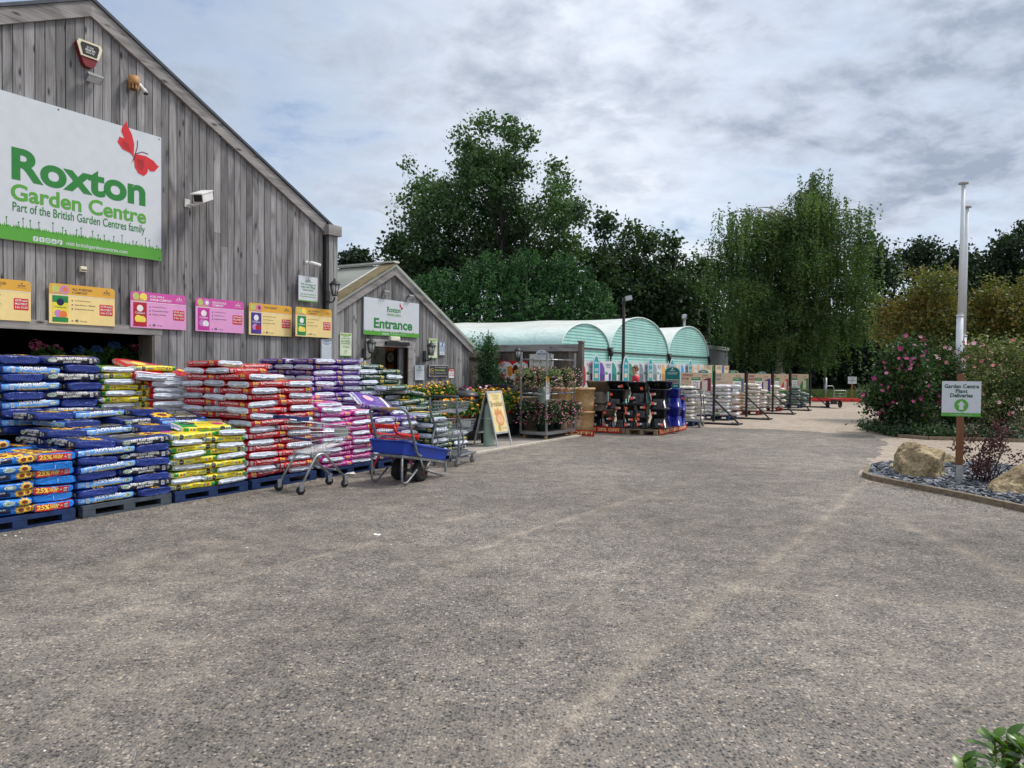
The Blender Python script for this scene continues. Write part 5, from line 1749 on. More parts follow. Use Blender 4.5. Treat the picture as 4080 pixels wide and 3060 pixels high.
def blossoms(pts, r, seed, mats, mb=None, cup=.25, petals=7):
 """small open flowers: a ring of petals and an eye"""
 rr = random.Random(seed)
 mb = mb or MB()
 for p in pts:
  p = Vector(p)
  nrm = Vector((rr.gauss(0, .5), rr.gauss(0, .5), 1)).normalized() if not isinstance(r, tuple) else Vector((0, 0, 1))
  a = nrm.orthogonal().normalized()
  b_ = nrm.cross(a)
  q = r * rr.uniform(.75, 1.2)
  m = mats[0] if rr.random() < .7 else mats[-1]
  vs = [p]
  for i in range(petals * 2):
   an = 6.2832 * i / (petals * 2)
   k = q if i % 2 == 0 else q * .62
   vs.append(p + (a * math.cos(an) + b_ * math.sin(an)) * k + nrm * q * cup)
  mb.add(vs, [(0, 1 + i, 1 + (i + 1) % (petals * 2)) for i in range(petals * 2)], m)
 return mb
GLEAF = leafmat('bedding leaves', [srgb(40, 70, 28), srgb(72, 112, 46), srgb(104, 146, 62)], .2, scale=4)
DLEAF = leafmat('dark bedding leaves', [srgb(24, 44, 26), srgb(44, 74, 38), srgb(72, 104, 52)], .2, scale=4)
GREYL = leafmat('pale variegated leaves', [srgb(62, 86, 50), srgb(108, 128, 78), srgb(168, 172, 128)], .2, scale=4)
ORF = pm('orange petals', srgb(240, 158, 40), .6)
YLF = pm('golden petals', srgb(246, 200, 60), .6)
PKF = pm('pink petals', srgb(226, 92, 150), .6)
PPF = pm('pale pink petals', srgb(238, 190, 200), .6)
SALM = pm('salmon petals', srgb(236, 150, 150), .6)
BLF = pm('blue petals', srgb(92, 140, 200), .6)
MGF = pm('magenta petals', srgb(214, 40, 120), .6)
EYE_ = pm('flower eye', srgb(90, 50, 24), .7)
PINKPOT = TERRA
BPOT = pm('black pot', (.02, .02, .022), .5)
def pot(mb, r, h, mat, rim=.012, z=0.0):
 mb.lathe([(r * .72, z), (r * .95, z + h * .80), (r * 1.0, z + h * .80), (r * 1.03, z + h * .82), (r * 1.03, z + h), (r * .93, z + h), (r * .92, z + h * .9)], mat, 18)
def potted(name, label, cat, loc, potr, poth, potm, leafm, r, h, nleaf, lsz, flowers, nf, fr, seed, group, z0=None, stems=False):
 t_ = thing(name, label, cat, loc, 0, group)
 mb = MB()
 pot(mb, potr, poth, potm)
 mb.lathe([(.001, poth * .86), (potr * .9, poth * .9)], SOIL, 14)
 mb.build('pot', t_)
 mb = leaves(dome_pts(nleaf, r, h, seed, poth * .85, .35), lsz, seed + 1, leafm)
 rr = random.Random(seed)
 for i in range(6):
  an = rr.uniform(0, 6.28)
  mb.tube([(0, 0, poth * .8), (r * .4 * math.cos(an), r * .4 * math.sin(an), poth + h * .6)], .004, leafm, 4)
 mb.build('foliage', t_)
 if nf:
  pts = [p * 1.04 + Vector((0, 0, .03)) for p in dome_pts(nf, r, h, seed + 5, poth * .85, .88)]
  blossoms(pts, fr, seed + 6, flowers).build('flowers', t_)
 return t_
# hydrangeas inside the opening
def hydrangea(s, t, z, mats, label, seed):
 t_ = thing('hydrangea', label, 'potted plant', P(s, t, 0), 0, 'hydrangeas inside the dark opening')
 MB().box(-.2, .2, -.2, .2, 0, z - .45, pm('crate wood', srgb(92, 78, 60), .8)).build('stand', t_)
 mb = MB()
 pot(mb, .13, .2, BPOT, z=z - .449)
 mb.build('pot', t_)
 leaves(dome_pts(160, .3, .28, seed, z - .25), .11, seed, GLEAF, asp=.7).build('foliage', t_)
 rr = random.Random(seed)
 mb = MB()
 for k in range(3):
  c = Vector((rr.uniform(-.16, .16), rr.uniform(-.14, .14), z + rr.uniform(-.05, .06)))
  blossoms([c + Vector((rr.gauss(0, 1), rr.gauss(0, 1), rr.gauss(0, 1))).normalized() * .085 for i in range(60)], .025, seed + k, mats, mb, petals=4)
 mb.build('flower_heads', t_)
for px, py, mt, lb, sd in ((190, 1390, [PKF, PPF], 'pink hydrangea alone in the dark opening behind blue sacks', 3), (350, 1400, [BLF, BLF], 'blue hydrangea in the middle of the dark opening', 4),
      (440, 1390, [BLF, BLF], 'blue hydrangea next to the pink one near the opening\'s post', 5), (510, 1393, [PKF, PPF], 'pink hydrangea nearest the post of the opening', 6)):
 a = onT(px, py, -12.5)
 hydrangea(a[0], -12.5, a[1], mt, lb, sd)
# ------------------------------------------------------------------ trolleys
def castor(parent, x, y, r=.055, rz=0.0, mat=None):
 mb = MB()
 M = Matrix.Translation((x, y, 0)) @ Matrix.Rotation(rz, 4, 'Z')
 mb.lathe([(r * .6, -.014), (r, -.012), (r, .012), (r * .6, .014)], mat or RUBBER, 16, M=M @ Matrix.Translation((-.02, 0, r)) @ Matrix.Rotation(R(90), 4, 'X'))
 w_ = mb.build('wheel', parent)
 mb = MB()
 for sg in (-1, 1):
  mb.box(-.035, .015, sg * .02 - .003, sg * .02 + .003, r * .9, r * 2 + .03, STEEL, M)
 mb.box(-.035, .025, -.023, .023, r * 2 + .0305, r * 2 + .045, STEEL, M)
 mb.lathe([(r * .3, -.0175), (r * .3, .0175)], STEEL, 8, M=M @ Matrix.Translation((-.02, 0, r)) @ Matrix.Rotation(R(90), 4, 'X'))
 mb.build('fork', w_)
def wire_basket(mb, A, B, Cc, D, A2, B2, C2, D2, nw, nl, nh, r=.0028, mat=None, top=.006):
 """corners: A B (near end) C D (far end) at the rim, A2.. at the floor"""
 mat = mat or CHROME
 V = [Vector(p) for p in (A, B, Cc, D, A2, B2, C2, D2)]
 lerp = lambda a, b_, u: a * (1 - u) + b_ * u
 sides = ((V[0], V[1], V[4], V[5], nw), (V[1], V[2], V[5], V[6], nl), (V[2], V[3], V[6], V[7], nw), (V[3], V[0], V[7], V[4], nl))
 for a, b_, a2, b2, n_ in sides:
  for i in range(n_ + 1):
   mb.tube([lerp(a, b_, i / n_), lerp(a2, b2, i / n_)], r, mat, 4, caps=False)
 for k in range(nh + 1):
  u = k / nh
  ring_ = [lerp(V[i], V[i + 4], u) for i in range(4)]
  mb.tube(ring_, top if k in (0, nh) else r * 1.3, mat, 5, closed=True)
 for i in range(1, nw):
  mb.tube([lerp(V[4], V[5], i / nw), lerp(V[7], V[6], i / nw)], r, mat, 4, caps=False)
 for i in range(1, nl):
  mb.tube([lerp(V[5], V[6], i / nl), lerp(V[4], V[7], i / nl)], r, mat, 4, caps=False)
BHAND = pm('blue handle plastic', srgb(30, 52, 110), .45)
def shopping_trolley(loc, rz, label, bar=None, frame=None, red=False):
 """local +x is the nose; y across"""
 bar = bar or BHAND
 frame = frame or STEEL
 t_ = thing('shopping_trolley', label, 'trolley', loc, rz)
 mb = MB()
 z0, z1 = .52, .95
 wire_basket(mb, (-.30, .26, z1 + .02), (-.30, -.26, z1 + .02), (.50, -.19, z1 - .10), (.50, .19, z1 - .10), (-.20, .21, z0), (-.20, -.21, z0), (.44, -.16, z0 + .12), (.44, .16, z0 + .12), 9, 13, 5, r=.0021, top=.005)
 mb.build('basket', t_)
 mb = MB()
 mb.tube([(-.42, -.27, z1 + .07), (-.42, .27, z1 + .07)], .019, bar, 10)
 for sg in (-1, 1):
  mb.box(-.47, -.30, sg * .27 - .02, sg * .27 + .02, z1 + .03, z1 + .085, bar)
 mb.box(-.26, -.22, -.2, .2, z1 - .24, z1 - .215, bar)
 mb.build('handle', t_)
 mb = MB()
 for sg in (-1, 1):
  mb.tube(bend([(-.38, sg * .25, .13), (-.14, sg * .22, .50), (.0, sg * .2, .52), (.40, sg * .17, .13)], .10), .017, frame, 8)
  mb.box(-.2, .1, sg * .2 - .012, sg * .2 + .012, .50, .545, frame)
 mb.tube([(.26, -.18, .26), (.26, .18, .26)], .012, frame, 6)
 mb.box(-.2, .05, -.19, .19, .500, .515, frame)
 mb.build('frame', t_)
 for x, sg, w in ((-.38, -1, .25), (-.38, 1, .25), (.40, -1, .17), (.40, 1, .17)):
  castor(t_, x, sg * w, .058, R(random.Random(x * 7 + sg).uniform(-40, 40)))
 if not red:
  mb = MB()
  mb.box(.445, .452, -.15, .15, .70, .83, pm('clear placard', srgb(190, 196, 188), .25))
  mb.build('placard', t_)
 return t_
shopping_trolley(Vector((-2.72, 10.22, 0)), math.atan2(.62, .50), 'wire shopping trolley with a blue handle in front of the red sacks')
RFR = pm('red trolley frame', srgb(205, 34, 30), .4)
t2 = shopping_trolley(P(9.30, -7.66, 0), AS + R(6), 'red framed trolley half hidden behind the blue barrow', RFR, RFR, True)
mb = MB()
mb.tube(bend([(-.44, -.27, 1.0), (-.40, -.30, .86), (-.1, -.29, .80), (.48, -.24, .72)], .06), .03, RFR, 8)
mb.tube(bend([(-.44, .27, 1.0), (-.40, .30, .86), (-.1, .29, .80), (.48, .24, .72)], .06), .03, RFR, 8)
mb.box(.46, .50, -.26, .26, .66, .78, RFR)
mb.box(-.45, -.36, -.29, .29, .95, 1.02, RFR)
mb.build('bumper', t2)
t2.scale = (.80, .80, .78)
# blue tub barrow on two big wheels
BTUB = pm('blue tub plastic', srgb(32, 66, 168), .42, var=.1, scale=3)
hd = math.atan2(.90, .44)
brw = thing('tub_barrow', 'blue tub barrow on two big black tyres with a grey push bar', 'barrow', Vector((-1.60, 10.98, 0)), hd)
tl = R(10)
M = Matrix.Translation((0, 0, .565)) @ Matrix.Rotation(tl, 4, 'Y')
mb = MB()
xa, xb, wy, hh = -.42, .92, .30, .17
out = [(xa, -wy), (xa + .42, -wy - .015), (xb, -wy + .06), (xb, wy - .06), (xa + .42, wy + .015), (xa, wy)]
rimv, botv, inv, inb = [], [], [], []
for x, y in out:
 kx = .24 + (x - .24) * .93
 rimv.append(M @ Vector((x, y, .0 + (.02 if x < 0 else 0))))
 botv.append(M @ Vector((kx, y * .86, -hh)))
 inv.append(M @ Vector((.24 + (x - .24) * .965, y * .93, .002 + (.02 if x < 0 else 0))))
 inb.append(M @ Vector((.24 + (x - .24) * .90, y * .80, -hh + .02)))
n6 = 6
vs = rimv + botv + inv + inb
fs = []
for i in range(n6):
 j = (i + 1) % n6
 fs += [(i, n6 + i, n6 + j, j), (2 * n6 + i, 2 * n6 + j, 3 * n6 + j, 3 * n6 + i), (i, j, 2 * n6 + j, 2 * n6 + i)]
fs += [tuple(n6 + i for i in range(n6 - 1, -1, -1)), tuple(3 * n6 + i for i in range(n6))]
mb.add(vs, fs, BTUB)
mb.tube([v + Vector((0, 0, -.012)) for v in rimv], .021, BTUB, 8, closed=True)
mb.build('tub', brw)
mb = MB()
GT = pm('scuffed grey tube', (.22, .23, .24), .5, .6, var=.3, scale=25)
loop = [M @ Vector(p) for p in ((xa + .44, -.315, -.165), (xa + .30, -.33, -.15), (xa - .08, -.33, .46), (xa - .08, .33, .46), (xa + .30, .33, -.15), (xa + .44, .315, -.165))]
mb.tube(bend(loop, .10), .020, GT, 10)
mb.build('push_bar', brw)
mb = MB()
mb.tube([M @ Vector((xa - .09, -.18, .462)), M @ Vector((xa - .09, .1, .462))], .0215, pm('worn grip', srgb(170, 140, 80), .7), 10)
mb.build('grip', brw)
mb = MB()
for sg in (-1, 1):
 mb.beam(M @ Vector((xa, sg * .265, -.20)), M @ Vector((xb - .05, sg * .235, -.20)), .03, .035, GT)
 # legs at the handle end, and braces to the axle
 mb.tube(bend([M @ Vector((xa + .03, sg * .26, -.215)), Vector((xa + .0, sg * .26, .05)), Vector((xa + .12, sg * .26, .04)), Vector((xa + .38, sg * .26, .20))], .05), .017, GT, 8)
 mb.tube([M @ Vector((.10, sg * .26, -.215)), Vector((.14, sg * .26, .17))], .016, GT, 8)
 mb.tube([M @ Vector((.38, sg * .25, -.215)), Vector((.18, sg * .26, .17))], .016, GT, 8)
 mb.tube(bend([Vector((.2, sg * .25, .17)), Vector((.70, sg * .23, .03)), Vector((.82, sg * .23, .04)), M @ Vector((xb - .06, sg * .235, -.205))], .06), .017, GT, 8)
for x in (xa + .02, .1, .5, xb - .07):
 mb.beam(M @ Vector((x, -.25, -.20)), M @ Vector((x, .25, -.20)), .03, .03, GT)
mb.tube([(.16, -.26, .165), (.16, .26, .165)], .014, GT, 8)
for x in (.02, xb - .02):
 mb.tube([M @ Vector((x, -.27, -.195)), M @ Vector((x, -.285, -.03))], .008, GT, 6)
mb.build('frame', brw)
for sg in (-1, 1):
 mb = MB()
 Mw = Matrix.Translation((.16, sg * .185, .165)) @ Matrix.Rotation(R(90), 4, 'X')
 mb.lathe([(.085, -.05), (.135, -.055), (.158, -.035), (.165, 0), (.158, .035), (.135, .055), (.085, .05)], RUBBER, 26, M=Mw)
 for k in range(26):
  an = 6.2832 * k / 26
  mb.box(-.006, .006, -.045, .045, .160, .170, RUBBER, Matrix.Translation((.16, sg * .185, .165)) @ Matrix.Rotation(an, 4, 'Y'))
 w_ = mb.build('wheel', brw)
 MB().lathe([(.03, -.058), (.08, -.052), (.084, 0), (.08, .052), (.03, .058)], pm('rusty hub', srgb(74, 54, 46), .7), 18, M=Mw).build('hub', w_)
# two tier trolley
tt = thing('two_tier_trolley', 'grey trolley with two wire baskets and a slatted base by the green sacks', 'trolley', Vector((-1.02, 13.1, 0)), math.atan2(.9, .32))
mb = MB()
for sg in (-1, 1):
 mb.tube(bend([(.42, sg * .24, .18), (-.36, sg * .25, .18), (-.36, sg * .25, .48), (-.22, sg * .25, .66), (-.46, sg * .25, .96), (-.46, sg * .25, 1.18), (-.40, sg * .25, 1.20)], .07), .021, GT, 8)
 mb.tube(bend([(-.30, sg * .25, .19), (-.12, sg * .24, .42), (-.24, sg * .25, .64)], .1), .014, GT, 6)
mb.tube([(.42, -.24, .18), (.42, .24, .18)], .018, GT, 8)
for k in range(8):
 x = -.32 + .1 * k
 mb.beam((x, -.24, .19), (x, .24, .19), .05, .012, GT)
mb.build('frame', tt)
mb = MB()
mb.tube([(-.44, -.27, 1.205), (-.44, .27, 1.205)], .024, pm('dark green grip', (.02, .05, .045), .5), 10)
mb.build('handle', tt)
mb = MB()
wire_basket(mb, (-.40, .23, 1.12), (-.40, -.23, 1.12), (.26, -.2, 1.10), (.26, .2, 1.10), (-.40, .22, .93), (-.40, -.22, .93), (.20, -.17, .96), (.20, .17, .96), 9, 12, 3, r=.0022)
mb.build('upper_basket', tt)
mb = MB()
wire_basket(mb, (-.24, .23, .80), (-.24, -.23, .80), (.52, -.2, .77), (.52, .2, .77), (-.24, .22, .50), (-.24, -.22, .50), (.44, -.17, .58), (.44, .17, .58), 9, 12, 4, r=.0022)
mb.box(.475, .482, -.12, .12, .62, .74, _mats['clear placard'])
mb.build('lower_basket', tt)
for x, sg in ((-.32, -1), (-.32, 1), (.36, -1), (.36, 1)):
 castor(tt, x, sg * .22, .062, R(15 * sg), pm('grey tyre', (.12, .12, .125), .7))
# ------------------------------------------------------------------ breakfast board, bollard
ab = thing('pavement_sign', 'silver framed A board with a hand lettered Breakfast poster', 'sign', P(13.68, -8.22, 0), AS)
AFR = pm('aluminium frame', (.62, .63, .64), .35, .7)
tb = R(13)
PAR = pm('parchment poster', srgb(226, 206, 150), .7, var=.12, scale=4)
for sg, nm, pmat in ((-1, 'front_panel', PAR), (1, 'back_panel', pm('dark back panel', (.07, .085, .09), .6))):
 Mx = Matrix.Translation((0, .52 if sg > 0 else -.0, 0)) @ Matrix.Rotation((tb if sg < 0 else -tb) * -1, 4, 'X')
 if sg < 0:
  Mx = Matrix.Rotation(-R(14), 4, 'X')
 else:
  Mx = Matrix.Translation((0, .62, 0)) @ Matrix.Rotation(R(14), 4, 'X')
 mb = MB()
 zt_ = 1.24
 for x in (-.31, .27):
  mb.box(x, x + .04, -.012, .012, .0, zt_, AFR, Mx)
 mb.box(-.27, .27, -.012, .012, .30, .34, AFR, Mx)
 mb.box(-.27, .27, -.012, .012, zt_ - .04, zt_, AFR, Mx)
 fr_ = mb.build(nm, ab)
 mb = MB()
 mb.box(-.27, .27, -.006, .006, .34, zt_ - .04, pmat, Mx)
 o = mb.build('poster', fr_)
 if sg < 0:
  mb = MB()
  INK = pm('brown ink', srgb(120, 92, 40), .7)
  FAINT = pm('faint brown ink', srgb(196, 172, 112), .7)
  wp = lambda a, b_: Mx @ Vector((a, -.0085, b_))
  mb.text('Breakfast', .0, .90, INK, w=.47, h=.12, align='c', warp=wp)
  mb.text('Weekend', 0, 1.12, FAINT, w=.3, align='c', warp=wp)
  mb.text('Lunch', 0, 1.05, FAINT, w=.24, align='c', warp=wp)
  # a plain round drawing of a cup and flames
  OR_ = pm('orange chalk', srgb(214, 150, 96), .7)
  BR_ = pm('pinkish chalk', srgb(222, 176, 130), .7)
  mb.add([wp(.03 + .17 * math.cos(6.28 * i / 20), .62 + .15 * math.sin(6.28 * i / 20)) for i in range(20)], [tuple(range(20))], OR_)
  mb.add([wp(.03 + .12 * math.cos(6.28 * i / 20), .62 + .10 * math.sin(6.28 * i / 20)) - Vector((0, .002, 0)) for i in range(20)], [tuple(range(20))], BR_)
  mb.add([wp(a, b_) for a, b_ in ((-.16, .72), (-.10, .70), (.02, .76), (.16, .72), (.12, .84), (.06, .80), (.0, .88), (-.07, .80), (-.12, .86))], [tuple(range(9))], OR_)
  mb.add([wp(-.06 + .05 * math.cos(6.28 * i / 14), .43 + .08 * math.sin(6.28 * i / 14)) for i in range(14)], [tuple(range(14))], pm('olive chalk', srgb(170, 160, 90), .7))
  mb.text('served', .14, .40, FAINT, w=.16, align='c', warp=wp)
  mb.build('drawing', o)
MB().tube([(-.29, .16, .62), (-.29, .47, .62)], .008, AFR, 6).tube([(.29, .16, .62), (.29, .47, .62)], .008, AFR, 6).build('stay', ab)
gb = onG(1947, 1779)
bl = thing('bollard', 'pale green round bollard standing behind the Breakfast board', 'bollard', gb)
PGR = pm('pale green enamel', srgb(150, 172, 158), .55, var=.08)
MB().lathe([(.125, 0), (.125, .02), (.115, .03), (.115, .84), (.10, .92), (.06, .96), (.01, .97)], PGR, 24).build('post', bl)
MB().lathe([(.14, 0.0), (.14, .012)], STEEL, 20).build('base_plate', bl)
g2_ = atY(2162, 1500, 18.6)
b2 = dup(bl, (g2_.x, g2_.y, .02), label='pale green rounded post top behind the flower trolley')
b2.scale = (1, 1, 1.28)
# ------------------------------------------------------------------ display of bedding plants by the entrance
BEN = pm('black bench', (.018, .018, .02), .6)
def bench(s, t, w, dep, h, label):
 b_ = thing('display_bench', label, 'bench', P(s, t, .03), AS, 'black display benches by the entrance')
 MB().box(0, w, 0, dep, h - .05, h, BEN).build('top', b_)
 MB().box(0, w, -.02, -.001, h - .16, h + .05, BEN).build('front_board', b_)
 for x in (.02, w - .08):
  for y in (.02, dep - .08):
   MB().box(x, x + .06, y, y + .06, 0, h - .051, BEN).build('leg', b_)
 return b_
bench(11.7, -9.45, 1.55, 1.0, .92, 'tall black bench of yellow flowers by the doorway')
bench(12.3, -8.85, 1.6, .55, .48, 'low black bench in front of the tall one')
bench(14.6, -9.1, 1.5, .9, .50, 'low black bench behind the Breakfast board')
bench(14.5, -10.2, 2.4, .9, .85, 'tall black bench before the yard fence')
rr = random.Random(15)
gy1 = 'yellow bedding plants on the tall bench'
for i in range(12):
 s_, t_ = 11.82 + (i % 6) * .25, -9.62 - (i // 6) * .42
 potted('bedding_plant', f"yellow and orange bedding plant, {ORD[i % 6]} along the {'front' if i < 6 else 'back'} of the tall bench", 'plant', P(s_, t_, .951), .07, .12, BPOT, GLEAF, .17, .24, 120, .085, [YLF, ORF], 22, .034, 100 + i, gy1)
gy2 = 'yellow plants in terracotta pots beside the water butt'
for i in range(4):
 potted('bedding_plant', f'yellow flowered plant in a terracotta pot, {ORD[i]} along before the water butt', 'plant', P(13.15 + i * .22, -9.80 + .02 * i, .961), .095, .16, TERRA, GLEAF, .15, .27, 110, .08, [YLF, ORF], 18, .03, 140 + i, gy2)
MB_ = bench(13.0, -9.6, 1.0, .4, .93, 'narrow black bench of terracotta pots')
gy3 = 'orange plants in terracotta pots on the low bench'
for i in range(6):
 potted('bedding_plant', f'orange flowered plant in a terracotta pot, {ORD[i]} along the low bench', 'plant', P(12.42 + i * .25, -9.1, .515), .11, .18, TERRA, GLEAF, .20, .34, 150, .095, [ORF, YLF], 26, .038, 160 + i, gy3)
gy4 = 'tall orange plants beside the Breakfast board'
for i in range(8):
 s_, t_ = 14.72 + (i % 4) * .33, -9.25 - (i // 4) * .36
 potted('bedding_plant', f"tall leafy plant with orange flowers, {ORD[i % 4]} in the {'front' if i < 4 else 'back'} row by the Breakfast board", 'plant', P(s_, t_, .535), .13, .22, TERRA, GLEAF, .26, .46, 230, .12, [ORF, YLF], 30, .042, 180 + i, gy4)
gy5 = 'pink plants in terracotta pots on the back bench'
for i, (s_, m_) in enumerate(((14.75, [MGF, MGF]), (15.05, [MGF, PKF]), (15.45, [PPF, PKF]), (15.75, [PPF, PPF]))):
 potted('bedding_plant', ['magenta flowered plant nearest the water butt', 'magenta flowered plant in front of the conifer', 'pale pink flowered plant beside the magenta one', 'palest pink plant beside the black planters'][i], 'plant', P(s_, -10.0, .882), .11, .18, TERRA, DLEAF, .17, .2, 120, .08, m_, 14, .045, 220 + i, gy5)
wb = thing('water_butt', 'round black water butt with a domed lid by the terracotta pots', 'water butt', P(14.35, -9.75, .03), 0)
MB().lathe([(.30, 0), (.34, .3), (.36, .6), (.34, .88), (.33, 1.0)], BLKPL, 26).build('barrel', wb)
MB().lathe([(.36, 1.001), (.36, 1.03), (.30, 1.10), (.16, 1.15), (.14, 1.16), (.14, 1.19), (.02, 1.195)], BLKPL, 26).build('lid', wb)
# planters before the fence
gp = 'black square planters before the fence'
def planter(s, t, w, h, mat, label, group, z=.03):
 p_ = thing('planter', label, 'planter', P(s, t, z), AS, group)
 mb = MB()
 mb.lathe([(w * .62, 0), (w * .70, h), (w * .62, h), (w * .60, h * .93), (.01, h * .93)], mat, 4, M=Matrix.Rotation(R(45), 4, 'Z'))
 for i in range(len(mb.sm)):
  mb.sm[i] = False
 mb.build('body', p_)
 MB().slab([(-w * .5, h - .045), (w * .5, h - .045), (w * .5, h - .005), (-w * .5, h - .005)], -w * .502 - .01, -w * .496, mat).build('rim', p_)
 return p_
SLT = pm('slate planter', (.028, .03, .036), .5, var=.15)
planter(16.35, -9.9, .55, 1.25, SLT, 'tallest black square planter under the ice cream sign', gp)
planter(16.0, -9.55, .45, .95, SLT, 'shorter black square planter beside the tall one', gp)
STO = pm('stone coloured glaze', srgb(132, 118, 100), .75, var=.2, scale=12, bump=.35, bscale=30)
TANG = pm('tan crackle glaze', srgb(192, 158, 112), .7, var=.2, scale=14, bump=.5, bscale=22)
def drum(s, t, r, h, mat, label, group, z=.03, bands=1):
 p_ = thing('garden_pot', label, 'pot', P(s, t, z), 0, group)
 prof = [(r * .90, 0), (r * .94, h * .3), (r * .97, h * .9), (r * 1.04, h * .905), (r * 1.04, h * .97), (r * 1.0, h), (r * .9, h), (r * .88, h * .94), (.01, h * .93)]
 MB().lathe(prof, mat, 28).build('body', p_)
 return p_
gd = 'large round garden pots behind the flower trolley'
drum(16.55, -9.2, .34, .95, STO, 'stone coloured pot beside the black planters', gd)
drum(16.9, -8.7, .36, .88, STO, 'stone coloured pot in the middle behind the flower trolley', gd)
drum(17.5, -8.6, .36, .80, STO, 'dark stone coloured pot behind the pale green post', gd)
q = onS(2300, 1690, 17.6)
drum(17.75, -8.85, .33, .62, TANG, 'lower tan crackle pot, under the taller stacked one', gd)
drum(17.75, -8.85, .31, .55, TANG, 'tan crackle pot stacked on top of another', gd, z=.655)
drum(18.15, -8.5, .35, .55, TANG, 'tan crackle pot at the edge of the black pots', gd)
drum(18.15, -8.5, .35, .62, TANG, 'tan crackle pot stacked tallest beside the grey pots', gd, z=.585)
# ice cream sign, opening hours on the fence
def fence_board(px0, py0, px1, py1, name, label, cat, mat, draw, pts=None, off=.055):
 a, b_ = onS(px0, py0, FS - off), onS(px1, py1, FS - off)
 w, h = b_[0] - a[0], a[1] - b_[1]
 o = MB().slab((pts(w, h) if pts else rectpts(w, h))[::-1], -.012, 0, mat).build(name, None, P(FS - off, a[0], b_[1]), AN)
 tag(o, label, cat)
 mb = MB()
 draw(mb, w, h, -.0135)
 mb.build('print', o)
 return o
def d_ice(mb, w, h, y):
 def lobe(k, m, yy):
  pts = []
  for i in range(28):
   a = 6.2832 * i / 28
   x = 16 * math.sin(a) ** 3
   z = 13 * math.cos(a) - 5 * math.cos(2 * a) - 2 * math.cos(3 * a) - math.cos(4 * a)
   pts.append((min(w, max(0, w * .5 + x / 34 * w * k)), min(h, max(0, h * .52 + z / 30 * h * k))))
  mb.flat(pts, yy, m)
 lobe(1.12, PAPER, y)
 lobe(.46, RED, y - .001)
 c = (w * .15, h * .80)
 for k, m in ((1, RED), (.72, PAPER), (.5, RED), (.25, PAPER)):
  mb.flat([(c[0] + .011 * k * w * math.sin(6.2832 * i / 18) ** 3 * 8, c[1] + h * .011 * k * (13 * math.cos(6.2832 * i / 18) - 5 * math.cos(12.566 * i / 18) - 2 * math.cos(18.85 * i / 18))) for i in range(18)], y - .002 - .0005 * (1 - k), m)
 BRN = pm('chocolate print', srgb(70, 36, 30), .5)
 ORN = pm('orange lolly print', srgb(232, 150, 50), .5)
 STK = pm('stick print', srgb(222, 180, 120), .5)
 for cx, m, zz in ((.42, ORN, .44), (.60, BRN, .50)):
  mb.rect(w * cx - .012, w * cx + .012 + .005, 0.01, h * .2, y - .0022, STK)
  mb.flat(rrect(w * (cx - .075), w * (cx + .075), h * (zz - .27), h * (zz + .29), w * .07), y - .003, m)
 mb.disc(w * .60, h * .42, w * .045, y - .0035, GOLD, 14)
 mb.text('M', w * .60, h * .38, BRN, y - .004, h=h * .08, align='c')
 mb.flat([(w * .20, h * .42), (w * .34, h * .42), (w * .30, 0.005), (w * .26, 0.005)], y - .0025, pm('cone paper print', srgb(238, 214, 214), .5))
 mb.disc(w * .26, h * .52, w * .085, y - .003, PAPER, 14)
 for k in range(5):
  mb.disc(w * (.21 + .025 * k), h * (.50 + .05 * (k % 2)), w * .015, y - .0035, DRED, 6)
 mb.flat(rrect(w * .70, w * .80, h * .10, h * .70, .02), y - .003, ORN)
 mb.flat(rrect(w * .82, w * .90, h * .25, h * .62, .02), y - .003, RED)
 mb.rect(w * .71, w * .79, h * .14, h * .34, y - .0035, PAPER)
fence_board(1984, 1438, 2103, 1513, 'ice_cream_sign', 'red sign with a white heart and ice creams on the fence', 'sign', RED, d_ice)
def d_hours(mb, w, h, y):
 mb.text('Opening Hours', w * .5, h * .46, pm('serif grey ink', srgb(90, 92, 92), .6), y, w=w * .82, align='c')
 mb.text('Monday', w * .12, h * .20, DGREY, y, w=w * .2)
 mb.text('9.00am - 5.30pm', w * .45, h * .20, DGREY, y, w=w * .42)
 mb.text('Sunday', w * .12, h * .07, DGREY, y, w=w * .18)
 mb.text('10.30am - 4.30pm', w * .45, h * .07, DGREY, y, w=w * .42)
fence_board(2111, 1411, 2206, 1478, 'opening_hours_board', 'cream opening hours board behind the flower trolley', 'sign', pm('cream board', srgb(206, 206, 192), .6), d_hours)
def d_oval(mb, w, h, y):
 mb.text('ROXTON', w * .5, h * .42, NAVY, y, w=w * .74, h=h * .20, align='c', bold=.03)
 mb.text('garden centre', w * .5, h * .22, DGREY, y, w=w * .58, align='c')
 mb.flat([(w * .42, h * .72), (w * .58, h * .72), (w * .5, h * .86)], y, DGREEN)
fence_board(2136, 1393, 2181, 1429, 'oval_sign', 'white oval Roxton sign above the opening hours', 'sign', WHITE, d_oval, lambda w, h: [(w / 2 + w / 2 * math.cos(6.2832 * i / 28), h / 2 + h / 2 * math.sin(6.2832 * i / 28)) for i in range(28)], .075)
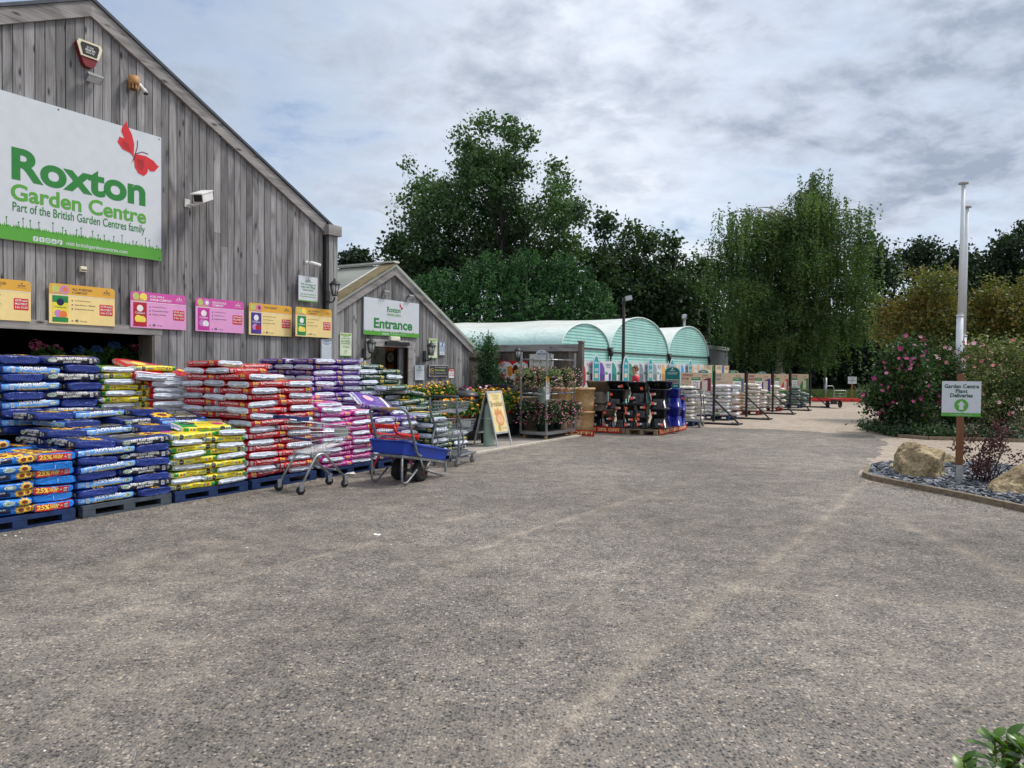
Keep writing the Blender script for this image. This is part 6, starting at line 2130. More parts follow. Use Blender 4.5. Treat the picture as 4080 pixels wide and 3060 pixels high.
# ------------------------------------------------------------------ flower trolley
dt = thing('flower_trolley', 'tall galvanised flower trolley on castors', 'trolley', P(15.46, -8.15, 0), AS)
LX, DY, HT = 1.5, .70, 2.1
for i, (x, y) in enumerate(((0, 0), (LX, 0), (0, DY), (LX, DY))):
 MB().box(x - .02, x + .02, y - .02, y + .02, .14, HT, STEEL).build('post', dt)
mb = MB()
mb.box(.021, LX - .021, -.02, .02, .13, .20, STEEL).box(.021, LX - .021, DY - .02, DY + .02, .13, .20, STEEL)
mb.box(-.02, .02, .021, DY - .021, .13, .20, STEEL).box(LX - .02, LX + .02, .021, DY - .021, .13, .20, STEEL)
mb.box(.0, LX, .021, DY - .021, .185, .195, pm('plywood base', srgb(110, 96, 78), .8))
mb.build('base', dt)
for z in (1.92, 1.10):
 mb = MB()
 mb.tube([(0, 0, z), (LX, 0, z)], .013, STEEL, 8)
 mb.tube([(0, DY, z), (LX, DY, z)], .013, STEEL, 8)
 mb.tube([(0, 0, z), (0, DY, z)], .013, STEEL, 8)
 mb.tube([(LX, 0, z), (LX, DY, z)], .013, STEEL, 8)
 mb.build('rail', dt)
for x, y in ((.08, .06), (LX - .08, .06), (.08, DY - .06), (LX - .08, DY - .06)):
 mb = MB()
 mb.lathe([(.03, -.022), (.062, -.02), (.062, .02), (.03, .022)], pm('amber castor', srgb(150, 118, 60), .5), 16, M=Matrix.Translation((x, y, .062)) @ Matrix.Rotation(R(90), 4, 'X'))
 mb.box(x - .03, x + .03, y - .028, y - .0225, .06, .129, STEEL).box(x - .03, x + .03, y + .0225, y + .028, .06, .129, STEEL)
 mb.build('castor', dt)
tagc = MB()
tagc.box(-.085, .085, -.024, -.0215, .98, 1.52, PAPER)
tagc.rect(-.084, .084, 1.42, 1.519, -.0255, GOLD)
tagc.flat([(-.084, 1.42), (.084, 1.42), (0, 1.36)], -.0258, GOLD)
tagc.text('Trailing', 0, 1.30, DGREY, -.0255, w=.12, align='c')
tagc.text('Fuchsia', 0, 1.24, DGREY, -.0255, w=.12, align='c')
tagc.text('£20', 0, 1.10, PPRP, -.0255, w=.11, h=.07, align='c', bold=.02)
tagc.disc(.055, 1.20, .022, -.0256, RED, 10)
tagc.text('2 for £35', 0, 1.01, DGREY, -.0255, w=.12, align='c')
tagc.build('price_tag', dt)
HK = pm('black hook plastic', (.02, .02, .02), .4)
def hanging_basket(x, y, z, potz, label, group, seed, kind, hookbar=True):
 """hangs from the rail at height z of the flower trolley"""
 t_ = thing('hanging_basket', label, 'hanging basket', dt.location + Matrix.Rotation(AS, 3, 'Z') @ Vector((x, y, 0)), AS, group)
 mb = MB()
 mb.tube(bend([(0, .02, z + .0), (0, .02, z + .03), (0, -.02, z + .03), (0, -.02, z - .04), (0, .0, z - .07)], .02), .007, HK, 6)
 for k in range(3):
  an = 6.2832 * k / 3
  mb.tube([(0, 0, z - .07), (.14 * math.cos(an), .14 * math.sin(an), potz + .14)], .0035, HK, 4)
 mb.build('hanger', t_)
 mb = MB()
 mb.lathe([(.09, potz - .03), (.15, potz + .13), (.155, potz + .14), (.14, potz + .14), (.12, potz + .10)], BPOT, 16)
 mb.build('pot', t_)
 lm, fl = kind
 pts = dome_pts(300, .27, .26, seed, potz + .10, .3)
 r3 = random.Random(seed)
 pts += [Vector((.26 * math.cos(a) * r3.uniform(.7, 1.1), .26 * math.sin(a) * r3.uniform(.7, 1.1), potz + r3.uniform(-.16, .14))) for a in [r3.uniform(0, 6.28) for _ in range(140)]]
 leaves(pts, .065, seed, lm).build('foliage', t_)
 pts = [p * 1.0 + Vector((0, 0, .01)) for p in dome_pts(45, .29, .28, seed + 3, potz + .08, .85)]
 pts += [Vector((.28 * math.cos(a), .28 * math.sin(a), potz + r3.uniform(-.2, .1))) for a in [r3.uniform(0, 6.28) for _ in range(45)]]
 blossoms(pts, .022, seed, fl, petals=4, cup=-.5).build('flowers', t_)
gh = 'fuchsia baskets hanging on the flower trolley'
FK = [(GREYL, [PPF, SALM]), (DLEAF, [SALM, PKF]), (GREYL, [SALM, PPF]), (DLEAF, [PPF, PKF])]
k = 0
for lvl, z, pz in (('upper', 1.92, 1.40), ('lower', 1.10, .58)):
 for y, rowl in ((0, 'yard side'), (DY, 'fence side')):
  for i in range(4):
   hanging_basket(.2 + .37 * i, y, z, pz, f'fuchsia basket, {ORD[i]} along the {lvl} rail on the {rowl} of the flower trolley', gh, 300 + k, FK[k % 4 if lvl == 'upper' else (1 if k % 2 else 3)])
   k += 1
for i in range(3):
 potted('fuchsia', ['fuchsia with red flowers on the near end of the trolley base', 'fuchsia with red flowers in the middle of the trolley base', 'dark fuchsia on the far end of the trolley base'][i], 'plant', dt.location + Matrix.Rotation(AS, 3, 'Z') @ Vector((.3 + .42 * i, .3, .196)), .13, .2, pm('dark green pot', (.02, .045, .035), .5), DLEAF, .22, .3, 160, .07, [MGF, RED], 18, .02, 340 + i, 'fuchsias on the trolley base')
# ------------------------------------------------------------------ glazed pots on the sale pallets
PS = 18.55                               # plane of the front row of pots
def kpx(x, y):
 return 2200 + x / 3.457, 1300 + y / 3.457
GBLK = pm('black pot glaze', (.012, .012, .014), .16, var=.2, spec=.6)
GSTO = pm('grey stone pot glaze', srgb(112, 100, 88), .55, var=.15, scale=12)
GBLU = pm('blue pot glaze', srgb(34, 42, 140), .25, var=.15, scale=8)
ORST = pm('orange price sticker', srgb(236, 84, 48), .5, var=.03)
pal_top = .145
def sq_pot(px0, px1, y0, y1, inv, mat, label, group, plane=PS, narrow=.74, emblem=True, stick=(1, 1), seed=0, z0=None):
 """square tapering pot; px0..px1 its widest span; inv: stacked upside down"""
 a, b_ = onS(*kpx(px0, y1), plane), onS(*kpx(px1, y0), plane)
 w, h = b_[0] - a[0], b_[1] - a[1]
 zb = a[1] if z0 is None else z0
 w = max(.18, w)
 cx = (a[0] + b_[0]) / 2
 p_ = thing('glazed_pot', label, 'pot', P(plane, cx, zb) + DV * (w / 2), AN, group)
 R0, R1 = (w / 2 * narrow, w / 2)
 prof = [(R0, 0), (R0 + (R1 - R0) * .88, h * .88), (R1 * 1.0, h * .885), (R1 * 1.02, h * .9), (R1 * 1.02, h * .985), (R1 * .99, h), (R1 * .90, h), (R1 * .86, h * .7), (.01, h * .68)]
 if inv:
  prof = [(R1 * .9, h * .3), (R1 * .99, 0), (R1 * 1.02, h * .015), (R1 * 1.02, h * .10), (R1, h * .115), (R0 + (R1 - R0) * .88, h * .12), (R0, h * .985), (R0 * .96, h), (.01, h)]
 mb = MB()
 mb.lathe(prof, mat, 32, sq=7)
 mb.build('body', p_)
 # the cast ring on the front face, following the face's slope
 zc = h * (.5 if not inv else .55)
 def fy(z):
  r = R0 + (R1 - R0) * (z / h) * .98 if not inv else R1 - (R1 - R0) * (z / h) * .98
  return -r - .004
 if emblem and h > .12:
  mb = MB()
  q = min(.075, h * .3)
  for r0, r1 in ((q * .86, q), (q * .2, q * .3)):
   n_ = 20
   vs = []
   for r_ in (r0, r1):
    for i in range(n_):
     z = zc + r_ * math.sin(6.2832 * i / n_)
     vs.append((r_ * math.cos(6.2832 * i / n_), fy(z) - .006, z))
   mb.add(vs, [(i, (i + 1) % n_, n_ + (i + 1) % n_, n_ + i) for i in range(n_)], mat)
  for s_ in (-1, 1):
   mb.add([(s_ * q * .25, fy(zc) - .007, zc), (s_ * q * .75, fy(zc) - .007, zc + q * .35), (s_ * q * .7, fy(zc) - .007, zc - q * .2)], [(0, 1, 2)], mat)
  mb.build('emblem', p_)
 rr_ = random.Random(seed)
 if stick[0]:
  mb = MB()
  sx = (-1 if stick[0] < 0 else 1) * w * .28
  zz = h * rr_.uniform(.35, .6)
  k = min(.04, h * .28)
  an = R(rr_.uniform(-12, 12))
  def T(a, b_):
   x, z = sx + a * math.cos(an) - b_ * math.sin(an), zz + a * math.sin(an) + b_ * math.cos(an)
   return (x, fy(z) - .010, z)
  mb.poly([T(-k, -k), T(k, -k), T(k, k), T(-k, k)], ORST)
  mb.text('50%', 0, -k * .1, PAPER, h=k * .6, w=k * 1.3, align='c', warp=lambda a, b_: (T(a, b_)[0], T(a, b_)[1] - .002, T(a, b_)[2]))
  if stick[1]:
   s2 = 1 if sx < 0 else -1
   mb.poly([T(s2 * k * 1.1, -k * .7), T(s2 * k * 2.6, -k * .7), T(s2 * k * 2.6, k * .6), T(s2 * k * 1.1, k * .6)][::s2], PAPER)
   mb.poly([(T(s2 * k * x, z * k)[0], T(0, z * k)[1] - .001, T(s2 * k * x, z * k)[2]) for x, z in ((1.2, -.6), (2.5, -.6), (2.5, -.25), (1.2, -.25))][::s2], MIDBLUE)
  mb.build('stickers', p_)
 return p_
gpt = 'glazed square pots stacked on the sale pallets'
POTS = [
 # px0, px1, y0, y1, inverted, glaze, description, stickers
 (445, 740, 755, 902, 0, GSTO, 'widest grey stone pot, topmost beside the tan pots', (0, 0)),
 (502, 714, 905, 1056, 1, GSTO, 'upturned grey stone pot under the widest one', (-1, 1)),
 (520, 716, 1058, 1160, 1, GSTO, 'upturned light grey pot third from the top of its pile', (-1, 1)),
 (528, 692, 1162, 1272, 0, GBLK, 'black pot under the grey stone pots', (-1, 1)),
 (522, 692, 1275, 1388, 1, GBLK, 'upturned black pot at the foot of the grey pile', (-1, 1)),
 (690, 832, 1148, 1234, 0, GSTO, 'small grey pot on a short black pile', (-1, 0)),
 (694, 828, 1236, 1312, 0, GBLK, 'small black pot below the small grey one', (1, 1)),
 (688, 828, 1314, 1390, 1, GBLK, 'upturned small black pot at the foot of the short pile', (-1, 1)),
 (735, 1012, 755, 868, 0, GBLK, 'big black pot topmost beside the grey stone pot', (1, 1)),
 (755, 1002, 870, 1000, 0, GBLK, 'black pot second down beside the grey pile', (-1, 0)),
 (738, 960, 1002, 1140, 1, GBLK, 'upturned black pot third down beside the grey pile', (-1, 0)),
 (862, 984, 1066, 1180, 0, GBLK, 'narrow black pot standing before the upturned black one', (-1, 1)),
 (866, 982, 1182, 1286, 0, GBLK, 'narrow black pot below another narrow one', (0, 0)),
 (862, 984, 1288, 1392, 1, GBLK, 'upturned narrow black pot at the foot of its pile', (0, 0)),
 (984, 1132, 1078, 1160, 0, GBLK, 'small black pot on top of the middle small pile', (-1, 0)),
 (986, 1132, 1162, 1240, 1, GBLK, 'small upturned black pot second down in the middle pile', (-1, 1)),
 (990, 1126, 1242, 1318, 0, GBLK, 'small black pot third down in the middle pile', (1, 1)),
 (984, 1132, 1320, 1396, 1, GBLK, 'small upturned black pot at the foot of the middle pile', (-1, 1)),
 (1034, 1284, 765, 915, 0, GBLK, 'big black pot with a bluish rim, topmost in the middle', (1, 0)),
 (1030, 1300, 918, 1072, 1, GBLK, 'big upturned black pot under the bluish rimmed one', (-1, 1)),
 (1148, 1298, 1078, 1166, 0, GBLK, 'small black pot on top of the second small pile', (1, 1)),
 (1160, 1290, 1168, 1252, 1, GBLK, 'small upturned black pot second down in the second pile', (-1, 0)),
 (1152, 1298, 1254, 1322, 0, GBLK, 'small black pot third down in the second pile', (-1, 0)),
 (1150, 1300, 1324, 1400, 1, GBLK, 'small upturned black pot at the foot of the second pile', (-1, 1)),
 (1285, 1592, 755, 864, 0, GBLK, 'widest black pot, topmost before the teal poster', (0, 0)),
 (1318, 1568, 866, 1000, 0, GBLK, 'black pot second down below the widest black one', (-1, 1)),
 (1328, 1562, 1002, 1134, 1, GBLK, 'upturned black pot halfway down below the widest one', (-1, 1)),
 (1328, 1562, 1136, 1268, 0, GBLK, 'black pot second from the foot below the widest one', (-1, 1)),
 (1314, 1566, 1270, 1402, 1, GBLK, 'upturned black pot at the foot below the widest one', (1, 1)),
]
for k, (x0, x1, y0, y1, inv, g_, d_, stk) in enumerate(POTS):
 pl = PS if 1140 > x0 or x0 > 1300 else PS
 if d_.startswith(('narrow', 'upturned narrow', 'small')) or 'small' in d_:
  pl = PS - .12
 sq_pot(x0, x1, y0, y1, inv, g_, d_, gpt, plane=pl, stick=stk, seed=k, emblem=True)
sq_pot(448, 560, 988, 1238, 1, GSTO, 'tall upturned grey pot half hidden by the grey pile', gpt, plane=PS + .35, stick=(0, 0))
sq_pot(440, 540, 1240, 1372, 1, GBLK, 'upturned black pot at the foot beside the tan pots', gpt, plane=PS + .3, stick=(1, 0), seed=91)
gbl = 'blue glazed pots at the pallet edge'
BL = [(1572, 1742, 862, 990, 0, 'topmost blue pot of the taller blue pile'), (1582, 1748, 992, 1120, 1, 'upturned blue pot second down in the taller blue pile'), (1580, 1742, 1122, 1244, 0, 'blue pot third down in the taller blue pile'), (1580, 1756, 1246, 1376, 1, 'upturned blue pot at the foot of the taller blue pile'),
 (1728, 1816, 948, 1052, 0, 'topmost small blue pot of the lower blue pile'), (1738, 1812, 1054, 1160, 1, 'small upturned blue pot second down in the lower pile'), (1736, 1812, 1162, 1264, 0, 'small blue pot third down in the lower pile'), (1738, 1816, 1266, 1366, 1, 'small upturned blue pot at the foot of the lower pile')]
for k, (x0, x1, y0, y1, inv, d_) in enumerate(BL):
 sq_pot(x0, x1, y0, y1, inv, GBLU, d_, gbl, plane=19.25 if k < 4 else 19.9, stick=(1 if k == 4 else 0, 0), emblem=False, seed=k + 50)
for k, (x0, x1, y0, y1, inv, d_) in enumerate([(1500, 1605, 1075, 1240, 0, 'blue pot half hidden behind the widest black pile'), (1500, 1608, 1242, 1392, 1, 'upturned blue pot half hidden low behind the black pile')]):
 sq_pot(x0, x1, y0, y1, inv, GBLU, d_, gbl, plane=18.9, stick=(0, 0), emblem=False, seed=k + 70)
# pallets and sale banners
for k, (t_, s_, lb) in enumerate(((-9.38, 18.33, 'wooden pallet under the grey stone pots'), (-8.22, 18.33, 'wooden pallet under the small black pots'), (-7.3, 18.33, 'wooden pallet with its open end between the sale banners'))):
 p_ = pallet(s_, 0, .1, .1, PALW, lb, 'wooden sale pallets')
 bpy.data.objects.remove(p_.children[0]) if False else None
 for c in list(p_.children):
  bpy.data.objects.remove(c)
 w_ = (1.14, .90, .86)[k]
 p_.location = P(s_, t_, 0)
 p_.rotation_euler = (0, 0, AN)
 mb = MB()
 for i in range(10):
  mb.box(0, w_, .24 * i + .004, .24 * i + .20, .118, pal_top - .002, PALW)
 mb.build('deck', p_)
 for x in (0, w_ / 2 - .05, w_ - .1):
  mb = MB()
  mb.box(x, x + .1, .004, 2.38, .095, .1175, PALW)
  mb.box(x, x + .1, .004, 2.38, .002, .022, PALW)
  for y in (.004, 1.1, 2.2):
   mb.box(x + .001, x + .099, y, y + .14, .0225, .0945, PALW)
  mb.build('runner', p_)
SRED = pm('sale banner red', srgb(196, 46, 32), .5, var=.12)
def banner(loc, rz, w, txt, label):
 o = MB().box(0, w, -.012, 0, .015, .165, SRED).build('sale_banner', None, loc, rz)
 tag(o, label, 'banner', 'sale banners along the pot pallets')
 mb = MB()
 mb.text(txt, w / 2, .048, CREAM, -.0135, h=.085, w=w * .93, bold=.02, align='c')
 mb.build('lettering', o)
 return o
t_a = onS(*kpx(130, 1420), 18.31)[0]
t_b = onS(*kpx(413, 1430), 18.31)[0]
t_c = onS(*kpx(940, 1440), 18.31)[0]
banner(P(18.315, t_a, 0), AN, t_b - t_a - .01, '50% OFF!', 'short red 50% off banner behind the flower trolley')
banner(P(18.315, t_b, 0), AN, t_c - t_b, 'SALE! 50% OFF!', 'long red sale banner under the small black pots')
banner(P(18.4, -6.415, 0), AS, 2.3, 'SALE! 50% OFF! SALE! 50% OFF!', 'red sale banner along the side below the blue pots')
# a sale banner lying on the paving under the flower trolley
o = banner(P(17.1, -8.95, -.01), AN, 1.3, '50% OFF!', 'red banner low on the paving behind the trolley castors')
# ------------------------------------------------------------------ person
def person(loc, rz, label):
 root = thing('person', label, 'person', loc, rz)
 SK = pm('skin', srgb(206, 150, 124), .55, var=.06)
 HR = pm('short fair brown hair', srgb(112, 86, 60), .8, var=.3, scale=60, bump=.6, bscale=160)
 SH = pm('red polo shirt', srgb(206, 56, 70), .8, var=.1, bump=.2, bscale=25)
 TR = pm('dark trousers', (.03, .032, .04), .85, var=.15)
 # local -x is the way the person faces
 J = dict(pel=(0, 0, .95), bel=(-.01, 0, 1.08), chs=(.0, 0, 1.32), nck=(-.005, 0, 1.53), nk2=(-.02, 0, 1.59), hd1=(-.035, 0, 1.655), hd2=(-.03, 0, 1.76))
 verts, edges, rad = [], [], []
 def vadd(p, r, par=None):
  verts.append(p)
  rad.append(r)
  if par is not None:
   edges.append((par, len(verts) - 1))
  return len(verts) - 1
 pel = vadd(J['pel'], (.15, .11))
 bel = vadd(J['bel'], (.155, .115), pel)
 chs = vadd(J['chs'], (.175, .12), bel)
 up = vadd((0, 0, 1.45), (.15, .095), chs)
 nck = vadd(J['nck'], (.072, .07), up)
 nk2 = vadd(J['nk2'], (.066, .064), nck)
 h1 = vadd(J['hd1'], (.078, .085), nk2)
 h2 = vadd((-.02, 0, 1.735), (.082, .098), h1)
 vadd((-.018, 0, 1.79), (.055, .07), h2)
 for sg in (-1, 1):
  sh = vadd((.0, sg * .19, 1.445), (.066, .066), up)
  el = vadd((-.02, sg * .24, 1.14), (.043, .043), sh)
  wr = vadd((-.14, sg * .22, .93), (.030, .030), el)
  hn = vadd((-.19, sg * .21, .88), (.034, .022), wr)
  hip = vadd((0, sg * .10, .88), (.095, .095), pel)
  kn = vadd((-.02 + .06 * sg, sg * .11, .50), (.062, .062), hip)
  an = vadd((.03 + .10 * sg, sg * .11, .10), (.042, .042), kn)
  vadd((-.08 + .10 * sg, sg * .11, .045), (.045, .032), an)
  for f in range(4):
   b0 = vadd((-.225, sg * (.235 - .019 * f), .855), (.011, .011), hn)
   b1 = vadd((-.25, sg * (.232 - .019 * f), .82 + .004 * f), (.009, .009), b0)
   vadd((-.245, sg * (.228 - .019 * f), .79 + .005 * f), (.008, .008), b1)
  th = vadd((-.21, sg * .175, .87), (.012, .012), hn)
  vadd((-.235, sg * .165, .84), (.009, .009), th)
 me = bpy.data.meshes.new('body')
 me.from_pydata(verts, edges, [])
 ob = bpy.data.objects.new('body', me)
 C.objects.link(ob)
 sk = ob.modifiers.new('skin', 'SKIN')
 lay = me.skin_vertices[0] if me.skin_vertices else None
 if lay is None:
  bpy.context.view_layer.objects.active = ob
  bpy.ops.mesh.customdata_skin_add() if hasattr(bpy.ops.mesh, 'customdata_skin_add') else None
  lay = me.skin_vertices[0]
 for i, r in enumerate(rad):
  lay.data[i].radius = r
 lay.data[0].use_root = True
 ss = ob.modifiers.new('smooth', 'SUBSURF')
 ss.levels = ss.render_levels = 2
 dg = bpy.context.evaluated_depsgraph_get()
 full = bpy.data.meshes.new_from_object(ob.evaluated_get(dg))
 bpy.data.objects.remove(ob)
 full.materials.clear()
 for m in (SK, SH, TR, pm('dark shoes', (.02, .018, .016), .6)):
  full.materials.append(m)
 for p in full.polygons:
  c = p.center
  p.use_smooth = True
  k = 0
  if c.z < .09:
   k = 3
  elif c.z < .98 and abs(c.y) < .2 and c.x > -.13:
   k = 2
  elif .98 <= c.z < 1.525 and (abs(c.y) < .19 or c.z > 1.2):
   k = 1
  p.material_index = k
 # shape the face a little: brow, nose, chin
 for v in full.vertices:
  if v.co.z > 1.6 and v.co.x < -.06:
   if abs(v.co.y) < .02 and 1.66 < v.co.z < 1.71:
    v.co.x -= .014
   if v.co.z < 1.64:
    v.co.x -= .006
 body = bpy.data.objects.new('body', full)
 C.objects.link(body)
 body.parent = root
 mb = MB()
 mb.add([(-.108, -.012, 1.672), (-.108, .012, 1.672), (-.140, 0, 1.674), (-.112, 0, 1.715)], [(0, 1, 2), (0, 2, 3), (1, 3, 2)], SK)
 mb.build('nose', root)
 mb = MB()
 for sg in (-1, 1):
  mb.lathe([(.003, 0), (.017, .003), (.019, .008), (.008, .011)], SK, 10, M=Matrix.Translation((.0, sg * .080, 1.70)) @ Matrix.Rotation(-sg * R(90), 4, 'X') @ Matrix.Scale(1.25, 4, (0, 1, 0)))
 mb.build('ears', root)
 mb = MB()
 for sg in (-1, 1):
  mb.lathe([(.001, -.008), (.011, -.004), (.011, .004), (.001, .008)], pm('eye white', (.6, .6, .58), .3), 10, M=Matrix.Translation((-.104, sg * .033, 1.722)) @ Matrix.Rotation(R(90), 4, 'Y'))
  mb.disc(0, 0, .001, 0, BLACK, 3)
 mb.build('eyes', root)
 mb = MB()
 for sg in (-1, 1):
  c = Vector((-.122, sg * .034, 1.72))
  mb.tube([c + Vector((0, .024 * math.cos(6.28 * i / 12), .018 * math.sin(6.28 * i / 12))) for i in range(12)], .0025, BLACK, 5, closed=True)
  mb.tube([c + Vector((0, sg * .024, .006)), Vector((.0, sg * .084, 1.735))], .0012, BLACK, 5)
 mb.tube([(-.124, -.01, 1.724), (-.124, .01, 1.724)], .0025, BLACK, 5)
 mb.build('glasses', root)
 # hair: a cap over crown and back of the head
 mb = MB()
 vs, fs = [], []
 nu, nv = 22, 9
 for j in range(nv + 1):
  for i in range(nu):
   a = 6.2832 * i / nu
   ph = (math.pi * .5) * j / nv * (1.42 if math.cos(a) > -.25 else .80)
   st2 = math.sin(ph)
   v = Vector((-.012 + .108 * st2 * math.cos(a), .088 * st2 * math.sin(a), 1.722 + .105 * math.cos(ph)))
   v += noise.noise_vector(v * 60) * .004
   vs.append(v)
 for j in range(nv):
  for i in range(nu):
   fs.append((j * nu + i, j * nu + (i + 1) % nu, (j + 1) * nu + (i + 1) % nu, (j + 1) * nu + i))
 mb.add(vs, fs, HR, True)
 mb.build('hair', root)
 mb = MB()
 mb.tube([Vector((-.005 + .078 * math.cos(6.28 * i / 16), .08 * math.sin(6.28 * i / 16), 1.525 + .012 * math.cos(6.28 * i / 16))) for i in range(16)], .014, SH, 6, closed=True)
 mb.build('collar', root)
 return root
pp = onS(2533, 1470, 21.2)
person(P(21.2, pp[0], 0), R(8), 'person with short fair hair, glasses and a red polo shirt behind the pots')
# ------------------------------------------------------------------ gravel sample boards behind the pots
BS = -9.7                                # their plane along the front of the tunnels
TEAL = pm('teal board', srgb(24, 148, 158), .5, var=.06)
TEALD = pm('deep teal board', srgb(16, 118, 112), .5, var=.06)
KRAFT = pm('kraft board', srgb(206, 182, 154), .65, var=.08)
MAROON = pm('maroon print', srgb(120, 36, 66), .5)
SLATEP = pm('slate print', srgb(104, 116, 140), .5)
gsb = 'white gravel sample boards'
SMP = [(2308, 2366, RED, 'RED', srgb(190, 52, 48), 'red'), (2388, 2437, PPRP, 'PURPLE', srgb(104, 70, 160), 'purple'), (2436, 2482, TEALD, 'GREEN SLATE', srgb(40, 140, 130), 'green'), (2504, 2546, TEALD, 'GREY', srgb(60, 140, 110), 'leaf green'),
 (2546, 2586, SLATEP, 'DOVE', srgb(120, 134, 146), 'slate grey'), (2602, 2636, SLATEP, 'BLUE', srgb(140, 148, 158), 'pale grey'), (2636, 2670, GOLD, 'HONEY', srgb(226, 170, 70), 'honey coloured'), (2688, 2712, GOLD, 'GOLD', srgb(214, 172, 90), 'golden'),
 (2712, 2742, MIDBLUE, 'ICE', srgb(62, 150, 210), 'ice blue'), (2756, 2778, GOLD, 'SAND', srgb(226, 160, 70), 'sandy'), (2781, 2803, GOLD, 'OCHRE', srgb(230, 160, 60), 'ochre')]
for k, (x0, x1, tm, tx, lc, nmw) in enumerate(SMP):
 xm = (x0 + x1) / 2
 yt = 1434 + (xm - 2308) * (1452 - 1434) / 490
 a, b_ = onT(x0, yt, BS), onT(x1, yt, BS)
 w = b_[0] - a[0] - .02
 h = .80
 zt_ = a[1]
 o = MB().slab(rectpts(w, h)[::-1], -.02, 0, WHITE).build('sample_board', None, P(a[0], BS, zt_ - h), AS)
 tag(o, f'white gravel sample board with a {nmw} leaf shape', 'display board', gsb)
 lm = pm(nmw + ' sample', lc, .6, var=.1)
 gm = pm(nmw + ' stones', tuple(c * .62 for c in lc), .8, var=.5, scale=45, bump=.6)
 mb = MB()
 y = -.0215
 mb.flat([(0.005, .02), (w * .40, .02), (w * .42, h * .5), (w * .36, h * .72), (w * .24, h * .88), (w * .12, h * .93), (0.005, h * .93)], y, lm)
 mb.flat([(0.005, .02), (w * .40, .02), (w * .41, h * .45), (w * .3, h * .42), (w * .15, h * .50), (0.005, h * .46)], y - .001, gm)
 mb.text(tx, w * .70, h * .80, tm, y, w=w * .44, h=h * .09, align='c', bold=.02)
 mb.text('Chippings', w * .70, h * .70, DGREY, y, w=w * .36, align='c')
 mb.rect(w * .47, w * .64, h * .10, h * .55, y, PAPER)
 mb.rect(w * .47, w * .64, h * .44, h * .55, y - .001, DGREEN)
 mb.text('3 for', w * .555, h * .33, MAROON, y - .001, w=w * .12, align='c')
 mb.text('£12', w * .555, h * .22, MAROON, y - .001, w=w * .12, align='c', bold=.02)
 mb.rect(w * .74, w * .93, h * .06, h * .5, y, lm)
 mb.rect(w * .77, w * .90, h * .26, h * .42, y - .001, gm)
 mb.build('print', o)
 MB().box(0, .04, .001, .04, -(zt_ - h), 0, BLKPL).box(w - .04, w, .001, .04, -(zt_ - h), 0, BLKPL).build('legs', o)
gpd = 'tall teal paddle signs over the sample boards'
for k, (x0, x1, yt) in enumerate(((2361, 2388, 1412), (2481, 2504, 1418), (2581, 2599, 1425), (2669, 2685, 1429), (2742, 2757, 1432))):
 bs = BS + .12
 a, b_ = onT(x0, yt, bs), onT(x1, yt, bs)
 w = b_[0] - a[0]
 h = 1.12
 n_ = 12
 pts = [(0, 0), (w, 0)] + [(w / 2 + w / 2 * math.cos(math.pi * i / n_), h - w * .9 + w * .9 * math.sin(math.pi * i / n_)) for i in range(n_ + 1)]
 o = MB().slab(pts[::-1], -.02, 0, WHITE).build('paddle_sign', None, P(a[0], bs, a[1] - h), AS)
 tag(o, f'tall round topped teal paddle sign, {ORD[k]} from the yard fence', 'sign', gpd)
 mb = MB()
 q = .06 * w / .3
 pts2 = [(w * .09, .02), (w * .91, .02)] + [(w / 2 + w * .41 * math.cos(math.pi * i / n_), h - w * .9 + w * .80 * math.sin(math.pi * i / n_)) for i in range(n_ + 1)]
 mb.flat(pts2, -.0215, TEAL)
 mb.text('Altico', w * .5, h * .74, PAPER, -.023, w=w * .5, align='c', bold=.02)
 for i in range(3):
  mb.rect(w * .2, w * .8, h * (.60 - .03 * i), h * (.61 - .03 * i), -.023, PAPER)
 mb.rect(w * .25, w * .75, h * .34, h * .48, -.023, KRAFT)
 mb.build('print', o)
 MB().box(w * .4, w * .6, .001, .03, -(a[1] - h), .1, BLKPL).build('leg', o)
# brown end boards of the row
gkb = 'kraft sample boards at the end of the row'
for k, (x0, x1, yt, bm) in enumerate(((2806, 2842, 1454, KRAFT), (2850, 2880, 1455, KRAFT), (2884, 2906, 1457, MAROON))):
 a, b_ = onT(x0, yt, BS), onT(x1, yt, BS)
 w = b_[0] - a[0] - .03
 o = MB().slab(rectpts(w, .9)[::-1], -.02, 0, KRAFT).build('sample_board', None, P(a[0], BS, a[1] - .9), AS)
 tag(o, ['kraft brown sample board with a dark green band', 'kraft brown sample board with a blue band', 'narrow kraft sample board with a maroon band'][k], 'display board', gkb)
 mb = MB()
 mb.rect(w * .82, w * .99, .02, .88, -.0215, (DGREEN, MIDBLUE, MAROON)[k])
 mb.text(('PEBBLE', 'COBBLE', 'SHALE')[k], w * .42, .7, DGREY, -.0215, w=w * .6, align='c')
 mb.rect(w * .2, w * .7, .1, .5, -.0215, PAPER)
 mb.build('print', o)
 MB().box(0, .05, .001, .04, -(a[1] - .9), 0, BLKPL).box(w - .05, w, .001, .04, -(a[1] - .9), 0, BLKPL).build('legs', o)
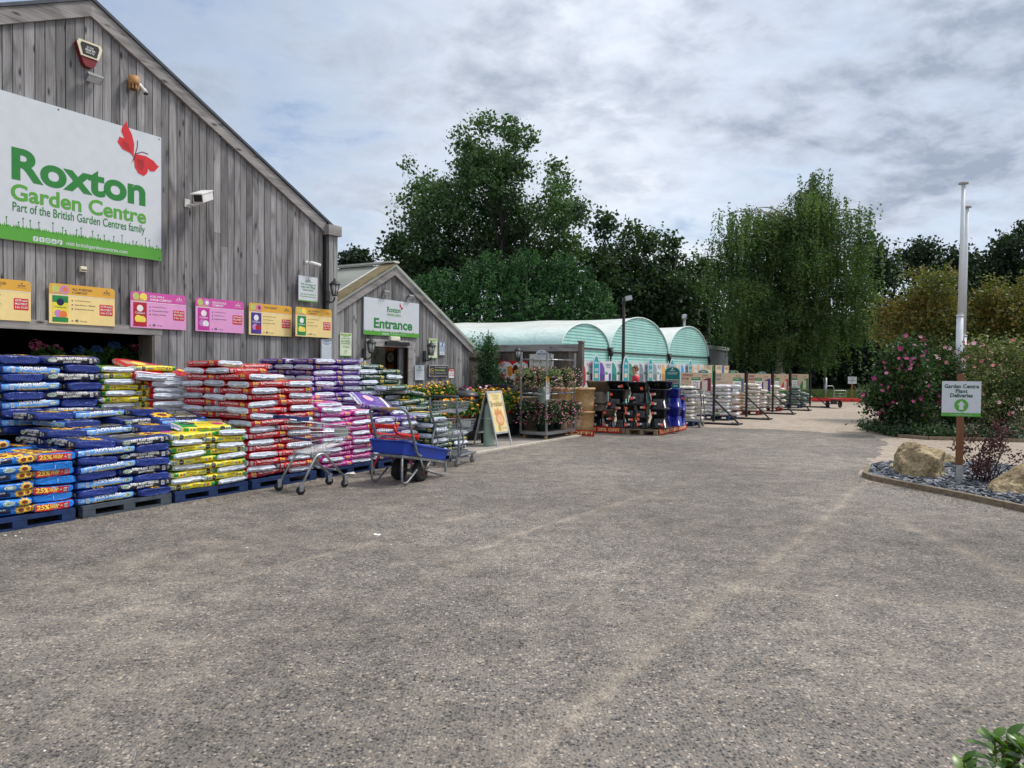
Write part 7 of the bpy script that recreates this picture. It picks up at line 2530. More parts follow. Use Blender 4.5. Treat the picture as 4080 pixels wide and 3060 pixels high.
# teal poster board beside the pots
a, b_ = onS(*kpx(1550, 870), 20.6), onS(*kpx(1770, 555), 20.6)
w, h = b_[0] - a[0], b_[1] - a[1]
tp = thing('teal_poster', 'round topped teal information board behind the blue pots', 'sign', P(20.6, a[0], a[1] - .5), AN)
h += .5
n_ = 16
pts = [(0, 0), (w, 0)] + [(w / 2 + w / 2 * math.cos(math.pi * i / n_), h - w * .34 + w * .34 * math.sin(math.pi * i / n_)) for i in range(n_ + 1)]
MB().slab(pts[::-1], -.02, 0, WHITE).build('board', tp)
mb = MB()
pts = [(.02, .02), (w - .02, .02)] + [(w / 2 + (w / 2 - .02) * math.cos(math.pi * i / n_), h - w * .34 + (w * .34 - .02) * math.sin(math.pi * i / n_)) for i in range(n_ + 1)]
mb.flat(pts, -.0215, TEALD)
mb.text('Altico', w * .5, h - w * .28, PAPER, -.023, w=w * .3, align='c', bold=.03)
for i in range(3):
 mb.rect(w * (.16 + .02 * i), w * (.84 - .02 * i), h - w * (.38 + .05 * i), h - w * (.365 + .05 * i), -.023, PAPER)
for x in (.12, .52):
 mb.rect(w * x, w * (x + .36), h - w * 1.06, h - w * .80, -.023, PAPER)
 mb.rect(w * (x + .02), w * (x + .34), h - w * 1.04, h - w * .82, -.0245, pm('pictured cobbles', srgb(140, 120, 100), .7, var=.5, scale=30))
for x in (.14, .56):
 for i in range(2):
  mb.rect(w * x, w * (x + .3), h - w * (1.18 + .06 * i), h - w * (1.16 + .06 * i), -.023, PAPER)
mb.disc(w * .5, h - w * .12, .025, -.023, PAPER, 10)
mb.build('print', tp)
MB().box(.1, .15, .001, .05, -(a[1] - .5), 0, BLKPL).box(w - .15, w - .1, .001, .05, -(a[1] - .5), 0, BLKPL).build('legs', tp)
# ------------------------------------------------------------------ bulk gravel bays: black posts, kraft boards, white sacks
GSK = dict(w=film('white gravel sack', srgb(218, 210, 200), .45), b=film('bluish gravel sack', srgb(216, 214, 216), .45), p=film('peach gravel sack', srgb(226, 196, 176), .45), g=film('grey gravel sack', srgb(116, 128, 124), .45))
def lump_mesh(mat, seed):
 sk = Sack(.62, .42, .135, seed, .45)
 mb = MB()
 N = 14
 vs, fs = [], []
 us = [-1, -.93, -.75, -.45, 0, .45, .75, .93, 1]
 for u in us:
  hc, hw = sk.prof(u)
  k = .55 if abs(u) == 1 else (.85 if abs(u) > .9 else 1)
  for j in range(N):
   an = 2 * math.pi * j / N
   ca, sa = math.cos(an), math.sin(an)
   p = Vector((u * sk.a, math.copysign(abs(ca) ** .72, ca) * hw * (.9 if k < 1 else 1), math.copysign(abs(sa) ** .8, sa) * hc * k))
   vs.append(p + noise.noise_vector(p * 7 + Vector((seed, 0, 0))) * .014 + Vector((0, 0, sk.c)))
 for i in range(len(us) - 1):
  for j in range(N):
   fs.append((i * N + j, (i + 1) * N + j, (i + 1) * N + (j + 1) % N, i * N + (j + 1) % N))
 fs.append(tuple(range(N)))
 fs.append(tuple(range((len(us)) * N - 1, (len(us) - 1) * N - 1, -1)))
 mb.add(vs, fs, mat, True)
 mb.poly([(x, -sk.b * .96 - .012, sk.c + z) for x, z in ((-.12, -.02), (.02, -.025), (.02, .02), (-.12, .02))], DGREEN if seed % 2 else DGREY)
 mb.poly([(sk.a + .008, y, sk.c + z) for y, z in ((-.06, -.02), (.05, -.02), (.05, .015), (-.06, .02))], DGREEN)
 o = mb.build('gravel_sack')
 me = o.data
 bpy.data.objects.remove(o)
 return me
LUMP = {k: [lump_mesh(m, i * 3 + 1) for i in range(3)] for k, m in GSK.items()}
_lr = random.Random(31)
def lump(kind, s, t, z, rz, label, group):
 o = bpy.data.objects.new('gravel_sack', LUMP[kind][_lr.randrange(3)])
 C.objects.link(o)
 o.location = P(s + _lr.uniform(-.03, .03), t + _lr.uniform(-.03, .03), z)
 o.rotation_euler = (R(_lr.uniform(-3, 3)), R(_lr.uniform(-3, 3)), rz + R(_lr.uniform(-6, 6)) + (math.pi if _lr.random() < .5 else 0))
 return tag(o, label, 'gravel sack', group)
BAYS = [
 # post px x, foot y, board: left px, top, bottom; head text; leaf colour; price
 (2843, 1688, 2712, 1486, 1558, 'COTSWOLD\nSTONE', MAROON, '3 for', '£12', 'Cotswold stone', 'w', 9, 'teal'),
 (2973, 1668, 2848, 1487, 1562, 'DOVE\nGREY', SLATEP, '3 for', '£12', 'dove grey', 'b', 9, 'green'),
 (3078, 1648, 2974, 1490, 1558, 'CLASSIC\nWHITE', PPRP, '2 for', '£15', 'classic white', 'p', 9, 'teal'),
 (3148, 1634, 3082, 1491, 1556, 'RED\nCHIP', RED, '2 for', '£15', 'small red lettered', 'w', 8, 'teal'),
 (3227, 1622, 3149, 1491, 1550, 'SCOTTISH\nPEBBLE', DGREEN, '2 for', '£15', 'last', 'g', 7, ''),
]
BAYLAB = {'w': 'white', 'b': 'bluish white', 'p': 'peach white', 'g': 'grey'}
PBK = pm('black post steel', (.014, .014, .016), .5)
for k, (px, fy_, lx, yt, yb, head, lfm, p1_, p2_, nm_, sk_, nl, arch) in enumerate(BAYS):
 g = onG(px, fy_)
 s_, t_ = g.dot(DV), g.dot(NV)
 po = thing('bay_post', f'black braced post at the end of the {nm_} board', 'post', P(s_, t_, 0), AN, 'black braced posts of the gravel bays')
 zt_ = onS(px, 1478 if k < 4 else 1490, s_)[1]
 MB().box(-.035, .035, -.035, .035, .0, zt_, PBK).build('post', po)
 MB().beam((.04, 0, .75), (.78, 0, .05), .045, .045, PBK).build('brace', po)
 MB().box(-.42, .85, -.30, .30, .0, .045, PBK).build('base', po)
 MB().box(-.37, .55, -.26, .26, .0455, .065, GRAV).build('ballast', po)
 a, b_ = onS(lx, yb, s_), onS(px, yt, s_)
 w, h = b_[0] - a[0] - .06, b_[1] - a[1]
 o = MB().slab(rectpts(w, h)[::-1], -.02, 0, KRAFT).build('gravel_board', None, P(s_, a[0], a[1]), AN)
 tag(o, f'kraft brown gravel board headed {head.split(chr(10))[0].title()}', 'display board', 'kraft gravel boards between black posts')
 mb = MB()
 y = -.0215
 n_ = 10
 mb.flat([(w * .985, .02)] + [(w * .985 - w * .45 * math.sin(math.pi / 2 * i / n_), .02 + h * .70 * (1 - (1 - math.cos(math.pi / 2 * i / n_)))) for i in range(n_ + 1)][::1], y, lfm)
 for i, tline in enumerate(head.split('\n')):
  mb.text(tline, w * .04, h * (.80 - .19 * i), lfm if k in (0, 1) else MAROON, y - .001, h=h * .13, w=w * (.30 if k == 2 else .045 * len(tline)), bold=.03)
 mb.rect(w * .04, w * .45, h * .50, h * .51, y, DGREY)
 for x in (.09, .20):
  for z in (.30, .12):
   mb.disc(w * x, h * z, h * .07, y, DGREEN, 8)
 x0 = w * (.36 if k in (0, 2) else (.62 if k == 1 else .10))
 pw = w * .28
 mb.rect(x0, x0 + pw, h * .05, h * .76, y - .002, PAPER)
 mb.rect(x0, x0 + pw, h * .60, h * .76, y - .003, DGREEN)
 mb.text('MultiBuy', x0 + pw / 2, h * .65, PAPER, y - .004, w=pw * .8, align='c')
 mb.text(p1_, x0 + pw / 2, h * .43, MAROON, y - .004, w=pw * .6, align='c', bold=.02)
 mb.text(p2_, x0 + pw / 2, h * .25, MAROON, y - .004, w=pw * .55, align='c', bold=.02)
 mb.rect(x0 + pw * .1, x0 + pw * .9, h * .19, h * .21, y - .004, DGREY)
 mb.disc(x0 + pw * .84, h * .11, h * .05, y - .004, DGREEN, 8)
 mb.rect(w * .70, w * .88, h * .05, h * .60, y - .0025, pm('pictured sack', srgb(206, 196, 180), .6, var=.2, scale=20)) if k != 1 else None
 mb.text('British', w * .80, h * .83, DGREY, y - .001, w=w * .14, align='c', bold=.02)
 mb.text('Garden Centres', w * .80, h * .75, DGREY, y - .001, w=w * .24, align='c')
 mb.build('print', o)
 if k in (2, 3):
  MB().box(w * .3, w, -.019, .0, -.07, -.002, DGREEN).build('green_strip', o)
 if arch:
  mb = MB()
  cx, rx = w * (.74 if k == 0 else .62), w * .18
  mb.slab([(cx + rx * math.cos(math.pi * i / 12), h + rx * .55 * math.sin(math.pi * i / 12)) for i in range(13)][::-1], -.02, 0, WHITE)
  mb.flat([(cx + rx * .92 * math.cos(math.pi * i / 12), h + .004 + rx * .5 * math.sin(math.pi * i / 12)) for i in range(13)], -.0215, TEALD if arch == 'teal' else DGREEN)
  mb.text('Altico', cx, h + rx * .14, PAPER, -.023, w=rx * .8, align='c', bold=.02)
  mb.build('head_sign', o)
 # the sacks in front of the board
 pw_ = 1.0
 s2, t2_ = s_ - .95, t_ - .35
 pm_ = [PBLUE, PBLUE, PREDP, PREDP, PBLUE][k]
 p_ = pallet(s2 - .55, t2_ + .12, 1.1, 1.15, pm_, f'{"blue" if pm_ is PBLUE else "red"} pallet under the {nm_} gravel sacks', 'pallets of the gravel bays')
 n_r = nl
 grp = f'{nm_} gravel sacks'
 tone_w = BAYLAB[sk_]
 for i in range(n_r):
  z = .137 + .118 * i
  lay = ORD[i] + ' layer up'
  # near side: three sacks end-on or two long ones; yard side: shorter faces
  top_ = i >= n_r - 1
  if i % 2 == 0:
   seq = [(s2 - .35, t2_ - .2, AN, 'long side out', 0), (s2 - .35, t2_ - .82, AN, 'inner long side out', 1), (s2 + .05, t2_ - .0, AN, 'end to the yard', 2)]
  else:
   seq = [(s2 - .25, t2_ - .1, AS, 'short end out', 0), (s2 - .25, t2_ - .52, AS, 'middle end out', 1), (s2 - .25, t2_ - .94, AS, 'inner end out', 3)]
  if top_ and k != 1:
   seq = seq[:2]
  for (a_, b2_, rz_, ds, _q) in seq:
   lump(sk_ if not (sk_ == 'p' and b2_ > t2_ - .3) else 'w', a_, b2_, z, rz_, f'{tone_w} gravel sack, {lay}, {ds}, {nm_} bay', grp)
for i in range(6):
 lump('w', 25.6 + .1 * (i % 2), -7.9, .02 + .115 * i, AS, f'white gravel sack, {ORD[i]} up in the low side pile by the dove grey bay', 'low side pile of gravel sacks')
for i in range(4):
 for q in range(2):
  lump('g', 38.2 + .2 * q, -6.6 + .6 * q - .1 * (i % 2), .137 + .12 * i, AN, f'grey gravel sack, {ORD[i]} up, {"outer" if q else "inner"} end of the last pile', 'grey gravel sacks by the last post')
# trolley parked by the first bay
t3 = thing('two_tier_trolley', 'tall grey trolley parked by the Cotswold stone sacks', 'trolley', P(21.9, -6.55, 0), AS + R(8))
mb = MB()
for sg in (-1, 1):
 mb.tube(bend([(.42, sg * .24, .18), (-.36, sg * .25, .18), (-.36, sg * .25, .48), (-.22, sg * .25, .66), (-.46, sg * .25, 1.0), (-.46, sg * .25, 1.14)], .07), .022, GT, 8)
 mb.tube(bend([(.42, sg * .24, .18), (.40, sg * .24, .55), (.1, sg * .24, .95), (.46, sg * .22, 1.08)], .1), .018, GT, 8)
mb.tube([(-.46, -.25, 1.14), (-.46, .25, 1.14)], .022, _mats['dark green grip'], 8)
for k in range(8):
 mb.beam((-.32 + .1 * k, -.24, .19), (-.32 + .1 * k, .24, .19), .05, .012, GT)
mb.build('frame', t3)
mb = MB()
wire_basket(mb, (-.42, .23, 1.08), (-.42, -.23, 1.08), (.34, -.2, 1.06), (.34, .2, 1.06), (-.40, .22, .92), (-.40, -.22, .92), (.28, -.17, .95), (.28, .17, .95), 8, 10, 3)
mb.build('basket', t3)
for x, sg in ((-.32, -1), (-.32, 1), (.36, -1), (.36, 1)):
 castor(t3, x, sg * .22, .062, R(20 * sg), _mats['grey tyre'])
# red flatbed trolley and red bed far off
fb = onG(3322, 1625)
ft_ = thing('flatbed_trolley', 'red flatbed trolley with pneumatic wheels far down the yard', 'trolley', fb, R(100))
RDT = pm('red trolley deck', srgb(170, 48, 52), .6, var=.2)
ft_.scale = (.52, .52, .75)
MB().box(-.9, .9, -.62, .62, .52, .60, RDT).build('deck', ft_)
mb = MB()
mb.tube(bend([(.85, -.6, .6), (.95, -.6, 1.35), (.95, .2, 1.35), (.85, .3, .6)], .2), .025, STEEL, 8)
mb.tube(bend([(-.85, -.6, .6), (-.9, -.6, 1.1), (-.9, .6, 1.1), (-.85, .6, .6)], .1), .02, STEEL, 8)
for z in (.75, .9):
 mb.tube([(-.88, -.6, z), (-.88, .6, z)], .012, STEEL, 6)
mb.build('rail', ft_)
mb = MB()
mb.tube([(0, -.6, .25), (0, .6, .25)], .03, DKF, 8)
mb.tube([(-.6, 0, .5), (-1.0, 0, .08)], .03, DKF, 8)
mb.box(-.04, .04, -.3, .3, .25, .52, DKF)
mb.build('chassis', ft_)
for sg in (-1, 1):
 MB().lathe([(.1, -.07), (.23, -.07), (.25, 0), (.23, .07), (.1, .07)], RUBBER, 20, M=Matrix.Translation((0, sg * .62, .25)) @ Matrix.Rotation(R(90), 4, 'X')).build('wheel', ft_)
bar_ = onG(3300, 1601)
rb = thing('red_barrier', 'low red plastic barrier lying at the far grass edge', 'barrier', Vector((bar_.x - .6, bar_.y, 0)), 0)
MB().box(-1.2, 4.6, -.15, .15, .02, .22, RED).build('body', rb)
MB().box(-1.2, 4.6, -.19, -.155, .10, .15, pm('red lath', srgb(220, 60, 60), .5)).build('rail', rb)
# small sign on a post
sp_ = onG(3393, 1594)
ss_ = thing('post_sign', 'small white sign on a rusty post at the far edge of the yard', 'sign', sp_, R(-8))
k_ = sp_.y / FPX
MB().box(-.04, .04, -.04, .04, 0, 95 * k_, pm('rusty post', srgb(150, 100, 66), .8)).build('post', ss_)
MB().box(-16.5 * k_, 16.5 * k_, -.07, -.041, 65 * k_, 93 * k_, WHITE).build('plate', ss_)
mb = MB()
for z in (88, 79, 76):
 mb.rect(-12 * k_, 12 * k_, z * k_, (z + 1.4) * k_, -.072, DGREY)
mb.ring(0, 83.5 * k_, 1.6 * k_, 2.6 * k_, -.072, DGREY, 10)
mb.ring(0, 72 * k_, 2 * k_, 3 * k_, -.072, DGREEN, 10)
mb.build('print', ss_)
# lamp columns
lp_ = onG(3287, 1588)
lc = thing('lamp_column', 'pale grey lamp column in front of the weeping birch', 'lamp post', lp_)
MB().tube([(0, 0, 0), (0, 0, 1.3)], .11, STEEL, 12).tube([(0, 0, 1.3), (0, 0, 7.2)], [.06, .05], STEEL, 12).build('column', lc)
MB().box(-.35, .35, -.12, .12, 7.2, 7.32, STEEL).build('lamp_head', lc)
MB().box(-.28, .28, -.1, .1, 7.17, 7.198, pm('lamp lens', (.6, .6, .58), .2)).build('lens', lc)
dk = atY(2483, 1440, 25.5)
lb_ = thing('lamp_column', 'thin black pole with a floodlight in front of the polytunnels', 'lamp post', Vector((dk.x, 25.5, 0)))
zt_ = atY(2483, 1192, 25.5).z
MB().tube([(0, 0, 0), (0, 0, zt_)], [.065, .05], pm('dark timber pole', (.025, .022, .02), .8), 10).build('pole', lb_)
MB().box(.07, .28, -.08, .08, -.02, .13, STEEL, Matrix.Translation((0, 0, zt_ - .05)) @ Matrix.Rotation(R(-12), 4, 'Y')).box(-.05, .09, -.03, .03, zt_ - .06, zt_ - .02, STEEL).build('lamp_head', lb_)
# ------------------------------------------------------------------ flag poles, deliveries sign, slate bed
WPOLE = pm('white pole paint', (.66, .68, .70), .4, var=.06)
def flagpole(px, py_top, g, label, coll):
 f_ = thing('flagpole', label, 'flagpole', g, 0, 'white flagpoles behind the deliveries sign')
 zt = atY(px, py_top, g.y).z
 f_.rotation_euler = (0, R(.25), 0)
 mb = MB()
 mb.tube([(0, 0, 0), (0, 0, coll)], [.095, .088], WPOLE, 16)
 mb.build('lower_pole', f_)
 MB().tube([(0, 0, coll), (0, 0, coll + .05)], .10, WPOLE, 16).build('collar', f_)
 MB().tube([(0, 0, coll + .05), (0, 0, zt - .06)], [.066, .052], WPOLE, 14).build('upper_pole', f_)
 MB().lathe([(.06, zt - .06), (.13, zt - .045), (.13, zt), (.05, zt + .025)], pm('pole cap', (.4, .41, .42), .5), 16).build('cap', f_)
 return f_
gp_ = onG(3813, 1722)
flagpole(3831, 727, gp_, 'nearer and taller white flagpole', atY(3818, 1262, gp_.y).z)
gq_ = atY(3842, 1300, 24.6)
flagpole(3845, 822, Vector((gq_.x - .02, 24.6, 0)), 'white flagpole just behind the nearer one', 2.9)
gs_ = onG(3822, 1925, .04)
ds = thing('deliveries_sign', 'white Garden Centre Plant Deliveries sign on a wooden post in slate', 'sign', Vector((gs_.x, gs_.y, .0)), R(-14))
zk = lambda py: atY(3828, py, gs_.y).z
MB().box(-.045, .045, .0, .05, .30, zk(1490), pm('stained post', srgb(120, 80, 52), .8, var=.25, scale=20, stretch=(1, 1, .1))).build('post', ds)
MB().box(-.048, .048, -.003, .053, .02, .31, STEEL).build('post_sleeve', ds)
w_ = .525
zb_, zt_ = zk(1659), zk(1519)
pl_ = MB().box(-w_ / 2, w_ / 2, -.012, -.001, zb_, zt_, WHITE).build('plate', ds)
mb = MB()
h_ = zt_ - zb_
y = -.0135
mb.rect(-w_ / 2, w_ / 2, zb_, zb_ + h_ * .09, y, GREEN)
grassline(mb, -w_ / 2, w_ / 2, zb_ + h_ * .088, h_ * .04, y, GREEN, 50, 4)
INKG = pm('grey green lettering', srgb(44, 88, 70), .5)
mb.text('Garden Centre', 0, zb_ + h_ * .80, INKG, y - .001, w=w_ * .88, h=h_ * .115, align='c', bold=.03)
mb.text('Plant', 0, zb_ + h_ * .665, INKG, y - .001, h=h_ * .11, w=w_ * .31, align='c', bold=.03)
mb.text('Deliveries', 0, zb_ + h_ * .54, INKG, y - .001, w=w_ * .58, h=h_ * .115, align='c', bold=.03)
mb.disc(0, zb_ + h_ * .315, h_ * .18, y - .001, GREEN, 28)
mb.flat([(a * h_, zb_ + h_ * (.315 + b_)) for a, b_ in ((-.055, -.12), (.055, -.12), (.055, .01), (.105, .01), (0, .13), (-.105, .01), (-.055, .01))], y - .002, WHITE)
mb.text('visit britishgardencentres.com', 0, zb_ + h_ * .02, WHITE, y - .002, w=w_ * .56, align='c')
mb.build('lettering', pl_)
# bed outline: kerb curves along the drive
kpts = [onG(x, y) for x, y in ((3462, 1868), (3446, 1900), (3475, 1912), (3560, 1930), (3700, 1958), (3860, 1990), (4080, 2038), (4300, 2090))]
bpts = [onG(x, y) for x, y in ((4400, 1930), (4080, 1868), (3900, 1852), (3700, 1840), (3560, 1846), (3480, 1856))]
o = MB().poly([(p.x, p.y, .022) for p in kpts + bpts], pm('slate bed soil', (.06, .062, .068), .9, var=.3, bump=.5)).build('slate_bed')
tag(o, kind='structure')
KRB = pm('timber edging', srgb(126, 112, 92), .9, var=.3, scale=14, bump=.5)
kb = thing('bed_edging', 'weathered low edging round the slate bed', 'edging', (0, 0, 0))
mb = MB()
for a, b_ in zip(kpts, kpts[1:]):
 mb.beam((a.x, a.y, .035), (b_.x, b_.y, .035), .075, .085, KRB)
mb.build('edge', kb)
def inside(p, poly):
 c = False
 for a, b_ in zip(poly, poly[1:] + poly[:1]):
  if (a.y > p[1]) != (b_.y > p[1]) and p[0] < (b_.x - a.x) * (p[1] - a.y) / (b_.y - a.y) + a.x:
   c = not c
 return c
def slate():
 m, nt, b = new_mat('blue slate chips')
 g = nd(nt, 'ShaderNodeNewGeometry')
 rp = ramp(nt, [(0, (.035, .042, .055)), (.4, (.09, .105, .13)), (.75, (.16, .175, .20)), (1, (.30, .30, .30))], g.outputs['Random Per Island'])
 nt.links.new(rp.outputs[0], b.inputs['Base Color'])
 b.inputs['Roughness'].default_value = .6
 return m
SLM = slate()
rr = random.Random(12)
mb = MB()
poly_ = kpts + bpts
bx0, bx1 = min(p.x for p in poly_), max(p.x for p in poly_)
by0, by1 = min(p.y for p in poly_), max(p.y for p in poly_)
cnt = 0
while cnt < 5200:
 x, y_ = rr.uniform(bx0, bx1), rr.uniform(by0, by1)
 if not inside((x, y_), poly_):
  continue
 cnt += 1
 l_, w2, h2 = rr.uniform(.03, .085), rr.uniform(.02, .05), rr.uniform(.006, .014)
 M = Matrix.Translation((x, y_, .025 + rr.random() * .035)) @ Matrix.Rotation(rr.uniform(0, 6.28), 4, 'Z') @ Matrix.Rotation(R(rr.gauss(0, 14)), 4, 'X') @ Matrix.Rotation(R(rr.gauss(0, 12)), 4, 'Y')
 k = [rr.uniform(.6, 1) for _ in range(6)]
 ring_ = [(l_ * math.cos(6.28 * i / 6) * k[i], w2 * math.sin(6.28 * i / 6) * k[i]) for i in range(6)]
 vs = [M @ Vector((a, b_, z)) for z in (-h2 / 2, h2 / 2) for a, b_ in ring_]
 mb.add(vs, [tuple(range(6, 12)), tuple(range(5, -1, -1))] + [(i, (i + 1) % 6, 6 + (i + 1) % 6, 6 + i) for i in range(6)], SLM)
o = mb.build('slate_chippings')
tag(o, kind='stuff')
def rock(loc, dims, seed, label, mat, peaks=()):
 bm = bmesh.new()
 bmesh.ops.create_icosphere(bm, subdivisions=5, radius=1)
 sv = Vector((seed * 1.7, seed * .9, 0))
 cuts = []
 r5 = random.Random(seed)
 for _ in range(11):
  n_ = Vector((r5.gauss(0, 1), r5.gauss(0, 1), r5.gauss(.25, .8))).normalized()
  cuts.append((n_, r5.uniform(.52, .86)))
 for v in bm.verts:
  p = v.co.copy()
  for n_, dd in cuts:
   e = p.dot(n_) - dd
   if e > 0:
    p -= n_ * e * .93
  for px_, amp, wd in peaks:
   p.z += amp * math.exp(-((p.x - px_) / wd) ** 2) * max(0, p.z)
  nn = p.normalized() if p.length > 0 else Vector((0, 0, 1))
  p += nn * (noise.fractal(p * 1.6 + sv, 1.0, 2.2, 5) * .13 + abs(noise.noise(p * 6 + sv)) * .05)
  v.co = Vector((p.x * dims[0], p.y * dims[1], max(-.12, p.z) * dims[2]))
 me = bpy.data.meshes.new('rock')
 bm.to_mesh(me)
 bm.free()
 me.materials.append(mat)
 for p in me.polygons:
  p.use_smooth = False
 o = bpy.data.objects.new('rock', me)
 C.objects.link(o)
 o.location = loc
 return tag(o, label, 'rock', 'limestone rocks in the slate bed')
def rockmat():
 m, nt, b = new_mat('tan limestone')
 tcn = nd(nt, 'ShaderNodeTexCoord')
 n1 = nd(nt, 'ShaderNodeTexNoise', Scale=5.0, Detail=8.0, Roughness=.7)
 n2 = nd(nt, 'ShaderNodeTexNoise', Scale=24.0, Detail=5.0)
 for n_ in (n1, n2):
  nt.links.new(tcn.outputs['Object'], n_.inputs['Vector'])
 c = ramp(nt, [(.25, srgb(92, 78, 56)), (.45, srgb(150, 130, 98)), (.62, srgb(186, 168, 130)), (.8, srgb(214, 202, 172))], n1.outputs[0])
 c2 = mixc(nt, 1.0, c.outputs[0], ramp(nt, [(.35, .6), (.6, 1.08)], n2.outputs[0]).outputs[0], 'MULTIPLY')
 nt.links.new(c2, b.inputs['Base Color'])
 b.inputs['Roughness'].default_value = .9
 bp = nd(nt, 'ShaderNodeBump', Strength=.8, Distance=.02)
 nt.links.new(n2.outputs[0], bp.inputs['Height'])
 nt.links.new(bp.outputs[0], b.inputs['Normal'])
 return m
RKM = rockmat()
PRK = pm('pale rock', srgb(220, 206, 170), .9, var=.2, scale=8, bump=.6)
q = onG(3690, 1905)
rock((q.x + .02, q.y + .13, .03), (.56, .42, .52), 5, 'big tan limestone rock with two humps in the slate bed', RKM, ((-.25, .5, .3), (.35, .25, .22)))
q = onG(4040, 1968)
rock((q.x + .10, q.y + .08, .03), (.54, .42, .40), 9, 'rounded tan rock at the edge of view in front of the purple shrub', RKM)
q = onG(3567, 1872)
rock((q.x, q.y, .02), (.10, .09, .12), 3, 'small pale yellow rock beside the big one', PRK)
q = onG(3625, 1856)
rock((q.x, q.y + .1, .02), (.08, .08, .09), 6, 'tiny pale rock behind the big tan rock', PRK)
q = onG(3800, 1858)
rock((q.x, q.y + .2, .02), (.20, .15, .20), 7, 'flat beige rock behind the sign post', RKM)
pr = onG(1503, 2133)
mb = MB()
mb.add([(-.035, -.015, .008), (.03, -.025, .004), (.04, .012, .014), (.0, .03, .008), (-.03, .018, .02)], [(0, 1, 2, 3, 4)], PAPER)
o = mb.build('paper_scrap', None, pr)
tag(o, 'small white scrap of paper lying on the drive', 'litter')
pr = onG(1395, 1893)
o = MB().add([(-.09, -.02, .01), (.0, -.05, .03), (.09, -.01, .02), (.05, .04, .05), (-.06, .04, .03)], [(0, 1, 2, 3, 4)], PAPER).build('paper_scrap', None, pr)
tag(o, 'crumpled white wrapper by the wheels at the magenta pallet', 'litter')
# ------------------------------------------------------------------ trees and shrubs
BARK = pm('grey brown bark', (.09, .075, .06), .9, var=.3, scale=8, bump=.8, bscale=14)
BARKP = pm('pale birch bark', (.34, .32, .29), .85, var=.35, scale=5, bump=.4)
TWIG = pm('purple brown twigs', (.06, .035, .035), .9)
def inball(rr):
 while True:
  v = Vector((rr.uniform(-1, 1), rr.uniform(-1, 1), rr.uniform(-1, 1)))
  if v.length <= 1:
   return v
def crown_pts(clumps, n, seed, cl=26, spread=.42, hollow=.35):
 """leaf points: little twig clusters scattered through the clumps, denser near their outside"""
 rr = random.Random(seed)
 tot = sum(c[1][0] * c[1][1] * c[1][2] for c in clumps) ** 1
 wts = [(c[1][0] * c[1][1] * c[1][2]) ** .75 for c in clumps]
 sw = sum(wts)
 out = []
 for c, w in zip(clumps, wts):
  k = max(1, int(n * w / sw / cl))
  ctr, rad = Vector(c[0]), c[1]
  for _ in range(k):
   v = inball(rr)
   v = v.normalized() * (hollow + (1 - hollow) * rr.random() ** .5) * rr.uniform(.82, 1.08)
   p = ctr + Vector((v.x * rad[0], v.y * rad[1], v.z * rad[2]))
   s_ = spread * rr.uniform(.6, 1.3)
   m = rr.randint(int(cl * .5), int(cl * 1.5))
   for _ in range(m):
    out.append(p + Vector((rr.gauss(0, s_), rr.gauss(0, s_), rr.gauss(0, s_ * .8))))
 return out
def limbs(mb, base, h, r0, tips, mat, seed, fork=.35):
 rr = random.Random(seed)
 base = Vector(base)
 top = base + Vector((rr.uniform(-.03, .03) * h, 0, h))
 spine = [base.lerp(top, u) + Vector((rr.gauss(0, .012) * h, rr.gauss(0, .012) * h, 0)) * (u > 0) for u in (0, .15, .3, .45, .6, .75, .9, 1)]
 mb.tube(spine, [r0 * k for k in (1.25, 1, .88, .75, .6, .42, .24, .08)], mat, 10)
 for t_ in tips:
  t_ = Vector(t_)
  u = max(fork * .5, min(.9, (t_.z - base.z) / h * .58))
  st_ = base.lerp(top, u)
  mid = st_.lerp(t_, .5) + Vector((0, 0, .06 * (t_ - st_).length))
  r1 = r0 * (1 - u) * .30 + r0 * .05
  mb.tube([st_, mid, t_], [r1, r1 * .6, r1 * .15], mat, 6)
  for _ in range(3):
   e = t_ + Vector((rr.gauss(0, 1), rr.gauss(0, 1), rr.gauss(.4, 1))) * (.10 * (t_ - st_).length)
   mb.tube([mid.lerp(t_, rr.uniform(.2, .9)), e], [r1 * .3, r1 * .06], mat, 5)
def tree(name, label, base, h, r0, clumps, n, lsz, lmat, seed, group=None, bark=BARK, cl=26, spread=.42, hollow=.35, up=.3, asp=.7):
 t_ = thing(name, label, 'tree', base, 0, group)
 mb = MB()
 limbs(mb, (0, 0, 0), h * .93, r0, [c[0] for c in clumps], bark, seed)
 mb.build('trunk', t_)
 leaves(crown_pts(clumps, n, seed + 1, cl, spread, hollow), lsz, seed + 2, lmat, up, asp).build('crown', t_)
 return t_
LPOP = leafmat('poplar leaves', [srgb(36, 54, 38), srgb(58, 84, 52), srgb(84, 114, 72), srgb(122, 144, 106)], .32, scale=.45)
LALD = leafmat('alder leaves', [srgb(34, 50, 36), srgb(52, 74, 46), srgb(80, 104, 62)], .28, scale=.4)
LCYP = leafmat('cypress sprays', [srgb(22, 46, 30), srgb(38, 72, 42), srgb(62, 102, 54), srgb(102, 136, 74)], .2, scale=.9)
LBIR = leafmat('birch leaves', [srgb(44, 64, 42), srgb(66, 92, 54), srgb(90, 114, 66), srgb(118, 132, 80)], .42, scale=.6)
LDRK = leafmat('dark hedge leaves', [srgb(24, 38, 28), srgb(38, 56, 38), srgb(58, 78, 50)], .22, scale=.35)
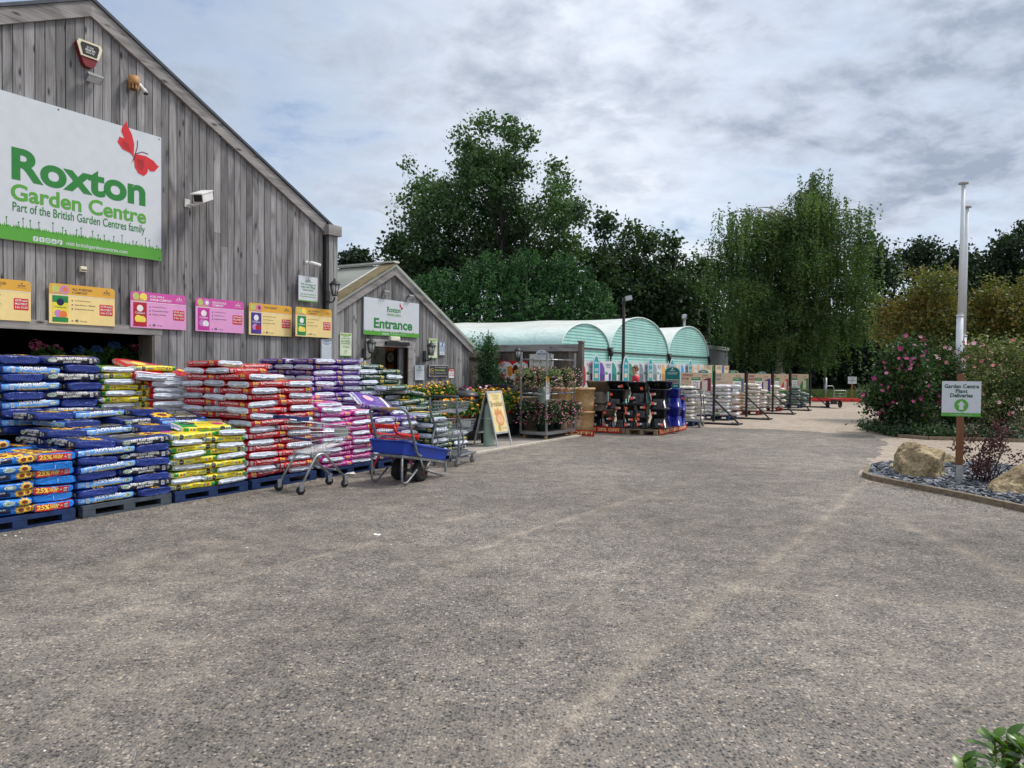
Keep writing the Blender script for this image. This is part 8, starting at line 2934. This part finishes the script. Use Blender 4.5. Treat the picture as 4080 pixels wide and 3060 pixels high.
def outline_clumps(Y, pts, depth, base, seed, zmin=None):
 """clumps from surveyed crown spots: (px, py, radius in px) at distance Y; given real size and depth"""
 rr = random.Random(seed)
 out = []
 for px, py, rp in pts:
  p = atY(px, py, Y)
  r = rp / FPX * Y
  d_ = rr.uniform(-.5, .5) * depth
  out.append(((p.x - base.x, d_, p.z), (r, r * rr.uniform(.8, 1.1), r * rr.uniform(.85, 1.05))))
 return out
# tall poplar
Yp = 56.0
bp_ = atY(2010, 1480, Yp)
bp_.z = 0
POP = [(1845, 590, 48), (1880, 660, 80), (1940, 545, 46), (2030, 535, 44), (2000, 620, 80), (2095, 610, 42), (1900, 590, 50), (2060, 590, 50), (1920, 700, 110), (2060, 690, 72), (1990, 770, 110), (1830, 760, 85), (1740, 700, 50), (1650, 680, 28), (1690, 740, 60), (1740, 830, 100), (1620, 780, 36),
 (1660, 860, 75), (1840, 880, 125), (2000, 900, 135), (2090, 860, 80), (1700, 960, 90), (1840, 1010, 110), (1980, 1040, 110), (2210, 700, 32), (2210, 780, 52), (2260, 730, 30), (2250, 800, 75), (2200, 880, 95), (2290, 880, 55), (2270, 980, 90), (2150, 990, 100), (2330, 1010, 50), (2060, 1120, 110), (2220, 1090, 100), (1620, 960, 40), (1600, 900, 24)]
tree('poplar_tree', 'tall open poplar rising above the entrance building and the hedge', bp_, 21, .26, outline_clumps(Yp, POP, 7, bp_, 3), 46000, .26, LPOP, 21, bark=pm('dark poplar bark', (.03, .028, .024), .9, var=.3, scale=8), cl=22, spread=.36, hollow=.12)
pb2 = atY(2235, 1480, 58)
pb2.z = 0
# darker low trees under the poplar
Ym = 60.0
for k, (pl_, lb, sd) in enumerate((
 ([(1590, 1000, 50), (1650, 1060, 80), (1740, 1080, 90), (1560, 1090, 60), (1620, 1160, 90), (1520, 960, 20)], 'dark low tree with a stray branch beside the entrance gable', 31),
 ([(2400, 940, 55), (2440, 1040, 90), (2380, 1090, 80), (2450, 1170, 100), (2390, 1250, 100), (2395, 870, 26), (2420, 1360, 100)], 'dark alder with bare twigs at its tip beside the poplar', 32),
 ([(2520, 930, 50), (2560, 980, 60), (2530, 1060, 95), (2600, 1120, 95), (2540, 1200, 100), (2600, 1280, 100), (2560, 1380, 110)], 'taller dark alder in the middle of the row', 33),
 ([(2660, 970, 45), (2700, 1010, 50), (2680, 1080, 80), (2720, 1160, 85), (2660, 1230, 100), (2720, 1300, 100), (2680, 1400, 110)], 'dark alder next to the weeping birch', 34),
 ([(2800, 1060, 50), (2840, 1120, 80), (2790, 1180, 80), (2840, 1280, 100), (2800, 1400, 110)], 'dark alder half behind the weeping birch', 35),
 ([(3450, 1000, 60), (3500, 1010, 60), (3440, 1090, 90), (3540, 1080, 80), (3480, 1190, 110), (3440, 1310, 110), (3540, 1300, 110), (3440, 1430, 110), (3540, 1430, 100)], 'dark tree beyond the weeping birch', 36),
 ([(3680, 990, 45), (3720, 1010, 60), (3650, 1060, 70), (3760, 1070, 80), (3700, 1150, 100), (3640, 1260, 100), (3760, 1280, 100)], 'dark tree with upright shoots behind the flagpoles', 37),
 ([(3880, 1040, 50), (3940, 1010, 50), (3900, 1110, 80), (3980, 1100, 80), (3920, 1200, 100)], 'dark tree behind the orange leaved trees', 38),
 ([(4060, 920, 40), (4090, 970, 70), (3990, 970, 36), (4040, 1060, 80), (4100, 1120, 110), (4060, 1220, 110)], 'dark feathery tree at the edge of view', 39),
 ([(1425, 1035, 26), (1400, 1055, 24), (1450, 1060, 26), (1425, 1080, 30)], 'small dark treetop peeping over the entrance roof', 40))):
 x = sum(p[0] for p in pl_) / len(pl_)
 b0 = atY(x, 1480, Ym + k)
 b0.z = 0
 cl_ = outline_clumps(Ym + k, pl_, 5, b0, sd)
 hh = max(c[0][2] for c in cl_)
 tree('dark_tree', lb, b0, hh, .25, cl_, 2600 + 900 * len(pl_), .36, LALD if k < 5 else LDRK, sd, 'dark trees along the boundary', cl=24, spread=.45, hollow=.2)
# cypress hedge
Yh = 49.0
rr = random.Random(8)
cyp = []
HP = [(1640, 1160), (1700, 1130), (1770, 1120), (1840, 1140), (1900, 1090), (1960, 1055), (2030, 1085), (2100, 1045), (2170, 1075), (2240, 1050), (2310, 1100), (2370, 1170)]
for k, (px, py) in enumerate(HP):
 p = atY(px, py, Yh)
 b0 = Vector((p.x, Yh + rr.uniform(-.8, .8), 0))
 t_ = thing('cypress_tree', f'cypress of the tall green hedge behind the tunnels, {ORD[k]} from the entrance building', 'tree', b0, 0, 'cypress trees of the tall hedge')
 MB().tube([(0, 0, 0), (0, 0, p.z * .9)], [.14, .03], BARK, 8).build('trunk', t_)
 pts = []
 q = random.Random(60 + k)
 top_ = p.z
 for _ in range(620):
  u = q.random() ** .8
  z = .4 + u * (top_ - .5)
  rad = (1.25 + .35 * q.random()) * (1 - (z / top_) ** 3.2) + .12
  an = q.uniform(0, 6.2832)
  c = Vector((rad * math.cos(an), rad * math.sin(an) * 1.1, z))
  dr = Vector((math.cos(an), math.sin(an), q.uniform(.1, 1.1))).normalized()
  tall = u > .72 and q.random() < .5
  if tall:
   dr = Vector((dr.x * .35, dr.y * .35, 1))
  for j in range(16 if tall else 9):
   pts.append(c + dr * (j * .085) + Vector((q.gauss(0, .07), q.gauss(0, .07), q.gauss(0, .06) - (.0015 if tall else .004) * j * j)))
 leaves(pts, .24, 70 + k, LCYP, .2, .38).build('crown', t_)
# weeping birch
Yb = 46.0
bb = atY(3100, 1480, Yb)
bb.z = 0
wb_ = thing('weeping_birch', 'weeping birch with long hanging curtains of leaves', 'tree', bb)
q = random.Random(5)
mb = MB()
ends = []
EN = [(3255, 705), (3180, 770), (3290, 760), (3330, 800), (3380, 800), (3110, 840), (3150, 830), (3000, 870), (3070, 890), (2960, 840), (2900, 840), (2860, 880), (2930, 900), (3230, 840), (3280, 880), (3200, 900), (3350, 900), (3400, 870), (2890, 980), (2860, 1050), (2840, 960), (3410, 980), (3420, 1080), (3130, 1000), (3050, 1060), (3220, 1040), (3320, 1020), (2960, 1020), (3380, 1160), (2880, 1160), (3000, 1180), (3130, 1190), (3260, 1180), (3060, 1260), (2920, 1280), (3330, 1270), (3420, 1280), (3180, 1290)]
top_ = atY(3240, 700, Yb)
trunk_ = [Vector((0, 0, 0)), Vector((.1, 0, 3)), Vector((.3, 0, 6)), Vector((.9, .1, 9.5)), Vector((top_.x - bb.x, .1, top_.z - .6))]
mb.tube(trunk_, [.26, .21, .17, .10, .03], BARKP, 10)
for px, py in EN:
 e = atY(px, py, Yb)
 dp_ = q.uniform(-3.2, 2.2)
 e = Vector((e.x - bb.x, dp_, e.z))
 st_ = trunk_[1].lerp(trunk_[-1], max(.05, min(.95, (e.z - 4) / (top_.z - 3.5))))
 mid = st_.lerp(e, .55) + Vector((0, 0, .9))
 mb.tube(bend([st_, mid, e], 1.0, 5), [.07 - .0085 * i if i < 7 else .012 for i in range(8)], BARKP, 6)
 ends.append((st_, mid, e))
mb.build('trunk', wb_)
pts = []
for st_, mid, e in ends:
 ns = 50
 for i in range(ns):
  u = q.uniform(.25, 1.08)
  a = st_ * (1 - u) ** 2 + mid * 2 * u * (1 - u) + e * u * u
  a = a + Vector((q.gauss(0, .38), q.gauss(0, .55), q.gauss(0, .18)))
  low = max(q.uniform(.8, 3.2), a.z - q.uniform(.8, 5.5) * q.uniform(.5, 1))
  z = a.z
  x, y_ = a.x, a.y
  while z > low:
   for _ in range(2):
    pts.append(Vector((x + q.gauss(0, .055), y_ + q.gauss(0, .055), z + q.gauss(0, .06))))
   z -= .15
   x += q.gauss(0, .02)
BM = [(2930, 960, 70), (2960, 1080, 110), (2930, 1200, 100), (2960, 1320, 90), (3070, 1010, 75), (3090, 1150, 120), (3080, 1280, 120), (3200, 860, 70), (3260, 800, 55), (3240, 960, 100), (3230, 1100, 130), (3230, 1240, 130), (3220, 1380, 90), (3340, 930, 70), (3350, 1060, 90), (3350, 1190, 90), (3340, 1310, 70), (3060, 1390, 80), (3140, 950, 75), (3150, 1080, 110), (3150, 1230, 110), (3010, 950, 60)]
for p in crown_pts(outline_clumps(Yb, BM, 4, bb, 5), 26000, 77, 22, .3, .15):
 pts += [p, p - Vector((0, 0, .16)), p - Vector((0, 0, .3))][:q.choice((1, 2, 3))]
leaves(pts, .16, 9, LBIR, -.1, .6).build('crown', wb_)
# far wood behind everything
mb = MB()
q = random.Random(17)
pts = []
for i in range(15000):
 x = q.uniform(-46, 62)
 zt_ = 7.5 + 1.8 * math.sin(x * .31) + 1.2 * math.sin(x * .83 + 1)
 pts.append(Vector((x, 73 + q.uniform(-2, 3), zt_ * q.random() ** .8 + q.gauss(0, .3))))
leaves(pts, .85, 3, LDRK, .2, .8, mb)
mb.box(-46, 62, 77, 77.4, 0, 6.5, LDRK)
o = mb.build('far_wood')
tag(o, kind='stuff')
# grass fringe at the end of the yard
GRS = leafmat('long grass', [srgb(52, 76, 34), srgb(84, 110, 52), srgb(130, 140, 78)], .2, scale=.6)
mb = MB()
vs, fs = [], []
for i in range(5200):
 p = onG(q.uniform(3120, 3800), 1590) + Vector((0, q.uniform(-2, 9), 0))
 p.z = 0
 hgt = q.uniform(.1, .5)
 an = q.uniform(0, 3.14)
 w2 = .03
 o_ = len(vs)
 vs += [p + Vector((-w2 * math.cos(an), -w2 * math.sin(an), 0)), p + Vector((w2 * math.cos(an), w2 * math.sin(an), 0)), p + Vector((q.gauss(0, .1), q.gauss(0, .1), hgt))]
 fs.append((o_, o_ + 1, o_ + 2))
mb.add(vs, fs, GRS)
o = mb.build('grass_fringe')
tag(o, kind='stuff')
tb = onG(3458, 1610)
tf = thing('grass_tuft', 'pale grey tuft of ornamental grass by the far sign', 'plant', tb)
mb = MB()
vs, fs = [], []
for i in range(260):
 an = q.uniform(0, 6.28)
 r_ = q.uniform(.2, 1.1)
 o_ = len(vs)
 vs += [Vector((-.03, 0, 0)), Vector((.03, 0, 0)), Vector((r_ * .8 * math.cos(an), r_ * .8 * math.sin(an), q.uniform(.5, 1.15)))]
 fs.append((o_, o_ + 1, o_ + 2))
mb.add(vs, fs, leafmat('pale grass blades', [srgb(104, 116, 96), srgb(150, 156, 136)], .2))
mb.build('blades', tf)
# ------------------------------------------------------------------ shrub border round the flagpoles
gb0 = [onG(x, y) for x, y in ((3470, 1715), (3580, 1742), (3700, 1752), (3900, 1756), (4090, 1762), (4400, 1770))]
o = MB().poly([(p.x, p.y, .025) for p in gb0] + [(30, 19, .025), (30, 34, .025), (19, 34, .025), (12.8, 26, .025)], pm('shrub border soil', (.07, .055, .04), .95, var=.4, scale=4, bump=.5)).build('shrub_border')
tag(o, kind='structure')
eb = thing('border_edging', 'low worn timber edging in front of the shrub border', 'edging', (0, 0, 0))
mb = MB()
for a, b_ in zip(gb0[1:], gb0[2:]):
 mb.beam((a.x, a.y, .04), (b_.x, b_.y, .04), .08, .08, KRB)
mb.build('edge', eb)
def shrub(name, label, base, clumps, n, lsz, lmat, seed, flowers=None, nf=0, fr=.08, group=None, cl=18, spread=.16, stems=6, asp=.6, hollow=.5, fshell=None):
 t_ = thing(name, label, 'shrub', base, 0, group)
 rr_ = random.Random(seed)
 mb = MB()
 for c in clumps:
  for _ in range(2):
   e = Vector(c[0]) + Vector((rr_.gauss(0, .2) * c[1][0], rr_.gauss(0, .2) * c[1][1], 0))
   b0 = Vector((rr_.gauss(0, .12), rr_.gauss(0, .12), 0))
   mb.tube([b0, b0.lerp(e, .5) + Vector((rr_.gauss(0, .08), rr_.gauss(0, .08), .1)), e], [.022, .015, .004] if lmat is not LPUR else [.010, .006, .002], BARK if lmat is not LPUR else TWIG, 6)
 mb.build('stems', t_)
 leaves(crown_pts(clumps, n, seed + 1, cl, spread, hollow), lsz, seed + 2, lmat, .4, asp).build('foliage', t_)
 if nf:
  pts = []
  for _ in range(nf):
   c = clumps[rr_.randrange(len(clumps))]
   v = inball(rr_).normalized()
   v.y = -abs(v.y) if rr_.random() < .75 else v.y
   pts.append(Vector(c[0]) + Vector((v.x * c[1][0], v.y * c[1][1], v.z * c[1][2])) * 1.08)
  mb = MB()
  for p in pts:
   nrm = Vector((rr_.gauss(0, .7), -1, rr_.gauss(.5, .5))).normalized()
   a = nrm.orthogonal().normalized()
   b_ = nrm.cross(a)
   f_ = fr * rr_.uniform(.7, 1.2)
   m = flowers[rr_.randrange(len(flowers))]
   vs = [p]
   for i in range(10):
    an = 6.2832 * i / 10
    k = f_ if i % 2 == 0 else f_ * .75
    vs.append(p + (a * math.cos(an) + b_ * math.sin(an)) * k + nrm * f_ * (.45 if i % 2 == 0 else .3))
   mb.add(vs, [(0, 1 + i, 1 + (i + 1) % 10) for i in range(10)], m)
  mb.build('flowers', t_)
 return t_
LPUR = leafmat('purple leaves', [srgb(52, 30, 36), srgb(86, 52, 58), srgb(128, 84, 84)], .2, scale=2)
LHIB = leafmat('hibiscus leaves', [srgb(26, 44, 24), srgb(48, 76, 36), srgb(84, 112, 54)], .2, scale=1.2)
LAUT = leafmat('turning leaves', [srgb(50, 68, 38), srgb(82, 94, 48), srgb(124, 116, 58), srgb(168, 116, 64)], .3, scale=.55)
LVAR = leafmat('variegated shrub leaves', [srgb(40, 58, 34), srgb(74, 92, 50), srgb(128, 136, 84), srgb(176, 168, 118)], .2, scale=1.0)
LGRD = leafmat('border ground leaves', [srgb(28, 46, 30), srgb(52, 78, 48), srgb(88, 108, 70)], .15, scale=1.5)
def px_clumps(Y, pts, base, depth, seed):
 return outline_clumps(Y, pts, depth, base, seed)
Y1 = 20.4
b1 = atY(3620, 1480, Y1)
b1.z = .02
HIB = [(3600, 1390, 55), (3540, 1430, 55), (3660, 1430, 60), (3520, 1510, 60), (3610, 1500, 80), (3700, 1510, 70), (3530, 1590, 65), (3620, 1600, 85), (3700, 1610, 70), (3570, 1660, 60), (3670, 1680, 60)]
shrub('hibiscus_shrub', 'big green shrub dotted with magenta pink flowers beside the drive', b1, px_clumps(Y1, HIB, b1, 1.2, 4), 9500, .105, LHIB, 51, [pm('hibiscus petals', srgb(206, 96, 146), .6), pm('deep pink petals', srgb(180, 66, 124), .6), pm('light pink petals', srgb(216, 134, 170), .6)], 80, .07)
Y2 = 26.5
b2_ = atY(3690, 1480, Y2)
b2_.z = 0
AUT = [(3560, 1215, 38), (3610, 1170, 36), (3770, 1105, 34), (3835, 1210, 55), (3850, 1320, 70), (3530, 1260, 30), (3690, 1090, 26), (3720, 1120, 50), (3680, 1150, 60), (3640, 1200, 55), (3750, 1180, 70), (3600, 1250, 55), (3680, 1260, 90), (3780, 1270, 70), (3560, 1310, 45), (3620, 1340, 80), (3720, 1350, 100), (3800, 1380, 80), (3560, 1400, 60), (3660, 1440, 90), (3770, 1480, 90), (3700, 1560, 100), (3800, 1600, 80)]
tree('small_tree', 'small tree with yellowing orange leaves behind the hibiscus shrub', b2_, 5, .10, px_clumps(Y2, AUT, b2_, 2.2, 6), 26000, .105, LAUT, 61, 'orange leaved small trees', cl=20, spread=.2, hollow=.3)
Y3 = 27.0
b3 = atY(3990, 1480, Y3)
b3.z = 0
AU2 = [(3930, 1125, 26), (4040, 1140, 32), (3880, 1180, 34), (3950, 1170, 45), (4000, 1190, 60), (3900, 1230, 60), (4060, 1200, 60), (3960, 1270, 90), (4060, 1290, 90), (3880, 1320, 60), (3960, 1370, 90), (4070, 1390, 90), (3960, 1480, 90), (4080, 1490, 90)]
tree('small_tree', 'small tree with rusty orange leaves beyond the flagpoles', b3, 4.8, .10, px_clumps(Y3, AU2, b3, 2.2, 7), 20000, .105, LAUT, 62, 'orange leaved small trees', cl=20, spread=.2, hollow=.3)
Y4 = 20.6
b4 = atY(3980, 1480, Y4)
b4.z = .02
VAR = [(3890, 1380, 45), (3860, 1450, 50), (3950, 1420, 60), (4030, 1400, 55), (4080, 1450, 70), (3900, 1520, 70), (3990, 1520, 90), (4080, 1560, 80), (3880, 1610, 60), (3960, 1630, 80), (4060, 1660, 80), (3960, 1700, 50)]
shrub('abelia_shrub', 'pale leaved shrub with faint pink flowers behind the deliveries sign', b4, px_clumps(Y4, VAR, b4, 1.3, 8), 11000, .085, LVAR, 53, [PPF, SALM], 60, .06)
b5 = atY(3790, 1480, Y4 + .4)
b5.z = .02
shrub('abelia_shrub', 'dark shrub with pale pink sprays between hibiscus and flagpole', b5, px_clumps(Y4 + .4, [(3760, 1460, 45), (3800, 1420, 40), (3850, 1390, 30), (3770, 1540, 60), (3830, 1560, 55), (3780, 1640, 60)], b5, .9, 9), 4200, .085, LHIB, 54, [PPF, SALM], 46, .06)
# low cover along the border's front
q = random.Random(23)
pts = []
for i in range(2600):
 u = q.random()
 a = gb0[0].lerp(gb0[1], u) if q.random() < .25 else gb0[1].lerp(gb0[4], u)
 pts.append(Vector((a.x + q.gauss(0, .12), a.y + abs(q.gauss(.35, .3)), .03 + abs(q.gauss(0, .13)))))
o = leaves(pts, .11, 5, LGRD).build('ground_cover')
tag(o, kind='stuff')
wr_ = onG(3770, 1712)
o = MB().add([(-.14, 0, .05), (0, -.08, .12), (.13, 0, .06), (.09, .06, .20), (-.1, .05, .18), (.0, .02, .24)], [(0, 1, 2), (0, 1, 5, 4), (1, 2, 3, 5)], pm('crumpled plastic', (.5, .54, .56), .4)).build('plastic_bag', None, Vector((wr_.x, wr_.y + .1, .03)))
tag(o, 'crumpled pale plastic bag lying under the shrubs', 'litter')
# purple shrub in the slate
g5 = onG(3935, 1932)
b6 = Vector((g5.x, g5.y, .03))
PUR = [(3860, 1740, 30), (3830, 1790, 34), (3960, 1720, 34), (3990, 1790, 42), (3920, 1790, 40), (3860, 1840, 38), (3960, 1850, 38), (4020, 1830, 30), (3940, 1690, 22), (3880, 1880, 26), (4010, 1740, 26)]
shrub('purple_shrub', 'thin open purple leaved shrub growing in the slate bed', b6, px_clumps(g5.y, PUR, b6, .5, 11), 1500, .048, LPUR, 55, cl=9, spread=.05, hollow=.2)
# conifer in the corner of the fence
cf = atY(1945, 1500, 21.2)
cb = Vector((cf.x, 21.0, 0))
cz = atY(1945, 1310, 21.0).z
ct = thing('conifer', 'slender young conifer with a bare leading shoot in front of the fence', 'tree', cb)
mb = MB()
mb.tube([(0, 0, 0), (.02, 0, 1.6), (0, 0, cz)], [.045, .03, .006], BARK, 8)
q = random.Random(3)
pts = []
for i in range(460):
 u = q.random()
 z = .35 + u * (cz - .55)
 rad = (.36 * (1 - .5 * u) + .05) * q.uniform(.35, 1.05)
 if u > .86:
  rad = .10 * q.random() + .03
 an = q.uniform(0, 6.2832)
 c = Vector((rad * math.cos(an), rad * math.sin(an), z))
 mb.tube([(0, 0, z - rad * .3), c], [.008, .003], BARK, 4)
 for j in range(16 if u < .86 else 5):
  pts.append(c + Vector((q.gauss(0, .075), q.gauss(0, .075), q.gauss(0, .07))))
mb.build('trunk', ct)
leaves(pts, .075, 4, LCYP, .5, .35).build('crown', ct)
# climbers and dark shrubs in the corner by the gate
cq = P(17.9, -11.3, .03)
shrub('ivy_shrub', 'dark shrub in the shady corner by the side gate', cq, [((0, 0, .5), (.35, .3, .5)), ((.5, .0, .7), (.4, .3, .6)), ((.9, .3, .5), (.4, .3, .5)), ((.2, .2, 1.2), (.25, .2, .4))], 3000, .09, LDRK, 57)
a = onS(1893, 1350, 19.0)
shrub('climber', 'leafy climber topping the fence beside the entrance roof', P(19.05, a[0] - .1, 1.6), [((0, 0, a[1] - 1.7), (.22, .15, .25)), ((-.3, .1, a[1] - 1.95), (.35, .15, .16)), ((.05, 0, a[1] - 2.0), (.25, .15, .2))], 700, .075, GLEAF, 58)
# foreground shrub at the corner of view
fc = sight(4010, 2960)
k_ = 1.55 / fc.y
fp = Vector((fc.x * k_, fc.y * k_, EYE + fc.z * k_))
nb = thing('laurel_shrub', 'glossy green leaved shrub at the very edge of view', 'shrub', Vector((fp.x + .05, fp.y, 0)))
LGL = leafmat('glossy laurel leaves', [srgb(48, 78, 30), srgb(86, 122, 46), srgb(140, 164, 76)], .25, .3, scale=6)
mb = MB()
q = random.Random(4)
tips = []
for i in range(95):
 ex = q.uniform(-.07, .26)
 e = Vector((ex, q.uniform(-.10, .16), fp.z + q.uniform(-.22, .0) + min(.07, ex * .5)))
 mb.tube([(0, 0, 0), (e.x * .5, e.y * .5, e.z * .55), (e.x, e.y, e.z - .03)], [.006, .003, .0015], pm('green stem', srgb(104, 96, 56), .7), 6)
 tips.append(e)
mb.build('stems', nb)
mb = MB()
def big_leaf(mb, base, d_, ln, wd, mat):
 d_ = d_.normalized()
 sd = d_.cross(Vector((0, 0, 1)))
 sd = sd.normalized() if sd.length > .05 else Vector((1, 0, 0))
 up_ = sd.cross(d_).normalized()
 vs, fs = [], []
 prof = [(0, .06), (.12, .55), (.3, .95), (.5, 1), (.7, .78), (.88, .38), (1, .03)]
 for u, k in prof:
  c = base + d_ * (ln * u) - Vector((0, 0, ln * .25 * u * u))
  vs += [c + sd * (wd * k * .5) + up_ * (wd * .10 * k), c - up_ * .0, c - sd * (wd * k * .5) + up_ * (wd * .10 * k)]
 for i in range(len(prof) - 1):
  for j in (0, 1):
   fs.append((i * 3 + j, i * 3 + j + 1, i * 3 + 4 + j, i * 3 + 3 + j))
 mb.add(vs, fs, mat, True)
for e in tips:
 for j in range(11):
  an = q.uniform(0, 6.28)
  big_leaf(mb, e - Vector((0, 0, .03 + q.uniform(-.004, .09))), Vector((math.cos(an), math.sin(an), q.uniform(.2, 1.7))), q.uniform(.045, .075), q.uniform(.018, .028), LGL)
mb.build('foliage', nb)
# loose chips swept to the edges of the drive, and a few fallen leaves
q = random.Random(44)
CHP = pm('tan chip', srgb(150, 132, 110), .85, var=.3)
mb = MB()
for i in range(1500):
 r_ = q.random()
 if r_ < .4:
  a = kpts[1].lerp(kpts[6], q.random()) if r_ < .2 else kpts[q.randrange(1, 6)]
  p = a + Vector((-abs(q.gauss(0, .35)), -abs(q.gauss(0, .3)), 0))
 elif r_ < .7:
  p = P(q.uniform(3.2, 11.5), -8.05 + abs(q.gauss(0, .18)), 0)
 else:
  p = Vector((q.uniform(-3, 6), q.uniform(3, 11), 0))
 k = q.uniform(.004, .012)
 M = Matrix.Translation((p.x, p.y, k * .4)) @ Matrix.Rotation(q.uniform(0, 6.28), 4, 'Z')
 mb.add([M @ Vector(v) for v in ((-k, -k * .6, 0), (k, -k * .7, 0), (k * .8, k * .6, 0), (-k * .7, k * .7, 0), (-.2 * k, 0, k * .8), (.4 * k, .1 * k, k * .6))], [(0, 1, 5, 4), (1, 2, 5), (2, 3, 4, 5), (3, 0, 4)], SLM if r_ < .12 else CHP if q.random() < .95 else PAPER)
o = mb.build('loose_chips')
tag(o, kind='stuff')
o = leaves([gb0[q.randrange(0, 4)] + Vector((q.gauss(-.2, .6), -abs(q.gauss(0, .5)), .012)) for _ in range(60)] + [P(q.uniform(3.5, 11), -8.1 + abs(q.gauss(0, .15)), .012) for _ in range(40)], .05, 6, leafmat('fallen leaves', [srgb(90, 70, 44), srgb(140, 112, 66), srgb(60, 48, 34)], .1), 6, .6).build('fallen_leaves')
tag(o, kind='stuff')
